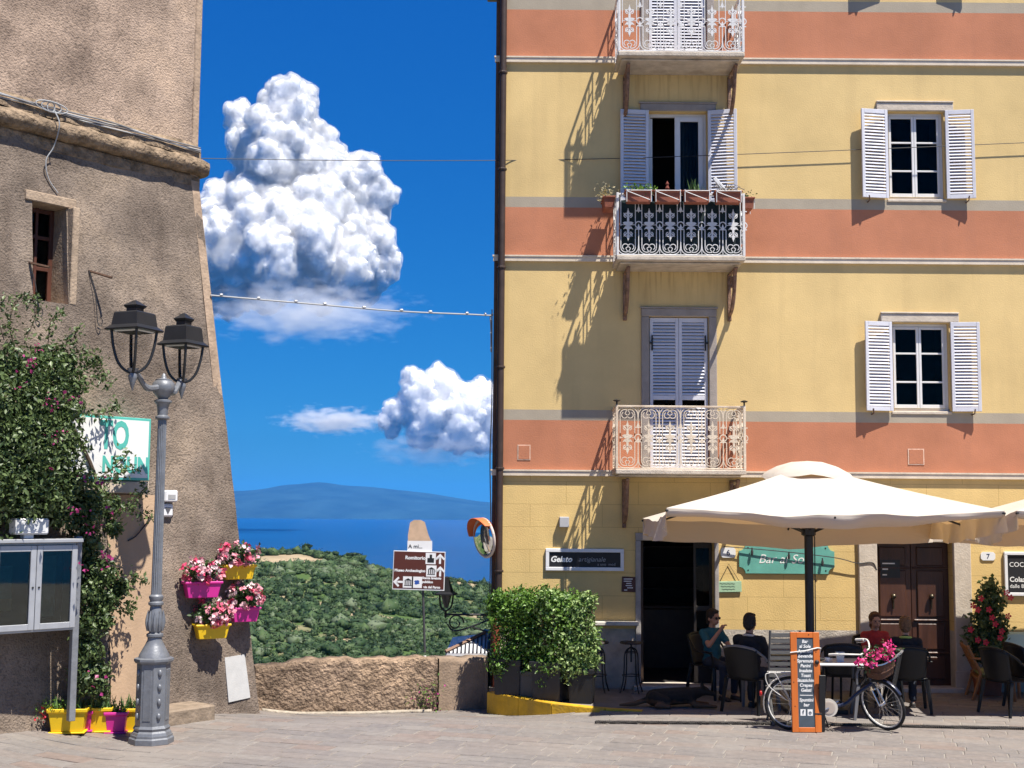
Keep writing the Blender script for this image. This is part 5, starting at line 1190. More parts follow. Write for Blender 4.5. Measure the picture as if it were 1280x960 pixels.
# ================================================================== things on and before the tower wall
def on_wall(name, label, cat, px, py, off=0.0, group=None):
    p = t_hit(px, py, off); return thing(name, label, cat, p, TANG, group)
def wloc(root, px, py, off=0.0):
    p = t_hit(px, py, off); d = p-root.location; return Vector((d.dot(TU), -d.dot(TN), d.z))
# green and white shop sign
rt = on_wall('wall_sign', 'white signboard with turquoise frame half hidden by the climbing plant', 'sign', 147, 600, .22)
a = wloc(rt,187,601,.22); b = wloc(rt,184,524,.22); xr = (a.x+b.x)/2; W = 1.45; H = b.z-a.z; a0 = a.z
M_teal = pmat('sign_turquoise', (.09,.42,.36), rough=.45, var=.06, bump=0)
mb = MB(); mb.box(xr-W,0,a0,xr,.24,a0+H,.006); mb.build('box', M_teal, rt); MB().box(xr-W+.035,-.004,a0+.035,xr-.035,-.001,a0+H-.035).build('face', pmat('sign_face_white', (.70,.70,.69), rough=.4, var=.03, bump=0), rt)
text('lettering', 'TO', .50, M_teal, rt, (xr-.34, -.006, a0+H*.50), align='RIGHT', bold=.016, sx=.62)
text('lettering', 'NOUN', .29, M_teal, rt, (xr-.02, -.006, a0+.10), align='RIGHT', bold=.012, sx=.80)
lg = wloc(rt,150,616,.0); mb = MB(); mb.box(xr-1.0,.02,a0-.17,xr+.02,.26,a0-.012,.01); mb.build('ledge', pmat('ledge_stone', (.45,.38,.30), var=.2), rt)
# display cabinet on posts
cbn = on_wall('display_cabinet', 'grey aluminium display cabinet with two glazed doors under the climbing plant', 'display case', 97, 870, .55)
cbn.rotation_euler = (0,0,TANG-R(6))
def cl(px, py):     # pixel on the cabinet front plane
    n = Vector((math.cos(cbn.rotation_euler.z-math.pi/2), math.sin(cbn.rotation_euler.z-math.pi/2), 0)); u = Vector((math.cos(cbn.rotation_euler.z), math.sin(cbn.rotation_euler.z),0))
    p = on_plane(px, py, cbn.location, n); d = p-cbn.location; return d.dot(u), d.z
M_alu = pmat('grey_aluminium', (.40,.41,.43), rough=.4, metal=.35, var=.1, scale=6, bump=.04)
xr, zt_ = cl(97,681); xm, _ = cl(46,684); _, zb = cl(97,784); _, zb2 = cl(46,787); zb = (zb+zb2)/2; xl = xm-(xr-xm)*1.0; h = zt_-zb; dpt = .30
MB().box(xl,.002,zb,xr,.02,zt_,0).build('back_tray', M_dark, cbn).location.y = dpt
mb = MB(); mb.box(xl,.03,zt_,xr,dpt,zt_+.03,.004); mb.box(xl,.03,zb-.03,xr,dpt,zb,.004); mb.box(xr-.02,.03,zb,xr,dpt,zt_,.003); mb.box(xl,.03,zb,xl+.02,dpt,zt_,.003); mb.box(xl-.04,-.06,zt_+.031,xr+.05,dpt+.1,zt_+.075,.006); case = mb.build('case', M_alu, cbn)
for a, b in ((xl,xm-.003),(xm+.003,xr)):
    f_ = .07; mb = MB(); mb.box(a,-.018,zb,a+f_,.03,zt_,.005); mb.box(b-f_,-.018,zb,b,.03,zt_,.005); mb.box(a+f_,-.016,zt_-f_,b-f_,.028,zt_,.004); mb.box(a+f_,-.016,zb,b-f_,.028,zb+f_,.004); dr = mb.build('glazed_door', M_alu, cbn)
    MB().box(a+f_-.004,.004,zb+f_-.004,b-f_+.004,.008,zt_-f_+.004).build('pane', glassmat('cabinet_glass',(.62,.80,.80),1.5), dr)
    mb = MB(); lx = b-f_*.5 if b < xr else a+f_*.5; mb.lathe([(.012,0),(.012,.01),(0,.012)],8,M=Matrix.Translation((lx,-.018,zb+h*.5)) @ Matrix.Rotation(R(90),4,'X')); mb.build('lock', M_blk, dr)
for (a, b, c, d, m) in ((xl+.12,xm-.15,.3,.75,(.10,.22,.24)),(xm-.45,xm-.14,.22,.36,(.45,.38,.26)),(xm+.12,xr-.12,.12,.86,(.09,.17,.18))):
    MB().box(a,dpt-.012,zb+h*c,b,dpt-.006,zb+h*d).build('notice', pmat('notice%d' % int(m[0]*1000), m, rough=.6, var=.3, scale=6, bump=0), cbn)
xp, _ = cl(100,700); 
for xx in (xr+.05, xl-.05): mb = MB(); mb.box(xx-.04,.05,-.3,xx+.04,.13,zt_+.1,.006); mb.build('post', pmat('dull_steel', (.22,.23,.25), rough=.5, metal=.3, var=.2, scale=8), cbn)
fl = thing('flood_light', 'white box floodlight on top of the display cabinet', 'light', cbn.matrix_basis @ Vector(((cl(40,660)[0]), .12, zt_+.077)), cbn.rotation_euler.z)
a, b = cl(21,670)[0]-cl(40,670)[0], cl(63,670)[0]-cl(40,670)[0]
M_wpl = pmat('white_plastic', (.66,.66,.67), rough=.45, var=.05, bump=0)
MB().box(a,-.10,.05,b,.10,.24,.02).build('housing', M_wpl, fl); MB().box(a+.05,-.104,.09,b-.05,-.1005,.20).build('lens', pmat('pale_lens', (.55,.56,.57), rough=.2, bump=0), fl); MB().box(-.06,-.05,0,.06,.05,.05,.006).build('foot', M_wpl, fl)
# brackets with hanging lines near the window
for pa, pb, pc, lab in (((37,327),(62,334),(47,390),'rusty bracket with a hanging line under the tower window'),((111,337),(140,347),(122,402),'thin rusty bracket with a hanging line right of the tower window')):
    root = on_wall('line_bracket', lab, 'bracket', *pa, 0); a = wloc(root,*pa,.02); b = wloc(root,*pb,.30)
    MB().tube([a+Vector((0,.05,0)), b], .018, 5).build('arm', MATS['rusty_iron'], root)
    c = wloc(root,*pc,.06); MB().tube(curve_pts([a, a.lerp(c,.5)+Vector((.02,-.02,0)), c, c+Vector((.04,-.02,-.05)), c+Vector((.06,-.02,.02)), c+Vector((.02,-.02,.06))],5), .006, 4).build('line', M_cable_d, root)
# alarm bell box, intercom and cable
rt = on_wall('alarm_box', 'white alarm box fixed to the tower beside the lamp post', 'alarm box', 206, 622, .0); MB().box(-.10,-.14,-.06,.12,-.005,.10,.02).build('housing', M_wpl, rt); MB().box(-.05,-.145,-.02,.07,-.141,.04).build('grille', pmat('grey_grille', (.3,.3,.3), bump=0), rt)
rt = on_wall('wall_speaker', 'white and grey sensor hung just under the alarm box', 'sensor', 206, 637, .0); MB().box(-.11,-.07,-.10,.10,-.005,.08,.025).build('housing', M_wpl, rt); MB().prism([(-.05,.03),(0,-.06),(.05,.03)],-.076,-.071).build('lens', pmat('sensor_dark', (.08,.08,.09), bump=0), rt)
rt = on_wall('loose_cable', 'black cable drooping across the smooth plaster', 'cable', 160, 676, .03); P = [wloc(rt,160,676,.03), wloc(rt,170,670,.05), wloc(rt,180,658,.05), wloc(rt,190,645,.03)]; MB().tube(curve_pts(P,6), .010, 5).build('cable', M_cable_d, rt)
# white access plate low on the wall
rt = on_wall('white_plate', 'plain white metal plate low on the tower wall below the flower boxes', 'plate', 299, 877, .0)
c = [wloc(rt,*p,.014) for p in ((286,878),(313,872),(306,818),(281,822))]; c2 = [p+Vector((0,.016,0)) for p in c]
MB().add(c+c2, [(0,1,2,3),(0,4,5,1),(1,5,6,2),(2,6,7,3),(3,7,4,0)]).build('plate', pmat('white_enamel', (.46,.46,.455), rough=.5, var=.08, scale=6, streak=.15, stain=(.4,.3,.2)), rt)
# ================================================================== plants and pots
def blob_points(blobs, n_per, shell=.45):
    """blobs: (centre, radius) -> points biased to the outside, with outward normals"""
    P = []; Nn = []
    for c, r, k in blobs:
        n = int(n_per*k); d = rng.normal(size=(n,3)); d /= np.linalg.norm(d,axis=1)[:,None]
        q = rng.uniform(0,1,n)**shell; lump = 1+.22*np.sin(d[:,0]*5+c[0]*7)*np.sin(d[:,2]*6+c[2]*5)+.15*np.sin(d[:,1]*9+c[0]*3)
        rr = np.array(r if hasattr(r,'__len__') else (r,r,r)); P.append(np.array(c)+d*rr*(q*lump)[:,None]); Nn.append(d)
    return np.concatenate(P), np.concatenate(Nn)
L_dark = leafmat('climber_leaf', (.022,.05,.014), (.15,.21,.075), .30)
L_hedge = leafmat('hedge_leaf', (.028,.085,.010), (.20,.36,.055), .30)
L_var = leafmat('variegated_leaf', (.06,.14,.025), (.34,.45,.16), .25)
L_grass = leafmat('strap_leaf', (.045,.11,.03), (.16,.26,.08), .3)
L_flow = leafmat('flower_foliage', (.022,.055,.016), (.06,.12,.03), .25)
B_mag = leafmat('magenta_bract', (.28,.02,.12), (.55,.07,.28), .35)
B_pink = leafmat('pink_petal', (.66,.03,.13), (.82,.62,.64), .2, .6)
B_red = leafmat('red_petal', (.50,.015,.03), (.75,.05,.09), .25, .6)
B_hot = leafmat('hot_pink_petal', (.62,.015,.17), (.80,.09,.30), .25, .6)
def wood(): return pmat('vine_wood', (.085,.06,.042), rough=.9, var=.3, scale=12, bump=.4)

# climbing bougainvillea
vr = t_hit(118, 860, .35); vine = thing('bougainvillea', 'large bougainvillea climber sprawling over the tower wall and cabinet', 'climbing plant', (vr.x, vr.y, float(gz(vr.x,vr.y))))
VB = [(4,455,24,.35,.5),(28,470,36,.45,.8),(62,468,30,.45,.7),(88,478,20,.4,.5),(10,510,46,.55,1),(50,510,42,.55,1),(82,515,26,.5,.7),(5,560,48,.6,1),(46,560,46,.65,1.1),(80,555,28,.6,.8),(12,605,42,.6,1),(54,608,42,.65,1),(88,600,28,.55,.8),(112,626,20,.5,.55),(138,634,14,.5,.35),(104,642,24,.5,.7),(75,640,24,.5,.6),(25,645,28,.45,.6),(-40,520,66,.6,1),(-45,620,60,.6,1),
      (106,675,22,.45,.6),(112,705,22,.45,.6),(132,718,17,.5,.45),(150,735,12,.5,.28),(110,740,22,.45,.6),(134,750,15,.5,.4),(110,780,22,.45,.6),(132,775,11,.5,.25),(110,815,20,.42,.6),(122,838,15,.42,.4),(108,850,20,.4,.6),(124,860,13,.4,.3),(142,660,11,.5,.22),(52,445,14,.4,.2),(72,442,12,.4,.16),(85,455,14,.4,.2)]
bl = []
for px, py, r, off, k in VB:
    c = t_hit(px, py, off); bl.append((np.array(c), np.array((r,r*.8,r))*c.y/F*1.05, k))
P, Nn = blob_points(bl, 1150, .5)
leaves('foliage', P, .066, L_dark, vine, Nn, origin=vine.location)
mb = MB(); hit = lambda px,py,off: t_hit(px,py,off)
sprays = [((80,455),(98,438),(118,444),(132,468)),((110,480),(128,470),(136,480)),((20,440),(12,405),(22,375),(42,368)),((5,425),(-2,395),(6,372)),((30,430),(45,392),(40,372)),((120,600),(148,580),(160,566)),((130,610),(150,592),(172,586)),((150,640),(170,622),(183,608)),((150,630),(175,640),(188,648)),((120,520),(140,512),(146,500)),((100,450),(112,458),(128,448)),((60,430),(64,400),(78,392)),((150,730),(168,722),(180,727)),((145,755),(160,762),(168,752)),((70,440),(90,425),(96,412))]
SP = []
for s in sprays:
    C = curve_pts([hit(*p,.45) for p in s], 7); mb.tube(C, .007, 4)
    for c in C:
        for _ in range(6): SP.append(np.array(c)+rng.normal(size=3)*.045)
for s in (((105,862),(108,800),(114,720),(112,650)),((115,862),(120,790),(116,700),(100,620)),((100,640),(60,590),(20,560)),((110,650),(120,600),(90,530)),((60,600),(40,520),(30,460))):
    mb.tube(curve_pts([hit(*p,.28) for p in s], 6), .022, 6)
mb.build('stems', wood(), vine, origin=vine.location)
leaves('spray_leaves', np.array(SP), .062, L_dark, vine, origin=vine.location)
FP = []
for px, py, n in ((66,505,70),(72,548,60),(37,455,60),(95,640,40),(128,600,30),(133,700,60),(110,712,30),(88,500,40),(20,480,25),(100,600,25),(140,640,25),(122,850,30),(60,580,25),(115,660,40),(44,440,40)):
    c = np.array(hit(px,py,.90)); n = max(4,n//5); FP.append(c + rng.normal(size=(n,3))*np.array((.06,.06,.06)))
tag(leaves('bracts', np.concatenate(FP), .05, B_mag, vine, origin=vine.location, aspect=.9), kind='stuff')

# flower pots on the ground in front of the wall
M_ypot = pmat('yellow_plastic', (.72,.47,.012), rough=.4, var=.06, scale=8, bump=.03); M_ppot = pmat('pink_plastic', (.56,.025,.26), rough=.4, var=.06, scale=8, bump=.03); M_soil = pmat('dark_soil', (.035,.025,.018), rough=1, var=.4, scale=30, bump=.6)
def trough(root, w0, w1, d0, d1, h, mat, saucer=True):
    mb = MB(); z0 = .02 if saucer else 0.0; t = .012
    def rect(w, d, z): return [(-w/2,-d/2,z),(w/2,-d/2,z),(w/2,d/2,z),(-w/2,d/2,z)]
    rings = [rect(w0,d0,z0), rect(w0+(w1-w0)*.88,d0+(d1-d0)*.88,h*.84), rect(w1+.03,d1+.03,h*.85), rect(w1+.035,d1+.035,h), rect(w1+.0,d1+.0,h), rect(w1-.02,d1-.02,h-.05)]
    vs = [p for r_ in rings for p in r_]; fs = [(3,2,1,0)]
    for i in range(5):
        for k in range(4): k2 = (k+1) % 4; fs.append((4*i+k,4*i+k2,4*i+4+k2,4*i+4+k))
    mb.add(vs, fs); o = mb.build('pot', mat, root); o.modifiers.new('bevel','BEVEL').width = .008
    MB().add(rect(w1-.021,d1-.021,h-.045), [(0,1,2,3)]).build('soil', M_soil, root)
    if saucer: mb = MB(); mb.box(-w0/2-.03,-d0/2-.03,0,w0/2+.03,d0/2+.03,.022,.006); mb.build('saucer', mat, root)
def strap_tuft(root, w, d, h, n, hh, name='leaves', spread=.5):
    V = []; Fc = []; b = 0; tones = []
    for i in range(n):
        x, y = random.uniform(-w/2,w/2), random.uniform(-d/2,d/2); a = random.uniform(0,6.28); L = hh*random.uniform(.5,1.15); lean = random.uniform(.1,spread); wd = random.uniform(.006,.011)
        dx, dy = math.cos(a), math.sin(a); px_, py_ = -dy*wd, dx*wd; tn = random.random()
        for k, (t_, q_) in enumerate(((0,1),(.45,1),(.8,.7),(1,.1))):
            o_ = lean*L*t_**2; z = h+L*t_*(1-.35*lean*t_); V += [(x+dx*o_-px_*q_,y+dy*o_-py_*q_,z),(x+dx*o_+px_*q_,y+dy*o_+py_*q_,z)]
        for k in range(3): Fc.append((b+2*k,b+2*k+1,b+2*k+3,b+2*k+2)); tones.append(tn)
        b += 8
    return np_mesh(name, V, Fc, L_grass, root, cols=tones)
pots = [(80,921,46,30,M_ypot,'wide yellow trough pot of spiky leaves at the end of the pot row'),(100,917.5,20,25,M_ppot,'pink pot of spiky leaves squeezed between two yellow pots'),(117,917,33,30,M_ypot,'middle yellow pot of spiky leaves between two pink pots'),(139.5,917,26,26,M_ppot,'pink pot of spiky leaves between the middle and smallest yellow pots'),(158.5,915,21,29,M_ypot,'smallest yellow pot of spiky leaves beside the lamp post')]
for i, (px, py, w, h, m, lab) in enumerate(pots):
    zz = .03; p = gnd(px, py, zz); p.y += .14; zz = float(gz(p.x,p.y)); s = p.y/F
    root = thing('flower_pot', lab, 'flower pot', (p.x, p.y+.02*i, zz+.004), R(8), 'yellow and pink pots by the tower')
    w_, h_ = w*s, h*s; trough(root, w_*.80, w_*.97, .20, .26, h_, m)
    strap_tuft(root, w_*.8, .2, h_-.05, 60 if w > 30 else 38, .22)
    if i == 0:
        P = rng.normal(size=(160,3))*np.array((.10,.08,.05)) + np.array((-w_*.45,-.05,h_+.02)); leaves('trailing_leaves', P, .035, L_hedge, root)
        tag(leaves('tiny_blooms', rng.normal(size=(20,3))*np.array((.04,.04,.04)) + np.array((-w_*.62,-.08,h_-.08)), .03, B_red, root, aspect=1), kind='stuff')
    leaves('weeds', rng.normal(size=(70,3))*np.array((w_*.3,.06,.035)) + np.array((0,0,h_+.01)), .04, L_hedge, root)
# flower boxes hung on the tower
fb = [(252,747,40,19,M_ppot,(255,714,24,15),'upper pink flower box of pink and white blooms on the tower'),(297,724,36,17,M_ypot,(302,696,26,15),'upper yellow flower box of pink blooms at the tower edge'),
      (264,798,37,17,M_ypot,(268,769,24,16),'lower yellow flower box of pale and pink blooms on the tower'),(305,777,31,17,M_ppot,(311,749,22,16),'lower pink flower box of pink and white blooms at the tower edge')]
for px, py, w, h, m, (fx_, fy_, fw, fh), lab in fb:
    p = t_hit(px, py, .17); s = p.y/F; fore = .78
    root = thing('flower_box', lab, 'flower box', p, TANG-R(22), 'pink and yellow flower boxes on the tower'); w_, h_ = w*s*1.12, h*s*1.06
    trough(root, w_*.82, w_, .15, .20, h_, m, False)
    mb = MB(); mb.box(-.02,.08,h_*.3,.02,.30,h_*.4); mb.box(-w_/2,.08,h_*.72,w_/2,.115,h_*.80); mb.build('bracket', M_blk, root)
    c = Vector((0,-.02,h_+fh*s*.85)); bl = [(np.array(c), np.array((fw*s*.95,.17,fh*s*.95)), 1.0)]
    P, Nn = blob_points(bl, 520, .5); leaves('foliage', P, .06, L_flow, root, Nn)
    n_ = 34; d = rng.normal(size=(n_,3)); d[:,1] -= .5; d /= np.linalg.norm(d,axis=1)[:,None]; C = np.array(c) + d*np.array((fw*s*1.0,.18,fh*s*1.0))
    P2 = np.repeat(C, 8, axis=0) + rng.normal(size=(n_*8,3))*.016; bo = leaves('blooms', P2, .056, B_pink, root, np.repeat(d,8,axis=0), aspect=1.0); tag(bo, kind='stuff'); bo.data.attributes['tone'].data.foreach_set('value', np.repeat(np.clip(rng.choice([.05,.15,.45,.8,1.3],n_),0,1), 32).astype(np.float32))
# low parapet weeds
wd = thing('wall_weeds', 'small clump of weeds growing at the foot of the parapet', 'plant', (*(PB+Vector((-.22,-.08,0)))[:2], -.3))
leaves('foliage', rng.normal(size=(160,3))*np.array((.16,.05,.14))+np.array((0,0,.2)), .045, L_hedge, wd); tag(leaves('blooms', rng.normal(size=(30,3))*np.array((.10,.04,.12))+np.array((.12,-.03,.28)), .03, B_mag, wd, aspect=.9), kind='stuff')
mb = MB(); 
for k in range(5): mb.tube([(0,0,0),(.06*k-.1,-.02,.3)], .005, 4)
mb.build('stems', wood(), wd)

# hedge in dark planters on the terrace
M_planter = pmat('anthracite_planter', (.028,.028,.032), rough=.5, var=.2, scale=4, bump=.05); M_planter2 = pmat('dull_grey_planter', (.085,.085,.085), rough=.6, var=.15, bump=.05)
pl = [(641,858,40,44,19.62,M_planter,'tall anthracite planter against the downpipe with leafy green hedge'),(663,862,26,32,19.42,M_planter2,'short grey planter with leafy green hedge between two taller planters'),(690,874,42,47,19.15,M_planter,'square anthracite planter with leafy hedge set behind the shiny one'),(727,877,32,42,18.95,M_blk,'shiny black planter with pale green leaves at the hedge end')]
hb = {0:[(622,752,15,.5),(650,748,14,.5),(632,770,24,1),(640,810,26,.9),(628,830,18,.5),(640,762,22,.9),(655,790,24,.8)],1:[(665,760,26,1),(672,795,30,.9),(668,825,22,.7),(680,752,18,.7)],2:[(700,765,28,1),(705,800,32,1),(690,830,24,.8),(712,760,20,.8),(690,755,18,.7)],3:[(734,752,12,.4),(736,800,14,.5),(738,825,12,.4),(722,810,24,1),(728,785,18,.8),(715,830,22,.9),(728,835,15,.6),(724,765,15,.6)]}
for i, (px, py, w, h, Yp, m, lab) in enumerate(pl):
    p = at(px, py, Yp); s = Yp/F; zz = float(gz(p.x,Yp))+.004 if behind_kerb(p.x,Yp) else .05
    root = thing('hedge_planter', lab, 'planter', (p.x, Yp, zz), R(-30 if i < 3 else -12), 'dark planters of the terrace hedge'); w_, h_ = w*s, h*s
    trough(root, w_*.86, w_*.98, w_*.75, w_*.85, h_, m, False); inv = Matrix.Rotation(-root.rotation_euler.z,3,'Z')
    bl = []
    for bx, by, r, k in hb[i]:
        c = at(bx, by, Yp) - root.location; bl.append((np.array(inv @ c), np.array((r,r*1.1,r))*s, k))
    P, Nn = blob_points(bl, 1500, .42); leaves('foliage', P, .062, L_var if i == 3 else L_hedge, root, Nn, aspect=.5)
    if i == 2: leaves('pale_leaves', P[::4]+Nn[::4]*.03, .07, L_var, root, Nn[::4])
    mb = MB()
    for k in range(7):
        a = random.uniform(0,6.28); mb.tube([(.05*math.cos(a),.05*math.sin(a),h_-.06),(.12*math.cos(a),.12*math.sin(a),h_+.35),(.2*math.cos(a),.2*math.sin(a),h_+.75)], [.014,.010,.005], 5)
    mb.build('stems', wood(), root)
# terracotta boxes on the middle balcony
M_tc = pmat('terracotta_pot', (.26,.085,.05), rough=.8, var=.2, scale=10, bump=.2)
xl, xr, y, zf, zt, bal = BAL2
spec = [(797,'small leafy herb','herb'),(833,'a dried red spike','spike'),(869,'thin upright succulents','aloe'),(908,'dry grey twigs','twigs')]
for px, what, kind in spec:
    x = at(px, 248, y).x; root = thing('balcony_box', 'terracotta box with %s hung on the white balcony railing' % what, 'flower box', (x, y-.12, zt-.175), 0, 'terracotta boxes on the white balcony')
    trough(root, .37, .41, .15, .18, .19, M_tc, False)
    mb = MB(); t = .007
    for xx in (-.19,.19): mb.tube([(xx,.11,.20),(xx,.09,.205),(xx,-.105,.195),(xx,-.108,.0)], t, 5)
    mb.tube([(-.19,-.108,.17),(.17,-.108,.03)], t, 5); mb.tube([(-.19,-.108,.18),(.19,-.108,.18)], t, 5); mb.build('hanger', M_iron_w, root)
    if kind == 'herb': leaves('plant', rng.normal(size=(230,3))*np.array((.13,.05,.05))+np.array((.02,0,.21)), .05, L_hedge, root)
    if kind == 'spike': MB().lathe([(.02,0),(.035,.05),(.02,.08),(.035,.12),(.018,.16),(.028,.19),(0,.24)],8,(0,0,.12)).build('plant', pmat('rusty_red', (.17,.035,.02), var=.3, scale=30), root)
    if kind == 'aloe': tag(strap_tuft(root,.22,.08,.12,26,.26,'plant',.25), kind='stuff')
    if kind == 'twigs':
        mb = MB()
        for k in range(26): a = random.uniform(0,6.28); q_ = random.uniform(.1,.3); mb.tube([(random.uniform(-.1,.1),0,.12),(q_*math.cos(a)*.7,q_*math.sin(a)*.4,.15+q_*.5),(q_*math.cos(a)*1.1,q_*math.sin(a)*.5,.16+q_*.3)], .005, 4)
        mb.build('plant', pmat('dry_twig', (.18,.16,.14), var=.3), root, kind='stuff')
for sx, xx, lab in ((-1, xl-.115, 'terracotta box of dry yellow flowers at the left end of the railing'),(1, xr+.115, 'terracotta box with dark foliage on the railing end nearer the windows')):
    lab = lab.replace('at the left end of the railing','on the railing end facing the downpipe')
    root = thing('balcony_box', lab, 'flower box', (xx, y+.42, zt-.165), R(90), 'terracotta boxes on the white balcony'); trough(root,.42,.46,.15,.18,.18,M_tc,False)
    mb = MB(); t = .007
    for q_ in (-.18,.18): mb.tube([(q_,.11*-sx*-1,.19),(q_,-.10,.185),(q_,-.10,.0)], t, 5)
    mb.build('hanger', M_iron_w, root)
    if sx < 0: _q = leaves('plant', rng.normal(size=(170,3))*np.array((.15,.06,.07))+np.array((0,.04,.24)), .045, leafmat('dry_flower',(.30,.24,.08),(.55,.48,.30)), root)
    else: _q = leaves('plant', rng.normal(size=(90,3))*np.array((.12,.05,.05))+np.array((0,0,.22)), .05, L_flow, root)
for _o in list(COL.objects):
    if _o.name.startswith('plant'): _o['kind'] = 'stuff'
# folded white drying rack on the same balcony
rk = thing('drying_rack', 'small white folding rack leaning behind the balcony boxes', 'drying rack', (at(905,235,y+.3).x, y+.3, zf+.0))
mb = MB(); hh = zt-zf
for dx in (-.12,.12): mb.tube([(dx,.05,0),(dx,.02,hh*.8),(dx+.02,0,hh+.08)], .010, 5)
for k in range(4): mb.tube([(-.12,.03,hh*(.2+.2*k)),(.12,.03,hh*(.2+.2*k))], .007, 5)
mb.build('frame', M_whiteb, rk); mb = MB(); mb.box(-.24,-.02,-.03,.24,.02,.03,.006,M=Matrix.Translation((.0,0,hh+.16)) @ Matrix.Rotation(R(50),4,'Y')); mb.build('folded_slat', M_whiteb, rk); mb = MB(); mb.box(-.14,-.04,hh-.04,.14,.06,hh+.04,.02); mb.build('basket', pmat('dull_steel',(.3,.3,.3)), rk)
# ================================================================== cafe terrace: umbrellas
M_cloth = bpy.data.materials.new('cream_canvas'); M_cloth.use_nodes = True
_N, _L = M_cloth.node_tree.nodes, M_cloth.node_tree.links; _b = _N['Principled BSDF']; _b.inputs['Base Color'].default_value = (.66,.60,.52,1); _b.inputs['Roughness'].default_value = .85; _b.inputs['Specular IOR Level'].default_value = .15
_t = _N.new('ShaderNodeBsdfTranslucent'); _t.inputs[0].default_value = (.50,.30,.12,1); _ms = _N.new('ShaderNodeMixShader'); _ms.inputs[0].default_value = .30
_L.new(_b.outputs[0], _ms.inputs[1]); _L.new(_t.outputs[0], _ms.inputs[2]); _L.new(_ms.outputs[0], _N['Material Output'].inputs['Surface'])
_n = _N.new('ShaderNodeTexNoise'); _n.inputs['Scale'].default_value = 5; _n.inputs['Detail'].default_value = 6; _bp = _N.new('ShaderNodeBump'); _bp.inputs['Strength'].default_value = .25; _bp.inputs['Distance'].default_value = .05; _L.new(_n.outputs['Fac'], _bp.inputs['Height']); _L.new(_bp.outputs[0], _b.inputs['Normal'])
UY = 18.5; UC = at(1012, 760, UY); SC = .945
def umbrella(label, ux, uy, seed, ph):
    g = random.Random(seed); root = thing('cafe_umbrella', label, 'umbrella', (ux, uy, 0), 0, 'cafe umbrellas on the terrace')
    cor = [Vector((-2.22,-1.53)), Vector((2.26,-1.47)), Vector((2.24,1.43)), Vector((-2.24,1.37))]      # FL FR BR BL
    ze = lambda p: 2.745 - p.y*.055
    za = 3.46; n = 20; m = 14; ap = Vector((0,0,za))
    M_blkp = pmat('black_pole_paint', (.014,.014,.016), rough=.4, var=.1, bump=0)
    edge_pts = []
    for s in range(4):
        a, b = cor[s], cor[(s+1) % 4]; vs = []; fs = []; ed = []
        for i in range(n+1):
            u = i/n; e = a.lerp(b, u); E = Vector((e.x, e.y, ze(e)))
            for j in range(m+1):
                v_ = j/m; p = ap.lerp(E, v_); k = 4*u*(1-u); p.z += -.085*k*v_*v_ + .022*v_*v_*math.sin(u*13+s*2+ph)*k + .012*v_*math.sin(u*31+s+ph)*k - .03*math.sin(v_*math.pi); c = Vector((p.x,p.y)); p.x -= e.x*.035*k*v_*v_; p.y -= e.y*.035*k*v_*v_
                vs.append(p)
            ed.append(vs[-1])
        for i in range(n):
            for j in range(m): q = i*(m+1)+j; fs.append((q, q+1, q+m+2, q+m+1))
        mb = MB(); mb.add(vs, fs).build('canopy_panel', M_cloth, root, smooth='all')
        # valance: hangs, waves, front one curled in by the wind
        d = (b-a).normalized(); nrm = Vector((d.y,-d.x)); vs = []; fs = []; drop = .19 if s == 0 else (.33 if s == 2 else .28); mm = 6
        for i in range(n*2+1):
            u = i/(n*2); f_ = u*n; i0 = min(int(f_), n-1); base = ed[i0].lerp(ed[i0+1], f_-i0)
            wv = .035*math.sin(u*15+s*1.7+ph)+.025*math.sin(u*37+s+ph*2); lift = (.05+.05*math.sin(u*8+ph)) if s == 0 else .01*math.sin(u*9)
            for j in range(mm+1):
                t_ = j/mm; o_ = wv*t_*1.2 + (-.16*t_*t_ if s == 0 else -.02*t_); z = -drop*t_ + lift*t_*t_; 
                if s == 3: o_ += .09*t_*math.sin(u*3.1); z += .05*t_*t_*math.sin(u*7)
                vs.append(base + Vector((nrm.x*o_, nrm.y*o_, z)))
        for i in range(n*2):
            for j in range(mm): q = i*(mm+1)+j; fs.append((q, q+1, q+mm+2, q+mm+1))
        MB().add(vs, fs).build('valance', M_cloth, root, smooth='all'); edge_pts.append(ed)
    # vent cap
    vs = []; fs = []; k8 = 24
    for j, (rr, zz) in enumerate(((0,.075),(.18,.055),(.34,-.01),(.47,-.10),(.51,-.165))):
        for k in range(k8): a = 2*math.pi*k/k8+R(10.5); w_ = 1+.10*abs(math.cos(2*(a-R(55)))); wob = .03*math.sin(a*3+ph)*(j/4)+.018*math.sin(a*7)*(j/4); vs.append((rr*w_*math.cos(a)*1.22, rr*w_*math.sin(a)*.82, za+zz+wob*.8-.015))
    for j in range(4):
        for k in range(k8): k2 = (k+1) % k8; fs.append((j*k8+k, (j+1)*k8+k, (j+1)*k8+k2, j*k8+k2))
    MB().add(vs, fs).build('vent_cap', M_cloth, root, smooth='all')
    MB().tube([(0,0,0.05),(0,0,za+.05)], .062, 14).build('pole', M_blkp, root, smooth=True)
    mb = MB(); mb.box(-.42,-.42,0,.42,.42,.06,.01); mb.lathe([(.12,.06),(.10,.1),(.085,.42),(.075,.43)],14); mb.build('base', M_blkp, root)
    MB().lathe([(.07,2.44),(.105,2.46),(.105,2.55),(.07,2.57)],14).build('hub', M_blkp, root); MB().tube([(.075,-.02,1.1),(.08,-.03,2.42),(.075,0,2.5)], .008, 5).build('crank_cord', M_blkp, root)
    tips = []
    for s in range(4): tips += [Vector((cor[s].x, cor[s].y, ze(cor[s]))), edge_pts[s][n//2]]
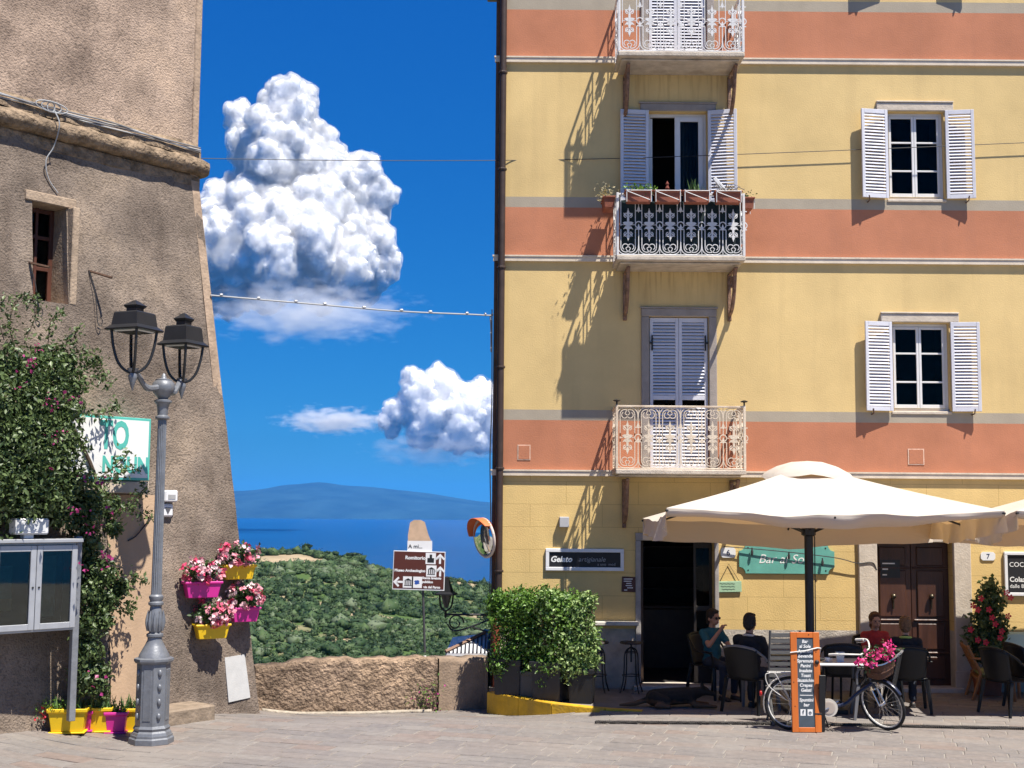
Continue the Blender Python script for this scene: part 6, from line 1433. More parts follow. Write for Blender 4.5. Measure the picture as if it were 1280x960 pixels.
    for t_ in tips:
        T = ap.lerp(t_, 1.005)+Vector((0,0,-.035)); A = ap+Vector((0,0,-.06)); rb = MB().tube([A, A.lerp(T,.5)+Vector((0,0,-.02)), T], .016, 6).build('rib', M_blkp, root)
        mid = A.lerp(T, .52); MB().tube([(0+t_.x*.03,t_.y*.03,2.50), mid+Vector((0,0,-.02))], .015, 6).build('strut', M_blkp, rb)
    return root
umbrella('large open cream parasol sheltering the tables and the bicycle', UC.x, UY, 1, 0.4)
umbrella('cream parasol beyond the brown door, only its flap and edge in view', UC.x+4.66, UY+.1, 2, 2.1)

# ================================================================== chairs, tables, stools
M_resin = pmat('black_resin', (.010,.010,.011), spec=.25, rough=.42, var=.12, scale=8, bump=.04)
def weave_extra(N, L, tc, out, b):
    ck = N.new('ShaderNodeTexChecker'); ck.inputs['Scale'].default_value = 70; L.new(tc.outputs['Object'], ck.inputs['Vector']); ck.inputs['Color1'].default_value = (1,1,1,1); ck.inputs['Color2'].default_value = (.35,.35,.35,1)
    mx = N.new('ShaderNodeMix'); mx.data_type = 'RGBA'; mx.blend_type = 'MULTIPLY'; mx.inputs[0].default_value = 1; L.new(out, mx.inputs[6]); L.new(ck.outputs[0], mx.inputs[7])
    bp = N.new('ShaderNodeBump'); bp.inputs['Strength'].default_value = .6; bp.inputs['Distance'].default_value = .01; L.new(ck.outputs['Fac'], bp.inputs['Height']); L.new(bp.outputs[0], b.inputs['Normal']); return mx.outputs[2]
M_weave = pmat('dark_woven_resin', (.035,.035,.037), rough=.5, var=.1, bump=0, extra=weave_extra)
M_edge = pmat('glimmer_grey_edge', (.15,.15,.16), rough=.35, var=.1, bump=0)  # paler grey for chair rims: edge glimmer put into the colour
def armchair(label, x, y, rz, mat, edge=None, z=0.0, name='resin_armchair'):
    root = thing(name, label, 'chair', (x, y, z), rz, 'dark terrace armchairs'); root.scale = (1.08,)*3; edge = edge or mat
    def sheet(fn, nu, nv, nm, m, th=.014):
        vs = []; fs = []
        for i in range(nu+1):
            for j in range(nv+1): vs.append(fn(i/nu, j/nv))
        for i in range(nu):
            for j in range(nv): q = i*(nv+1)+j; fs.append((q,q+nv+1,q+nv+2,q+1))
        o = MB().add(vs, fs).build(nm, m, root, smooth='all'); sm = o.modifiers.new('t','SOLIDIFY'); sm.thickness = th; sm.offset = 0; return o
    sheet(lambda u,v: ((u-.5)*.48, -.26+v*.48, .43+.02*(2*u-1)**2-.015*math.sin(v*math.pi)+.012*(1-v)*0), 8, 8, 'seat', mat)
    def back(u, v):
        a = (u-.5)*R(105); r_ = .27+.03*v; return (r_*math.sin(a)*1.02, .02+.20*math.cos(a)+.09*v+.02, .42+v*(.44-.05*(2*u-1)**2))
    sheet(back, 14, 9, 'backrest', mat)
    mb = MB(); P = [Vector(back(i/14, 1)) for i in range(15)]
    L_ = [Vector((-.285,-.24,.62)), Vector((-.29,-.08,.645)), Vector((-.29,.06,.66))]; Rr = [Vector((-p.x,p.y,p.z)) for p in L_]
    mb.tube(curve_pts([Vector((-.27,-.26,.44)), *L_, Vector((-.28,.12,.72)), *P[1:14], Vector((.28,.12,.72)), *Rr[::-1], Vector((.27,-.26,.44))], 3), .017, 6); mb.build('arm_rim', edge, root, smooth=True)
    for sx in (-1,1):
        mb = MB(); mb.box(sx*.305-.022,-.26,.640,sx*.305+.022,.08,.656,.006); mb.build('armrest', mat, root)
        for y0, y1 in ((-.24,-.29),(.19,.27)):
            mb = MB(); mb.tube([(sx*.235,y0,.43),(sx*.27,y1,0)], [.032,.022], 5, sq=1); mb.build('leg', edge if y0 < 0 else mat, root)
    return root
gp = lambda px, py: gnd(px, py)
CH = {}
c = gp(938,889); CH['man'] = armchair('black resin armchair with the man in dark shirt sitting on it', c.x, c.y, R(140), M_resin, M_edge)
c = gp(893,871); CH['woman'] = armchair('black resin armchair with the woman in teal shirt sitting on it', c.x-.02, c.y, R(38), M_resin)
c = gp(1046,883); armchair('woven dark chair with rounded back behind the white table', c.x+.05, 18.75, R(172), M_weave)
c = gp(1100,891); armchair('empty woven chair side-on between white table and bicycle basket', 5.02, 17.85, R(-100), M_weave, M_edge)
CH['blond'] = armchair('black armchair under the fair-haired person with lime collar', 5.62, 18.45, R(170), M_resin)
CH['face'] = armchair('black armchair under the person in red facing the piazza', 5.50, 19.55, R(5), M_resin)
c = gp(1262,893); armchair('black armchair with tall back beside the mint cushion', c.x+.02, c.y+.05, R(115), M_resin); armchair('black armchair behind the tall-backed one near the mint cushion', c.x+.55, c.y+.55, R(100), M_resin)
# tables
def table(label, x, y, w, top_mat, leg_mat, h=.74, rz=0):
    root = thing('cafe_table', label, 'table', (x, y, 0), rz); mb = MB(); mb.box(-w/2,-w/2,h-.03,w/2,w/2,h,.008); mb.build('tabletop', top_mat, root)
    for sx in (-1,1):
        for sy in (-1,1): mb = MB(); mb.tube([(sx*(w/2-.07),sy*(w/2-.07),h-.03),(sx*(w/2-.05),sy*(w/2-.05),0)], .018, 6); mb.build('leg', leg_mat, root)
    return root
M_wtop = pmat('white_tabletop', (.66,.65,.63), rough=.35, var=.05, bump=0)
table('square dark table between the seated couple', 3.72, 18.95, .66, M_resin, M_resin, rz=R(8))
WT = table('square white cafe table beside the bicycle', 4.55, 18.0, .70, M_wtop, M_resin); table('small dark table between the two people near the brown door', 5.0, 18.95, .6, M_resin, M_resin)
def small(name, label, cat, loc, fn, mat, smooth=True):
    root = thing(name, label, cat, loc); mb = MB(); fn(mb); mb.build('body', mat, root, smooth=smooth); return root
M_por = pmat('white_porcelain', (.70,.70,.69), rough=.2, var=.02, bump=0)
cp = small('coffee_cup', 'white coffee cup on its saucer on the white table', 'cup', (4.36,17.86,.741), lambda m: m.lathe([(.025,.012),(.032,.02),(.04,.06),(.037,.06),(.03,.022),(0,.02)],14), M_por); MB().lathe([(0,0),(.055,.002),(.075,.012),(.07,.014),(0,.008)],16).build('saucer', M_por, cp, smooth=True); MB().tube([(.038,0,.05),(.062,0,.045),(.06,0,.028),(.035,0,.025)],.005,5).build('handle', M_por, cp, smooth=True)
nh = thing('napkin_holder', 'clear napkin holder standing on the white table', 'napkin holder', (4.55,17.92,.741)); MB().box(-.05,-.035,0,.05,.035,.012,.003).build('foot', M_por, nh); MB().add([(-.045,-.02,.01),(.045,-.02,.01),(.06,-.03,.13),(-.06,-.03,.13),(-.045,.02,.01),(.045,.02,.01),(.06,.03,.13),(-.06,.03,.13)],[(0,1,2,3),(5,4,7,6),(1,5,6,2),(4,0,3,7)]).build('napkins', pmat('napkin_paper',(.62,.60,.55),var=.05), nh)
ash = small('drink_can', 'small dark bottle on the couple’s dark table'.replace('’',"'"), 'bottle', (3.62,18.85,.741), lambda m: m.lathe([(.028,0),(.03,.01),(.03,.11),(.012,.15),(.012,.19),(0,.19)],12), pmat('amber_glass',(.06,.025,.01),rough=.1,bump=0)); ash.name = 'drink_bottle'
MB().lathe([(.0305,.04),(.0305,.09)],12).build('bottle_label', pmat('paper_label',(.55,.45,.40),bump=0), ash, smooth=True)
# tall slatted folding chair behind the menu board
c = gp(979,901); fc = thing('folding_chair', 'grey slatted folding chair standing behind the bicycle wheel', 'chair', (c.x-.02, 17.35, 0), R(183)); M_slt = pmat('grey_slat', (.10,.098,.095), rough=.6, var=.15, scale=6, stretch=(.3,1,1))
for sx in (-1,1): mb = MB(); mb.tube([(sx*.2,.22,0),(sx*.2,-.02,.5),(sx*.2,-.0,.6),(sx*.2,.10,1.22)], .018, 6); mb.build('side_rail', M_slt, fc); mb = MB(); mb.tube([(sx*.17,-.24,0),(sx*.17,.12,.46)], .016, 6); mb.build('leg', M_slt, fc)
for k in range(9): zz = .52+k*.076; mb = MB(); mb.box(-.2,-.012+(zz-.5)*.14,zz,.2,.008+(zz-.5)*.14,zz+.058,.004); mb.build('back_slat', M_slt, fc)
for k in range(6): mb = MB(); mb.box(-.19,-.25+k*.065,.44,.19,-.20+k*.065,.458,.004); mb.build('seat_slat', M_slt, fc)
# bar stools
def stool(px, lab):
    p = at(px, 850, 20.08); root = thing('bar_stool', lab, 'stool', (p.x, 20.08, .0), 0, 'bar stools under the shelf'); h = .74
    mb = MB(); mb.lathe([(0,h-.0),(.17,h),(.18,h+.012),(.17,h+.03),(0,h+.035)],20); mb.build('seat', pmat('stool_seat',(.035,.025,.02),rough=.5), root, smooth=True); MB().tube([(0,0,h),(0,0,h-.28)],.014,8).build('screw', M_blk, root)
    for k in range(4):
        a = k*math.pi/2+.5; ca_, sa_ = math.cos(a), math.sin(a); P = [(q*ca_,q*sa_,z) for q, z in ((.02,h-.06),(.09,h-.10),(.125,h-.2),(.13,.35),(.155,.15),(.21,.0))]; MB().tube(curve_pts(P,5), .011, 6).build('leg', M_blk, root, smooth=True)
    for zz, r_ in ((.26,.138),(h-.13,.10)): MB().tube([(r_*math.cos(a), r_*math.sin(a), zz) for a in np.linspace(0,2*math.pi,21)], .008, 5).build('ring', M_blk, root, smooth=True)
stool(789,'black iron bar stool under the shelf beside the bar door'); stool(747,'black iron bar stool half hidden beside the hedge planters')
# wooden armchair, red mandevilla, bench with mint cushion
M_teak = pmat('teak_wood', (.26,.115,.04), rough=.55, var=.25, scale=5, stretch=(.2,1,1), bump=.1)
p = gnd(1222,866); wa = thing('wooden_armchair', 'wooden armchair with olive cushion below the red-flowered plant', 'chair', (p.x-.02, min(p.y,19.75), 0), R(80))
for sx in (-1,1):
    mb = MB(); mb.tube([(sx*.29,-.30,0),(sx*.29,-.26,.60)], .024, 6); mb.build('front_leg', M_teak, wa); mb = MB(); mb.tube([(sx*.29,.30,0),(sx*.29,.18,.40),(sx*.29,.36,.80)], .024, 6); mb.build('back_leg', M_teak, wa); mb = MB(); mb.box(sx*.29-.035,-.32,.60,sx*.29+.035,.30,.63,.008); mb.build('armrest', M_teak, wa)
for k in range(5): zz = .44+k*.075; mb = MB(); mb.box(-.27,.21+k*.034,zz,.27,.235+k*.034,zz+.05,.005); mb.build('back_slat', M_teak, wa)
mb = MB(); mb.box(-.28,-.28,.30,.28,.24,.34,.008); mb.build('seat_frame', M_teak, wa); mb = MB(); mb.box(-.26,-.27,.341,.26,.19,.43,.035); mb.build('cushion', pmat('olive_cushion',(.26,.26,.10),rough=.9,var=.1), wa, smooth=True)
p = at(1232,800,20.15); pr = thing('mandevilla', 'tall climbing plant with red trumpet flowers right of the brown door', 'plant', (p.x, 20.12, 0)); trough(pr,.30,.36,.3,.34,.36,M_tc,False)
bl = []
for px, py, r, k in ((1238,735,13,.6),(1232,755,15,.8),(1240,770,18,1),(1226,775,14,.7),(1235,795,20,1),(1220,795,14,.7),(1240,812,20,1),(1250,785,14,.6),(1228,815,16,.8),(1246,750,12,.5)): c = at(px,py,20.1)-pr.location; bl.append((np.array(c), np.array((r,r*.9,r))*20.1/F, k))
P, Nn = blob_points(bl, 330, .5); leaves('foliage', P, .085, L_dark, pr, Nn)
for px, py in ((1258,741),(1263,747),(1216,757),(1222,762),(1240,772),(1213,787),(1252,789),(1250,797),(1232,803),(1236,762),(1226,748),(1260,770),(1244,780),(1222,800)):
    c = np.array(at(px,py,19.86)-pr.location); mb = MB(); f0 = 5
    for k in range(5): a = k*1.257; d1 = Vector((math.cos(a),-.25,math.sin(a)))*.055; d2 = Vector((math.cos(a+.5),-.25,math.sin(a+.5)))*.04; d3 = Vector((math.cos(a-.5),-.25,math.sin(a-.5)))*.04; mb.add([tuple(c), tuple(c+np.array(d3)), tuple(c+np.array(d1)), tuple(c+np.array(d2))],[(0,1,2,3)])
    mb.build('flower', pmat('trumpet_red',(.55,.02,.045),rough=.6,var=.15,bump=0), pr)
mb = MB(); mb.tube(curve_pts([(0,0,.3),(.05,0,.7),(-.03,0,1.1),(.03,0,1.5)],6), .015, 5); mb.build('stem', wood(), pr)
bn = thing('garden_bench', 'wooden bench with pale mint cushion below the black wall menu', 'bench', (8.35, 20.05, 0))
for sx in (-1,1): mb = MB(); mb.tube([(sx*.62,-.28,0),(sx*.62,-.26,.42)],.025,6); mb.tube([(sx*.62,.2,0),(sx*.62,.2,.42),(sx*.62,.30,.88)],.025,6); mb.build('leg', M_teak, bn)
for k in range(5): mb = MB(); mb.box(-.68,-.30+k*.105,.41,.68,-.21+k*.105,.435,.005); mb.build('seat_slat', M_teak, bn)
for k in range(3): mb = MB(); mb.box(-.68,.22+k*.035,.52+k*.12,.68,.24+k*.035,.61+k*.12,.005); mb.build('back_slat', M_teak, bn)
mb = MB(); mb.box(-.64,.10,.445,.64,.20,.98,.045,M=Matrix.Translation((0,.0,0)) @ Matrix.Rotation(R(-10),4,'X')); mb.build('cushion', pmat('mint_cloth',(.50,.66,.56),rough=.9,var=.06), bn, smooth=True)
# rope lying along the terrace edge
p0 = gnd(744,904.5); p1 = gnd(1010,907.5); p2 = gnd(1320,913); rp = thing('boundary_rope', 'dark twisted rope lying on the paving along the terrace edge', 'rope', p0)
C = curve_pts([p0, p0.lerp(p1,.5)+Vector((0,.03,0)), p1+Vector((0,.05,0)), p1.lerp(p2,.5), p2], 60); d = 0; M_rope = pmat('tarred_rope',(.045,.04,.036),rough=.9,var=.2,scale=40,bump=.3)
for s in range(3):
    P = []; d = 0
    for i, c in enumerate(C):
        if i: d += (C[i]-C[i-1]).length
        a = d*75+s*2.094; P.append(c + Vector((0,.012*math.cos(a),.022+.012*math.sin(a))))
    MB().tube(P, .0125, 5).build('strand', M_rope, rp, origin=p0, smooth=True)

# ================================================================== menu board and bicycle
BYb = 16.62; xb0, xb1 = at(989.5,850,BYb).x, at(1026,850,BYb).x; ztb = at(1007,791,BYb).z; zb0_ = max(.004, at(1007,914,BYb).z)
mbd = thing('menu_board', 'tall orange wooden menu board with chalk lettering leaning on the bicycle', 'menu board', ((xb0+xb1)/2, BYb, .003)); W = xb1-xb0; H = ztb
lean = Matrix.Rotation(R(-3),4,'X'); M_orng = pmat('orange_pine', (.55,.14,.022), rough=.5, var=.18, scale=5, stretch=(1,1,.12), bump=.1); M_slate = pmat('slate_panel', (.055,.075,.095), rough=.7, var=.25, scale=5, bump=.05)
fr_ = .082
for q in ((-W/2,0,-W/2+fr_,H),(W/2-fr_,0,W/2,H)): MB().box(q[0],-.018,q[1],q[2],.018,q[3],.004,M=lean).build('frame_post', M_orng, mbd)
for za, zb in ((0,.06),(H-.07,H)): MB().box(-W/2+fr_,-.016,za,W/2-fr_,.016,zb,.004,M=lean).build('frame_rail', M_orng, mbd)
MB().box(-W/2+fr_-.004,-.008,.055,W/2-fr_+.004,.008,H-.065,0,M=lean).build('slate', M_slate, mbd)
lines = ['Bar','al Sole','Aperitivi','Bevande','Spremute','Panini','Insalate','Toast','Stuzzichini','Crepes','Gelati','~~~~~','Spuntini','bar']
for i, t_ in enumerate(lines):
    zz = H-.135-i*.061; pz = lean @ Vector((0,-.0095,zz)); text('lettering', t_, .058, M_chalk, mbd, pz, rot=(math.pi/2-R(3),0,0), align='CENTER', shear=.15, bold=.0012, sx=.95)
for sx, gl in ((-.045,'f'),(.045,'o')):
    c = lean @ Vector((sx,-.010,.245)); MB().box(-.033,-.0012,-.04,.033,.0012,.04,.0,M=Matrix.Translation(c)).build('white_badge', M_chalk, mbd); text('badge_glyph', gl, .07, M_slate, mbd, c+Vector((0,-.003,-.02)), align='CENTER', bold=.002)
for x_, z_ in ((-W/2+.04,.32),(-W/2+.05,.9),(W/2-.04,.22),(W/2-.03,.55),(W/2-.05,1.0),(-W/2+.03,.62),(.05,H-.03)): MB().lathe([(.009,0),(0,.0008)],8,M=lean @ Matrix.Translation((x_,-.0182,z_)) @ Matrix.Rotation(R(90),4,'X')).build('knot', pmat('pine_knot',(.10,.03,.01),bump=0), mbd)
MB().lathe([(.028,0),(.028,.012),(.012,.02),(0,.022)],12,M=lean @ Matrix.Translation((W/2-.04,-.018,H*.70)) @ Matrix.Rotation(R(90),4,'X')).build('knob', M_blk, mbd)
mb = MB(); mb.box(W/2-.03,.02,.0,W/2+.05,.05,.72,.004,M=Matrix.Rotation(R(6),4,'X')); mb.build('back_leg', M_blk, mbd)
MB().tube([lean @ Vector(p) for p in ((-W/2-.01,-.024,H*.795),(0,-.024,H*.815),(W/2-.03,-.026,H*.845),(W/2+.015,-.01,H*.84),(W/2+.015,.1,H*.74))], .008, 5).build('cord', pmat('white_cord',(.65,.65,.62),bump=0), mbd, smooth=True)

rw = gnd(992.5,914); fw_ = gnd(1107,915.5); bk = thing('city_bicycle', 'dark blue step-through bicycle with white wheels rims and flower basket', 'bicycle', (rw.x, rw.y+.12, 0.0), math.atan2(fw_.y-rw.y, fw_.x-rw.x)); bk['label'] = 'dark blue step-through bicycle with pale rims carrying a flower basket'
WB = (Vector((fw_.x,fw_.y))-Vector((rw.x,rw.y))).length; RW = .335
M_tyre = pmat('rubber_tyre',(.015,.015,.016),rough=.8,var=.1,bump=.1); M_rim = pmat('pale_rim_paint',(.62,.60,.56),rough=.35,var=.06,bump=0); M_chr = pmat('chrome',(.55,.55,.56),rough=.2,metal=.9,var=.05,bump=0); M_navy = pmat('navy_frame',(.018,.024,.05),rough=.25,var=.08,bump=0); M_cream = pmat('cream_fender',(.55,.51,.45),rough=.35,var=.06,bump=0)
def wheel(M, par):
    t = lambda P: [M @ Vector(p) for p in P]; A = np.linspace(0,2*math.pi,41)
    w = MB().tube(t([(RW*.965*math.cos(a),0,RW*.965*math.sin(a)) for a in A]), .021, 8, cap=False).build('tyre', M_tyre, par, smooth=True)
    MB().tube(t([(RW*.90*math.cos(a),0,RW*.90*math.sin(a)) for a in A]), .013, 6, cap=False).build('rim', M_rim, w, smooth=True)
    mb = MB()
    for k in range(28): a = k*2*math.pi/28; s_ = .03 if k % 2 else -.03; b = a+(.45 if (k//2) % 2 else -.45); mb.tube(t([(.022*math.cos(b),s_,.022*math.sin(b)),(RW*.88*math.cos(a),0,RW*.88*math.sin(a))]), .0022, 3)
    mb.build('spokes', M_chr, w); MB().tube(t([(0,-.05,0),(0,.05,0)]), .02, 10).build('hub', M_chr, w, smooth=True)
    return w
rearM = Matrix.Translation((0,0,RW)); STE = R(-52)
head_b = Vector((WB-.10,0,RW+.20)); head_t = Vector((WB-.19,0,RW+.44)); ax = (head_t-head_b).normalized()
SM = Matrix.Translation(head_b) @ Matrix.Rotation(STE,4,ax) @ Matrix.Translation(-head_b)
wheel(rearM, bk); wheel(SM @ Matrix.Translation((WB,0,RW)), bk)
BB = Vector((.46,0,.29)); seat_t = Vector((.26,0,.78))
def tb(P, r, nm, m, par=bk, n=10, M=None):
    P = [Vector(p) for p in P]; P = [M @ p for p in P] if M else P; return MB().tube(P, r, n).build(nm, m, par, smooth=True)
fr_o = tb(curve_pts([head_b+Vector((-.03,0,.06)), (WB-.32,0,RW+.13), (.68,0,.33), BB],8), .026, 'frame', M_navy)
tb([BB, seat_t], .018, 'seat_tube', M_rim, fr_o); tb([head_b, head_t], .024, 'head_tube', M_navy, fr_o)
for s in (-1,1): tb([BB+Vector((0,s*.03,0)),(0,s*.055,RW)], .011, 'chain_stay', M_navy, fr_o); tb([(.30,s*.02,.68),(0,s*.055,RW)], .009, 'seat_stay', M_navy, fr_o)
fk = tb([head_t+ax*.05, head_b-ax*.02], .018, 'fork', M_chr, M=SM)
for s in (-1,1): tb(curve_pts([head_b+Vector((0,s*.05,-.01)), (WB-.04,s*.055,RW+.08), (WB,s*.055,RW)],5), .011, 'fork_blade', M_chr, fk, M=SM)
tb([head_t+ax*.02, head_t+ax*.20], .013, 'stem', M_chr, fk, M=SM); hb0 = head_t+ax*.20
hb = tb(curve_pts([hb0+Vector((-.26,.29,.04)), hb0+Vector((-.10,.28,.08)), hb0+Vector((.04,.12,.05)), hb0, hb0+Vector((.04,-.12,.05)), hb0+Vector((-.10,-.28,.08)), hb0+Vector((-.26,-.29,.04))],6), .011, 'handlebar', M_rim, M=SM)
for s in (-1,1): tb([hb0+Vector((-.28,s*.291,.035)), hb0+Vector((-.15,s*.285,.07))], .018, 'grip', pmat('white_grip',(.62,.60,.56),bump=0), hb, M=SM); tb(curve_pts([hb0+Vector((-.10,s*.27,.075)), hb0+Vector((-.14,s*.24,.05)), hb0+Vector((-.24,s*.25,.02))],4), .006, 'brake_lever', M_chr, hb, M=SM)
MB().lathe([(0,.04),(.045,.03),(.048,0),(.03,-.05),(0,-.06)],14,M=SM @ Matrix.Translation(head_b+Vector((.09,0,.07))) @ Matrix.Rotation(R(90),4,'Y')).build('headlamp', M_chr, bk, smooth=True)
# fenders
def fender(cx, a0, a1, M, nm, fm):
    vs = []; fs = []; A = np.linspace(a0,a1,22)
    for a in A:
        for y_ in (-.028,-.016,0,.016,.028): r_ = RW+.035-(y_/.028)**2*.010; vs.append(M @ Vector((cx+r_*math.cos(a), y_, RW+r_*math.sin(a))))
    for i in range(21):
        for k in range(4): fs.append((i*5+k,i*5+k+1,i*5+k+6,i*5+k+5))
    o = MB().add(vs, fs).build(nm, fm, bk, smooth=True); o.modifiers.new('t','SOLIDIFY').thickness = .003
fender(0, R(20), R(200), Matrix(), 'rear_fender', M_cream); fender(WB, R(35), R(150), SM, 'front_fender', M_navy)
# chain case, cranks, pedals, saddle, rack, stand
mb = MB(); cc = [(.46+.115*math.cos(a), .29+.115*math.sin(a)) for a in np.linspace(-2.0,2.0,18)] + [(0+.05*math.cos(a), RW+.05*math.sin(a)) for a in np.linspace(1.7,4.5,10)]; mb.prism(cc,-.075,-.055); cs = mb.build('chain_case', M_cream, bk); MB().lathe([(.085,0),(.085,.004),(.07,.006),(0,.006)],20,M=Matrix.Translation((.46,-.075,.29)) @ Matrix.Rotation(R(90),4,'X')).build('chain_disc', pmat('beige_disc',(.42,.36,.31),bump=0), cs)
for s, a in ((-1,R(200)),(1,R(20))):
    e = BB+Vector((.17*math.cos(a), s*.10, .17*math.sin(a))); ck = tb([BB+Vector((0,s*.085,0)), e], .011, 'crank', M_chr); MB().box(-.045,-.045,-.012,.045,.045,.012,.004,M=Matrix.Translation(e+Vector((0,s*.06,0)))).build('pedal', M_tyre, ck)
mb = MB(); mb.ball((-.04,0,.02),(.12,.09,.04),2); mb.ball((.09,0,.015),(.11,.035,.03),2); sd = mb.build('saddle', M_tyre, bk, smooth=True); sd.location = seat_t+Vector((-.02,0,.10)); mods_remesh(sd,.012,2); tb([seat_t, seat_t+Vector((-.02,0,.09))], .013, 'seat_post', M_chr)
mb = MB()
for s in (-1,1): mb.tube([(-.30,s*.06,RW+.39),(.20,s*.06,RW+.39)],.006,5); mb.tube([(-.22,s*.06,RW+.39),(0,s*.06,RW)],.005,5)
for k in range(5): mb.tube([(-.28+.1*k,-.06,RW+.39),(-.28+.1*k,.06,RW+.39)],.005,5)
mb.tube(curve_pts([(-.28,-.065,RW+.39),(-.34,-.065,RW+.36),(-.30,-.066,RW+.22),(-.08,-.066,RW+.05)],5),.006,5)
mb.build('rear_rack', M_rim, bk); MB().ball((-.395,0,RW+.12),(.02,.035,.04),2).build('tail_light', pmat('red_reflector',(.45,.02,.02),rough=.2,bump=0), bk, smooth=True)
tb([(.40,.06,.26),(.50,.17,.02)], .009, 'kick_stand', M_tyre)
# basket with flowers
Mb = SM @ Matrix.Translation(head_t+Vector((.20,0,-.02))); M_wick = pmat('brown_wicker',(.085,.038,.022),rough=.8,var=.35,scale=40,bump=.6,bscale=70)
vs = []; fs = []; nb = 20
for j, (q, z) in enumerate(((.78,0),(.90,.10),(1.0,.20),(1.02,.22))):
    for k in range(nb): a = 2*math.pi*k/nb; vs.append(Mb @ Vector((.16*q*math.copysign(abs(math.cos(a))**.6,math.cos(a)), .21*q*math.copysign(abs(math.sin(a))**.6,math.sin(a)), z)))
for j in range(3):
    for k in range(nb): k2 = (k+1) % nb; fs.append((j*nb+k,j*nb+k2,(j+1)*nb+k2,(j+1)*nb+k))
fs.append(tuple(range(nb))[::-1]); bs_ = MB().add(vs, fs).build('basket', M_wick, bk, smooth=True)
for j in (1,3): MB().tube([vs[j*nb+k % nb] for k in range(nb+1)], .010, 5).build('basket_band', M_chr if j == 3 else M_wick, bs_, smooth=True)
C = np.array((Mb @ Vector((0,0,.24)))[:]); Rb = np.array((Mb.to_3x3() @ Vector((0,1,0)))[:])
P = C + rng.normal(size=(420,3))*np.array((.07,.07,.05)) + Rb*rng.uniform(-.2,.2,(420,1)); leaves('basket_foliage', P, .05, L_flow, bk)
cl_ = C + rng.normal(size=(26,3))*np.array((.07,.07,.045)) + Rb*rng.uniform(-.22,.22,(26,1)) + np.array((0,-.03,.03))
tag(leaves('basket_blooms', np.repeat(cl_,9,axis=0)+rng.normal(size=(26*9,3))*.02, .05, B_hot, bk, aspect=1.0), kind='stuff')
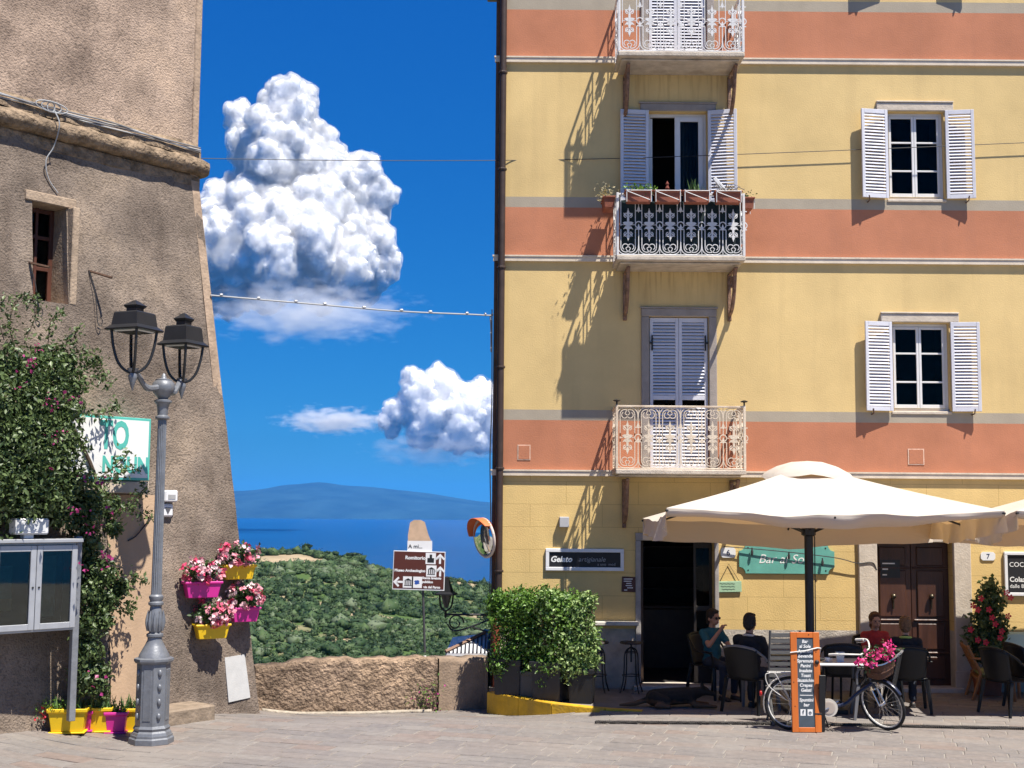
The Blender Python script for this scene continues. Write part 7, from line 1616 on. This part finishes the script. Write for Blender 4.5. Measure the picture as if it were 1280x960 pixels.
# ================================================================== people and the dog
M_skin = pmat('skin', (.40,.20,.125), rough=.55, var=.06, scale=12, bump=.04); M_skin2 = pmat('fair_skin', (.46,.25,.17), rough=.55, var=.06, scale=12, bump=.04)
def person(label, loc, rz, shirt, trousers, hair, skin=M_skin, s=1.0, arms=None, glasses=False, collar=None, sleeves=.55, turn=0.0, nod=0.0, hairlen=0.0, legs=None):
    root = thing('person', label, 'person', loc, rz); root.scale = (s,s,s); V = Vector; dz = loc[2]
    sh = {-1:V((-.175,.05,1.00)), 1:V((.175,.05,1.00))}
    arms = arms or {-1:((-.22,-.10,.76),(-.12,-.34,.78)), 1:((.22,-.10,.76),(.12,-.34,.78))}
    hipz = .54; kn = {k:V((k*.12,-.40,.50)) for k in (-1,1)}; an = {k:V((k*.12,-.36,.09-dz/s)) for k in (-1,1)}
    if legs:
        for k in legs: kn[k] = V(legs[k][0]); an[k] = V(legs[k][1])
    HM = Matrix.Translation((0,.015,1.12)) @ Matrix.Scale(1.08,4) @ Matrix.Rotation(turn,4,'Z') @ Matrix.Rotation(nod,4,'X')
    b = MB()
    def head_ball(c, r, sub=2): b.ball((0,0,0), (1,1,1), sub, M=HM @ Matrix.Translation(c) @ Matrix.Diagonal((*r,1)))
    head_ball((0,-.01,.125),(.074,.092,.108),3); head_ball((0,-.045,.055),(.055,.055,.055)); head_ball((0,-.103,.085),(.014,.022,.026)); head_ball((0,-.085,.045),(.028,.018,.012)); head_ball((0,-.085,.135),(.055,.022,.014))
    for k in (-1,1): head_ball((k*.076,.005,.095),(.012,.022,.034))
    b.capsule((0,.05,1.02),tuple(HM @ V((0,.01,.06))),.056,.05)
    b.ball((0,.05,.90),(.165,.105,.19),2); b.ball((0,.035,.70),(.15,.11,.17),2); b.ball((0,.03,.54),(.17,.13,.12),2); b.capsule(sh[-1],sh[1],.058,.058)
    for k in (-1,1):
        el, wr = V(arms[k][0]), V(arms[k][1]); b.capsule(sh[k],el,.050,.040); b.capsule(el,wr,.040,.027)
        d = (wr-el).normalized(); side = d.cross(V((0,0,1))); side = side.normalized() if side.length > .05 else V((1,0,0)); nrm = side.cross(d).normalized()
        pc = wr+d*.05; b.capsule(wr,wr+d*.075,.026,.034)
        for q in range(4):
            o_ = side*(q-1.5)*.019; L = (.062,.074,.070,.054)[q]; p0 = wr+d*.085+o_; p1 = p0+d*L*.5-nrm*.010; p2 = p1+d*L*.28-nrm*.028; b.capsule(p0-d*.02,p1,.0095,.0085,8); b.capsule(p1,p2,.0085,.0075,8)
        t0 = wr+d*.035+side*.026*k; b.capsule(t0,t0+side*.022*k+d*.03,.011,.010,8); b.capsule(t0+side*.022*k+d*.03,t0+side*.016*k+d*.058,.010,.008,8)
        b.capsule((k*.09,.0,hipz),kn[k],.085,.058); b.capsule(kn[k],an[k],.056,.036); b.capsule(an[k]+V((0,.02,-.03)),an[k]+V((0,-.14,-.055)),.036,.028)
    o = b.build('body', skin, root); mods_remesh(o,.0075,2)
    c = MB()
    c.ball((0,.05,.90),(.182,.122,.20),2); c.ball((0,.035,.70),(.168,.128,.19),2); c.ball((0,.03,.57),(.18,.14,.10),2); c.capsule(sh[-1],sh[1],.073,.073); c.capsule((0,.05,.98),(0,.045,1.065),.085,.062)
    for k in (-1,1):
        el = V(arms[k][0]); wr = V(arms[k][1]); e1 = sh[k].lerp(el,min(1,sleeves)); c.capsule(sh[k],e1,.066,.060)
        if sleeves > 1: c.capsule(el,el.lerp(wr,min(.95,sleeves-1)),.058,.044)
    o = c.build('shirt', shirt, root); mods_remesh(o,.011,3)
    tx = bpy.data.textures.new('cloth_folds','CLOUDS'); tx.noise_scale = .09; dm = o.modifiers.new('folds','DISPLACE'); dm.texture = tx; dm.strength = .022; dm.mid_level = .5
    t = MB(); t.ball((0,.03,.53),(.183,.145,.125),2)
    for k in (-1,1): t.capsule((k*.09,.0,hipz),kn[k],.10,.074); t.capsule(kn[k],an[k]+V((0,0,.05)),.072,.058)
    o = t.build('trousers', trousers, root); mods_remesh(o,.011,3); dm = o.modifiers.new('folds','DISPLACE'); dm.texture = tx; dm.strength = .022; dm.mid_level = .5
    for k in (-1,1):
        f = MB(); f.capsule(an[k]+V((0,.03,-.045)),an[k]+V((0,-.15,-.06)),.043,.034); f.box(an[k].x-.042,an[k].y-.19,an[k].z-.09,an[k].x+.042,an[k].y+.07,an[k].z-.062,.01); fo = f.build('shoe', pmat('dark_shoe',(.04,.035,.032),rough=.5,bump=0), root); mods_remesh(fo,.009,2)
    h = MB()
    for c_, r_ in (((0,.018,.150),(.083,.094,.098)),((0,.05,.10),(.077,.066,.09)),((0,-.055,.205),(.062,.045,.03))): h.ball((0,0,0),(1,1,1),3,M=HM @ Matrix.Translation(c_) @ Matrix.Diagonal((*r_,1)))
    for k in (-1,1): h.ball((0,0,0),(1,1,1),2,M=HM @ Matrix.Translation((k*.066,.012,.125)) @ Matrix.Diagonal((.018,.045,.06,1)))
    if hairlen: h.ball((0,0,0),(1,1,1),3,M=HM @ Matrix.Translation((0,.012,.155)) @ Matrix.Diagonal((.094,.102,.102,1))); h.ball((0,0,0),(1,1,1),2,M=HM @ Matrix.Translation((0,.06,.05)) @ Matrix.Diagonal((.075,.055,hairlen,1)))
    ho = h.build('hair', hair, root); mods_remesh(ho,.008,1); t2 = bpy.data.textures.new('hair_lumps','CLOUDS'); t2.noise_scale = .022; dm = ho.modifiers.new('lumps','DISPLACE'); dm.texture = t2; dm.strength = .014; dm.mid_level = .5
    for k in (-1,1): MB().ball(tuple(HM @ V((k*.030,-.094,.112))),(.011,.008,.009),2).build('eye', pmat('dark_eye',(.03,.02,.015),rough=.2,bump=0), root, smooth=True)
    MB().ball(tuple(HM @ V((0,-.100,.046))),(.024,.006,.006),2).build('lips', pmat('lips',(.30,.09,.07),bump=0), root, smooth=True)
    if glasses:
        g = MB()
        for k in (-1,1): g.ball(tuple(HM @ V((k*.033,-.105,.110))),(.027,.008,.021),2); g.tube([HM @ V((k*.06,-.095,.115)), HM @ V((k*.080,.0,.11))],.004,5)
        g.tube([HM @ V((-.01,-.110,.115)), HM @ V((.01,-.110,.115))],.004,5); g.build('sunglasses', pmat('dark_lenses',(.01,.01,.012),rough=.1,bump=0), root, smooth=True)
    if collar:
        MB().tube([(.082*math.sin(a), .045-.075*math.cos(a), 1.055-.018*math.cos(a)) for a in np.linspace(0,2*math.pi,25)], .018, 8, cap=False).build('collar', collar, root, smooth=True)
    return root
def seat(ch, s=1.0, fwd=.02):
    dz = .435-.44*s 
    m = CH[ch]; a = m.rotation_euler.z; return (m.location.x+math.sin(a)*fwd, m.location.y-math.cos(a)*fwd, dz)
M_teal_s = pmat('teal_shirt',(.018,.10,.13),rough=.9,var=.1,bump=.1); M_jean = pmat('dark_jeans',(.025,.03,.045),rough=.9,var=.2,scale=10); M_blks = pmat('black_shirt',(.016,.016,.018),rough=.9,var=.1); M_reds = pmat('red_top',(.36,.03,.03),rough=.9,var=.1)
H_dark = pmat('dark_brown_hair',(.022,.012,.008),rough=.6,var=.4,scale=40,bump=.8,bscale=90); H_blk = pmat('short_black_hair',(.016,.012,.011),rough=.7,var=.4,scale=40,bump=.8,bscale=90); H_fair = pmat('light_brown_hair',(.16,.085,.04),rough=.6,var=.4,scale=40,bump=.8,bscale=90)
person('person in teal T-shirt and sunglasses raising a hand to the mouth', seat('woman',.93), R(30), M_teal_s, M_jean, H_dark, s=.93, arms={-1:((-.25,-.19,.82),(-.07,-.25,1.06)), 1:((.20,-.16,.78),(.10,-.40,.80))}, glasses=True, sleeves=.6, hairlen=.06, turn=R(8))
person('person in black shirt with pale collar seated with back turned', seat('man',.99), R(150), M_blks, M_jean, H_blk, s=.99, sleeves=1.5, collar=pmat('pale_collar',(.55,.50,.44),bump=0))
person('person with fair hair and lime collar seated with back turned', seat('blond',.95), R(168), M_blks, M_jean, H_fair, M_skin2, s=.95, sleeves=.7, collar=pmat('lime_collar',(.42,.52,.12),bump=0))
person('person in red top with brown hair facing the piazza', seat('face',.91), R(4), M_reds, M_jean, pmat('auburn_hair',(.10,.04,.02),rough=.6,var=.4,scale=40,bump=.8,bscale=90), M_skin2, s=.91, sleeves=.6, hairlen=.09)

# dog lying on the paving near the bar door
dc = gnd(845,885); dog = thing('dog', 'black and tan dog lying in the shade by the bar door', 'dog', (dc.x, dc.y+.08, 0), R(3))
def dog_extra(N, L, tc, out, b):
    sx = N.new('ShaderNodeSeparateXYZ'); L.new(tc.outputs['Object'], sx.inputs[0]); n = N.new('ShaderNodeTexNoise'); n.inputs['Scale'].default_value = 9; L.new(tc.outputs['Object'], n.inputs['Vector'])
    ad = N.new('ShaderNodeMath'); ad.operation = 'MULTIPLY_ADD'; L.new(n.outputs['Fac'], ad.inputs[0]); ad.inputs[1].default_value = .10; L.new(sx.outputs['Z'], ad.inputs[2])
    r = N.new('ShaderNodeMapRange'); r.inputs[1].default_value = .13; r.inputs[2].default_value = .17; L.new(ad.outputs[0], r.inputs[0]); mx = N.new('ShaderNodeMix'); mx.data_type = 'RGBA'; L.new(r.outputs[0], mx.inputs[0]); mx.inputs[6].default_value = (.17,.085,.04,1); L.new(out, mx.inputs[7]); return mx.outputs[2]
M_fur = pmat('black_tan_fur',(.016,.013,.011),rough=.8,var=.4,scale=30,bump=1.0,bscale=120,extra=dog_extra)
d = MB(); d.capsule((-.30,.02,.13),(-.05,.0,.15),.125,.125); d.capsule((-.05,0,.15),(.20,-.02,.17),.125,.12); d.capsule((.20,-.02,.18),(.34,-.04,.22),.10,.075)       # trunk, neck
d.ball((.40,-.05,.235),(.085,.07,.07),2); d.capsule((.44,-.06,.22),(.54,-.08,.195),.046,.032); d.ball((.56,-.085,.20),(.016,.018,.014),2)                                    # skull, muzzle, nose
d.capsule((.20,-.10,.12),(.26,-.13,.05),.06,.042); d.capsule((.26,-.13,.05),(.50,-.16,.035),.038,.028); d.ball((.53,-.165,.03),(.045,.03,.026),2)                          # fore leg
d.capsule((.22,.08,.10),(.30,.10,.045),.055,.038); d.capsule((.30,.10,.045),(.48,.08,.035),.034,.026)
d.capsule((-.32,-.06,.14),(-.14,-.15,.10),.095,.06); d.capsule((-.14,-.15,.10),(-.30,-.19,.045),.045,.032); d.capsule((-.30,-.19,.045),(-.12,-.21,.03),.030,.026)           # thigh, knee, hock, foot
d.capsule((-.40,.04,.10),(-.58,.0,.05),.042,.036); d.capsule((-.58,0,.05),(-.80,-.06,.04),.036,.018)                                                                      # tail
for k in (-1,1): d.capsule((.385,-.05+k*.045,.285),(.375,-.05+k*.062,.355),.026,.009)
o = d.build('body', M_fur, dog); mods_remesh(o,.010,3)
for k in (-1,1): MB().ball((.455,-.06+k*.036,.25),(.009,.008,.009),2).build('eye', pmat('dark_eye',(.03,.02,.015)), dog, smooth=True)
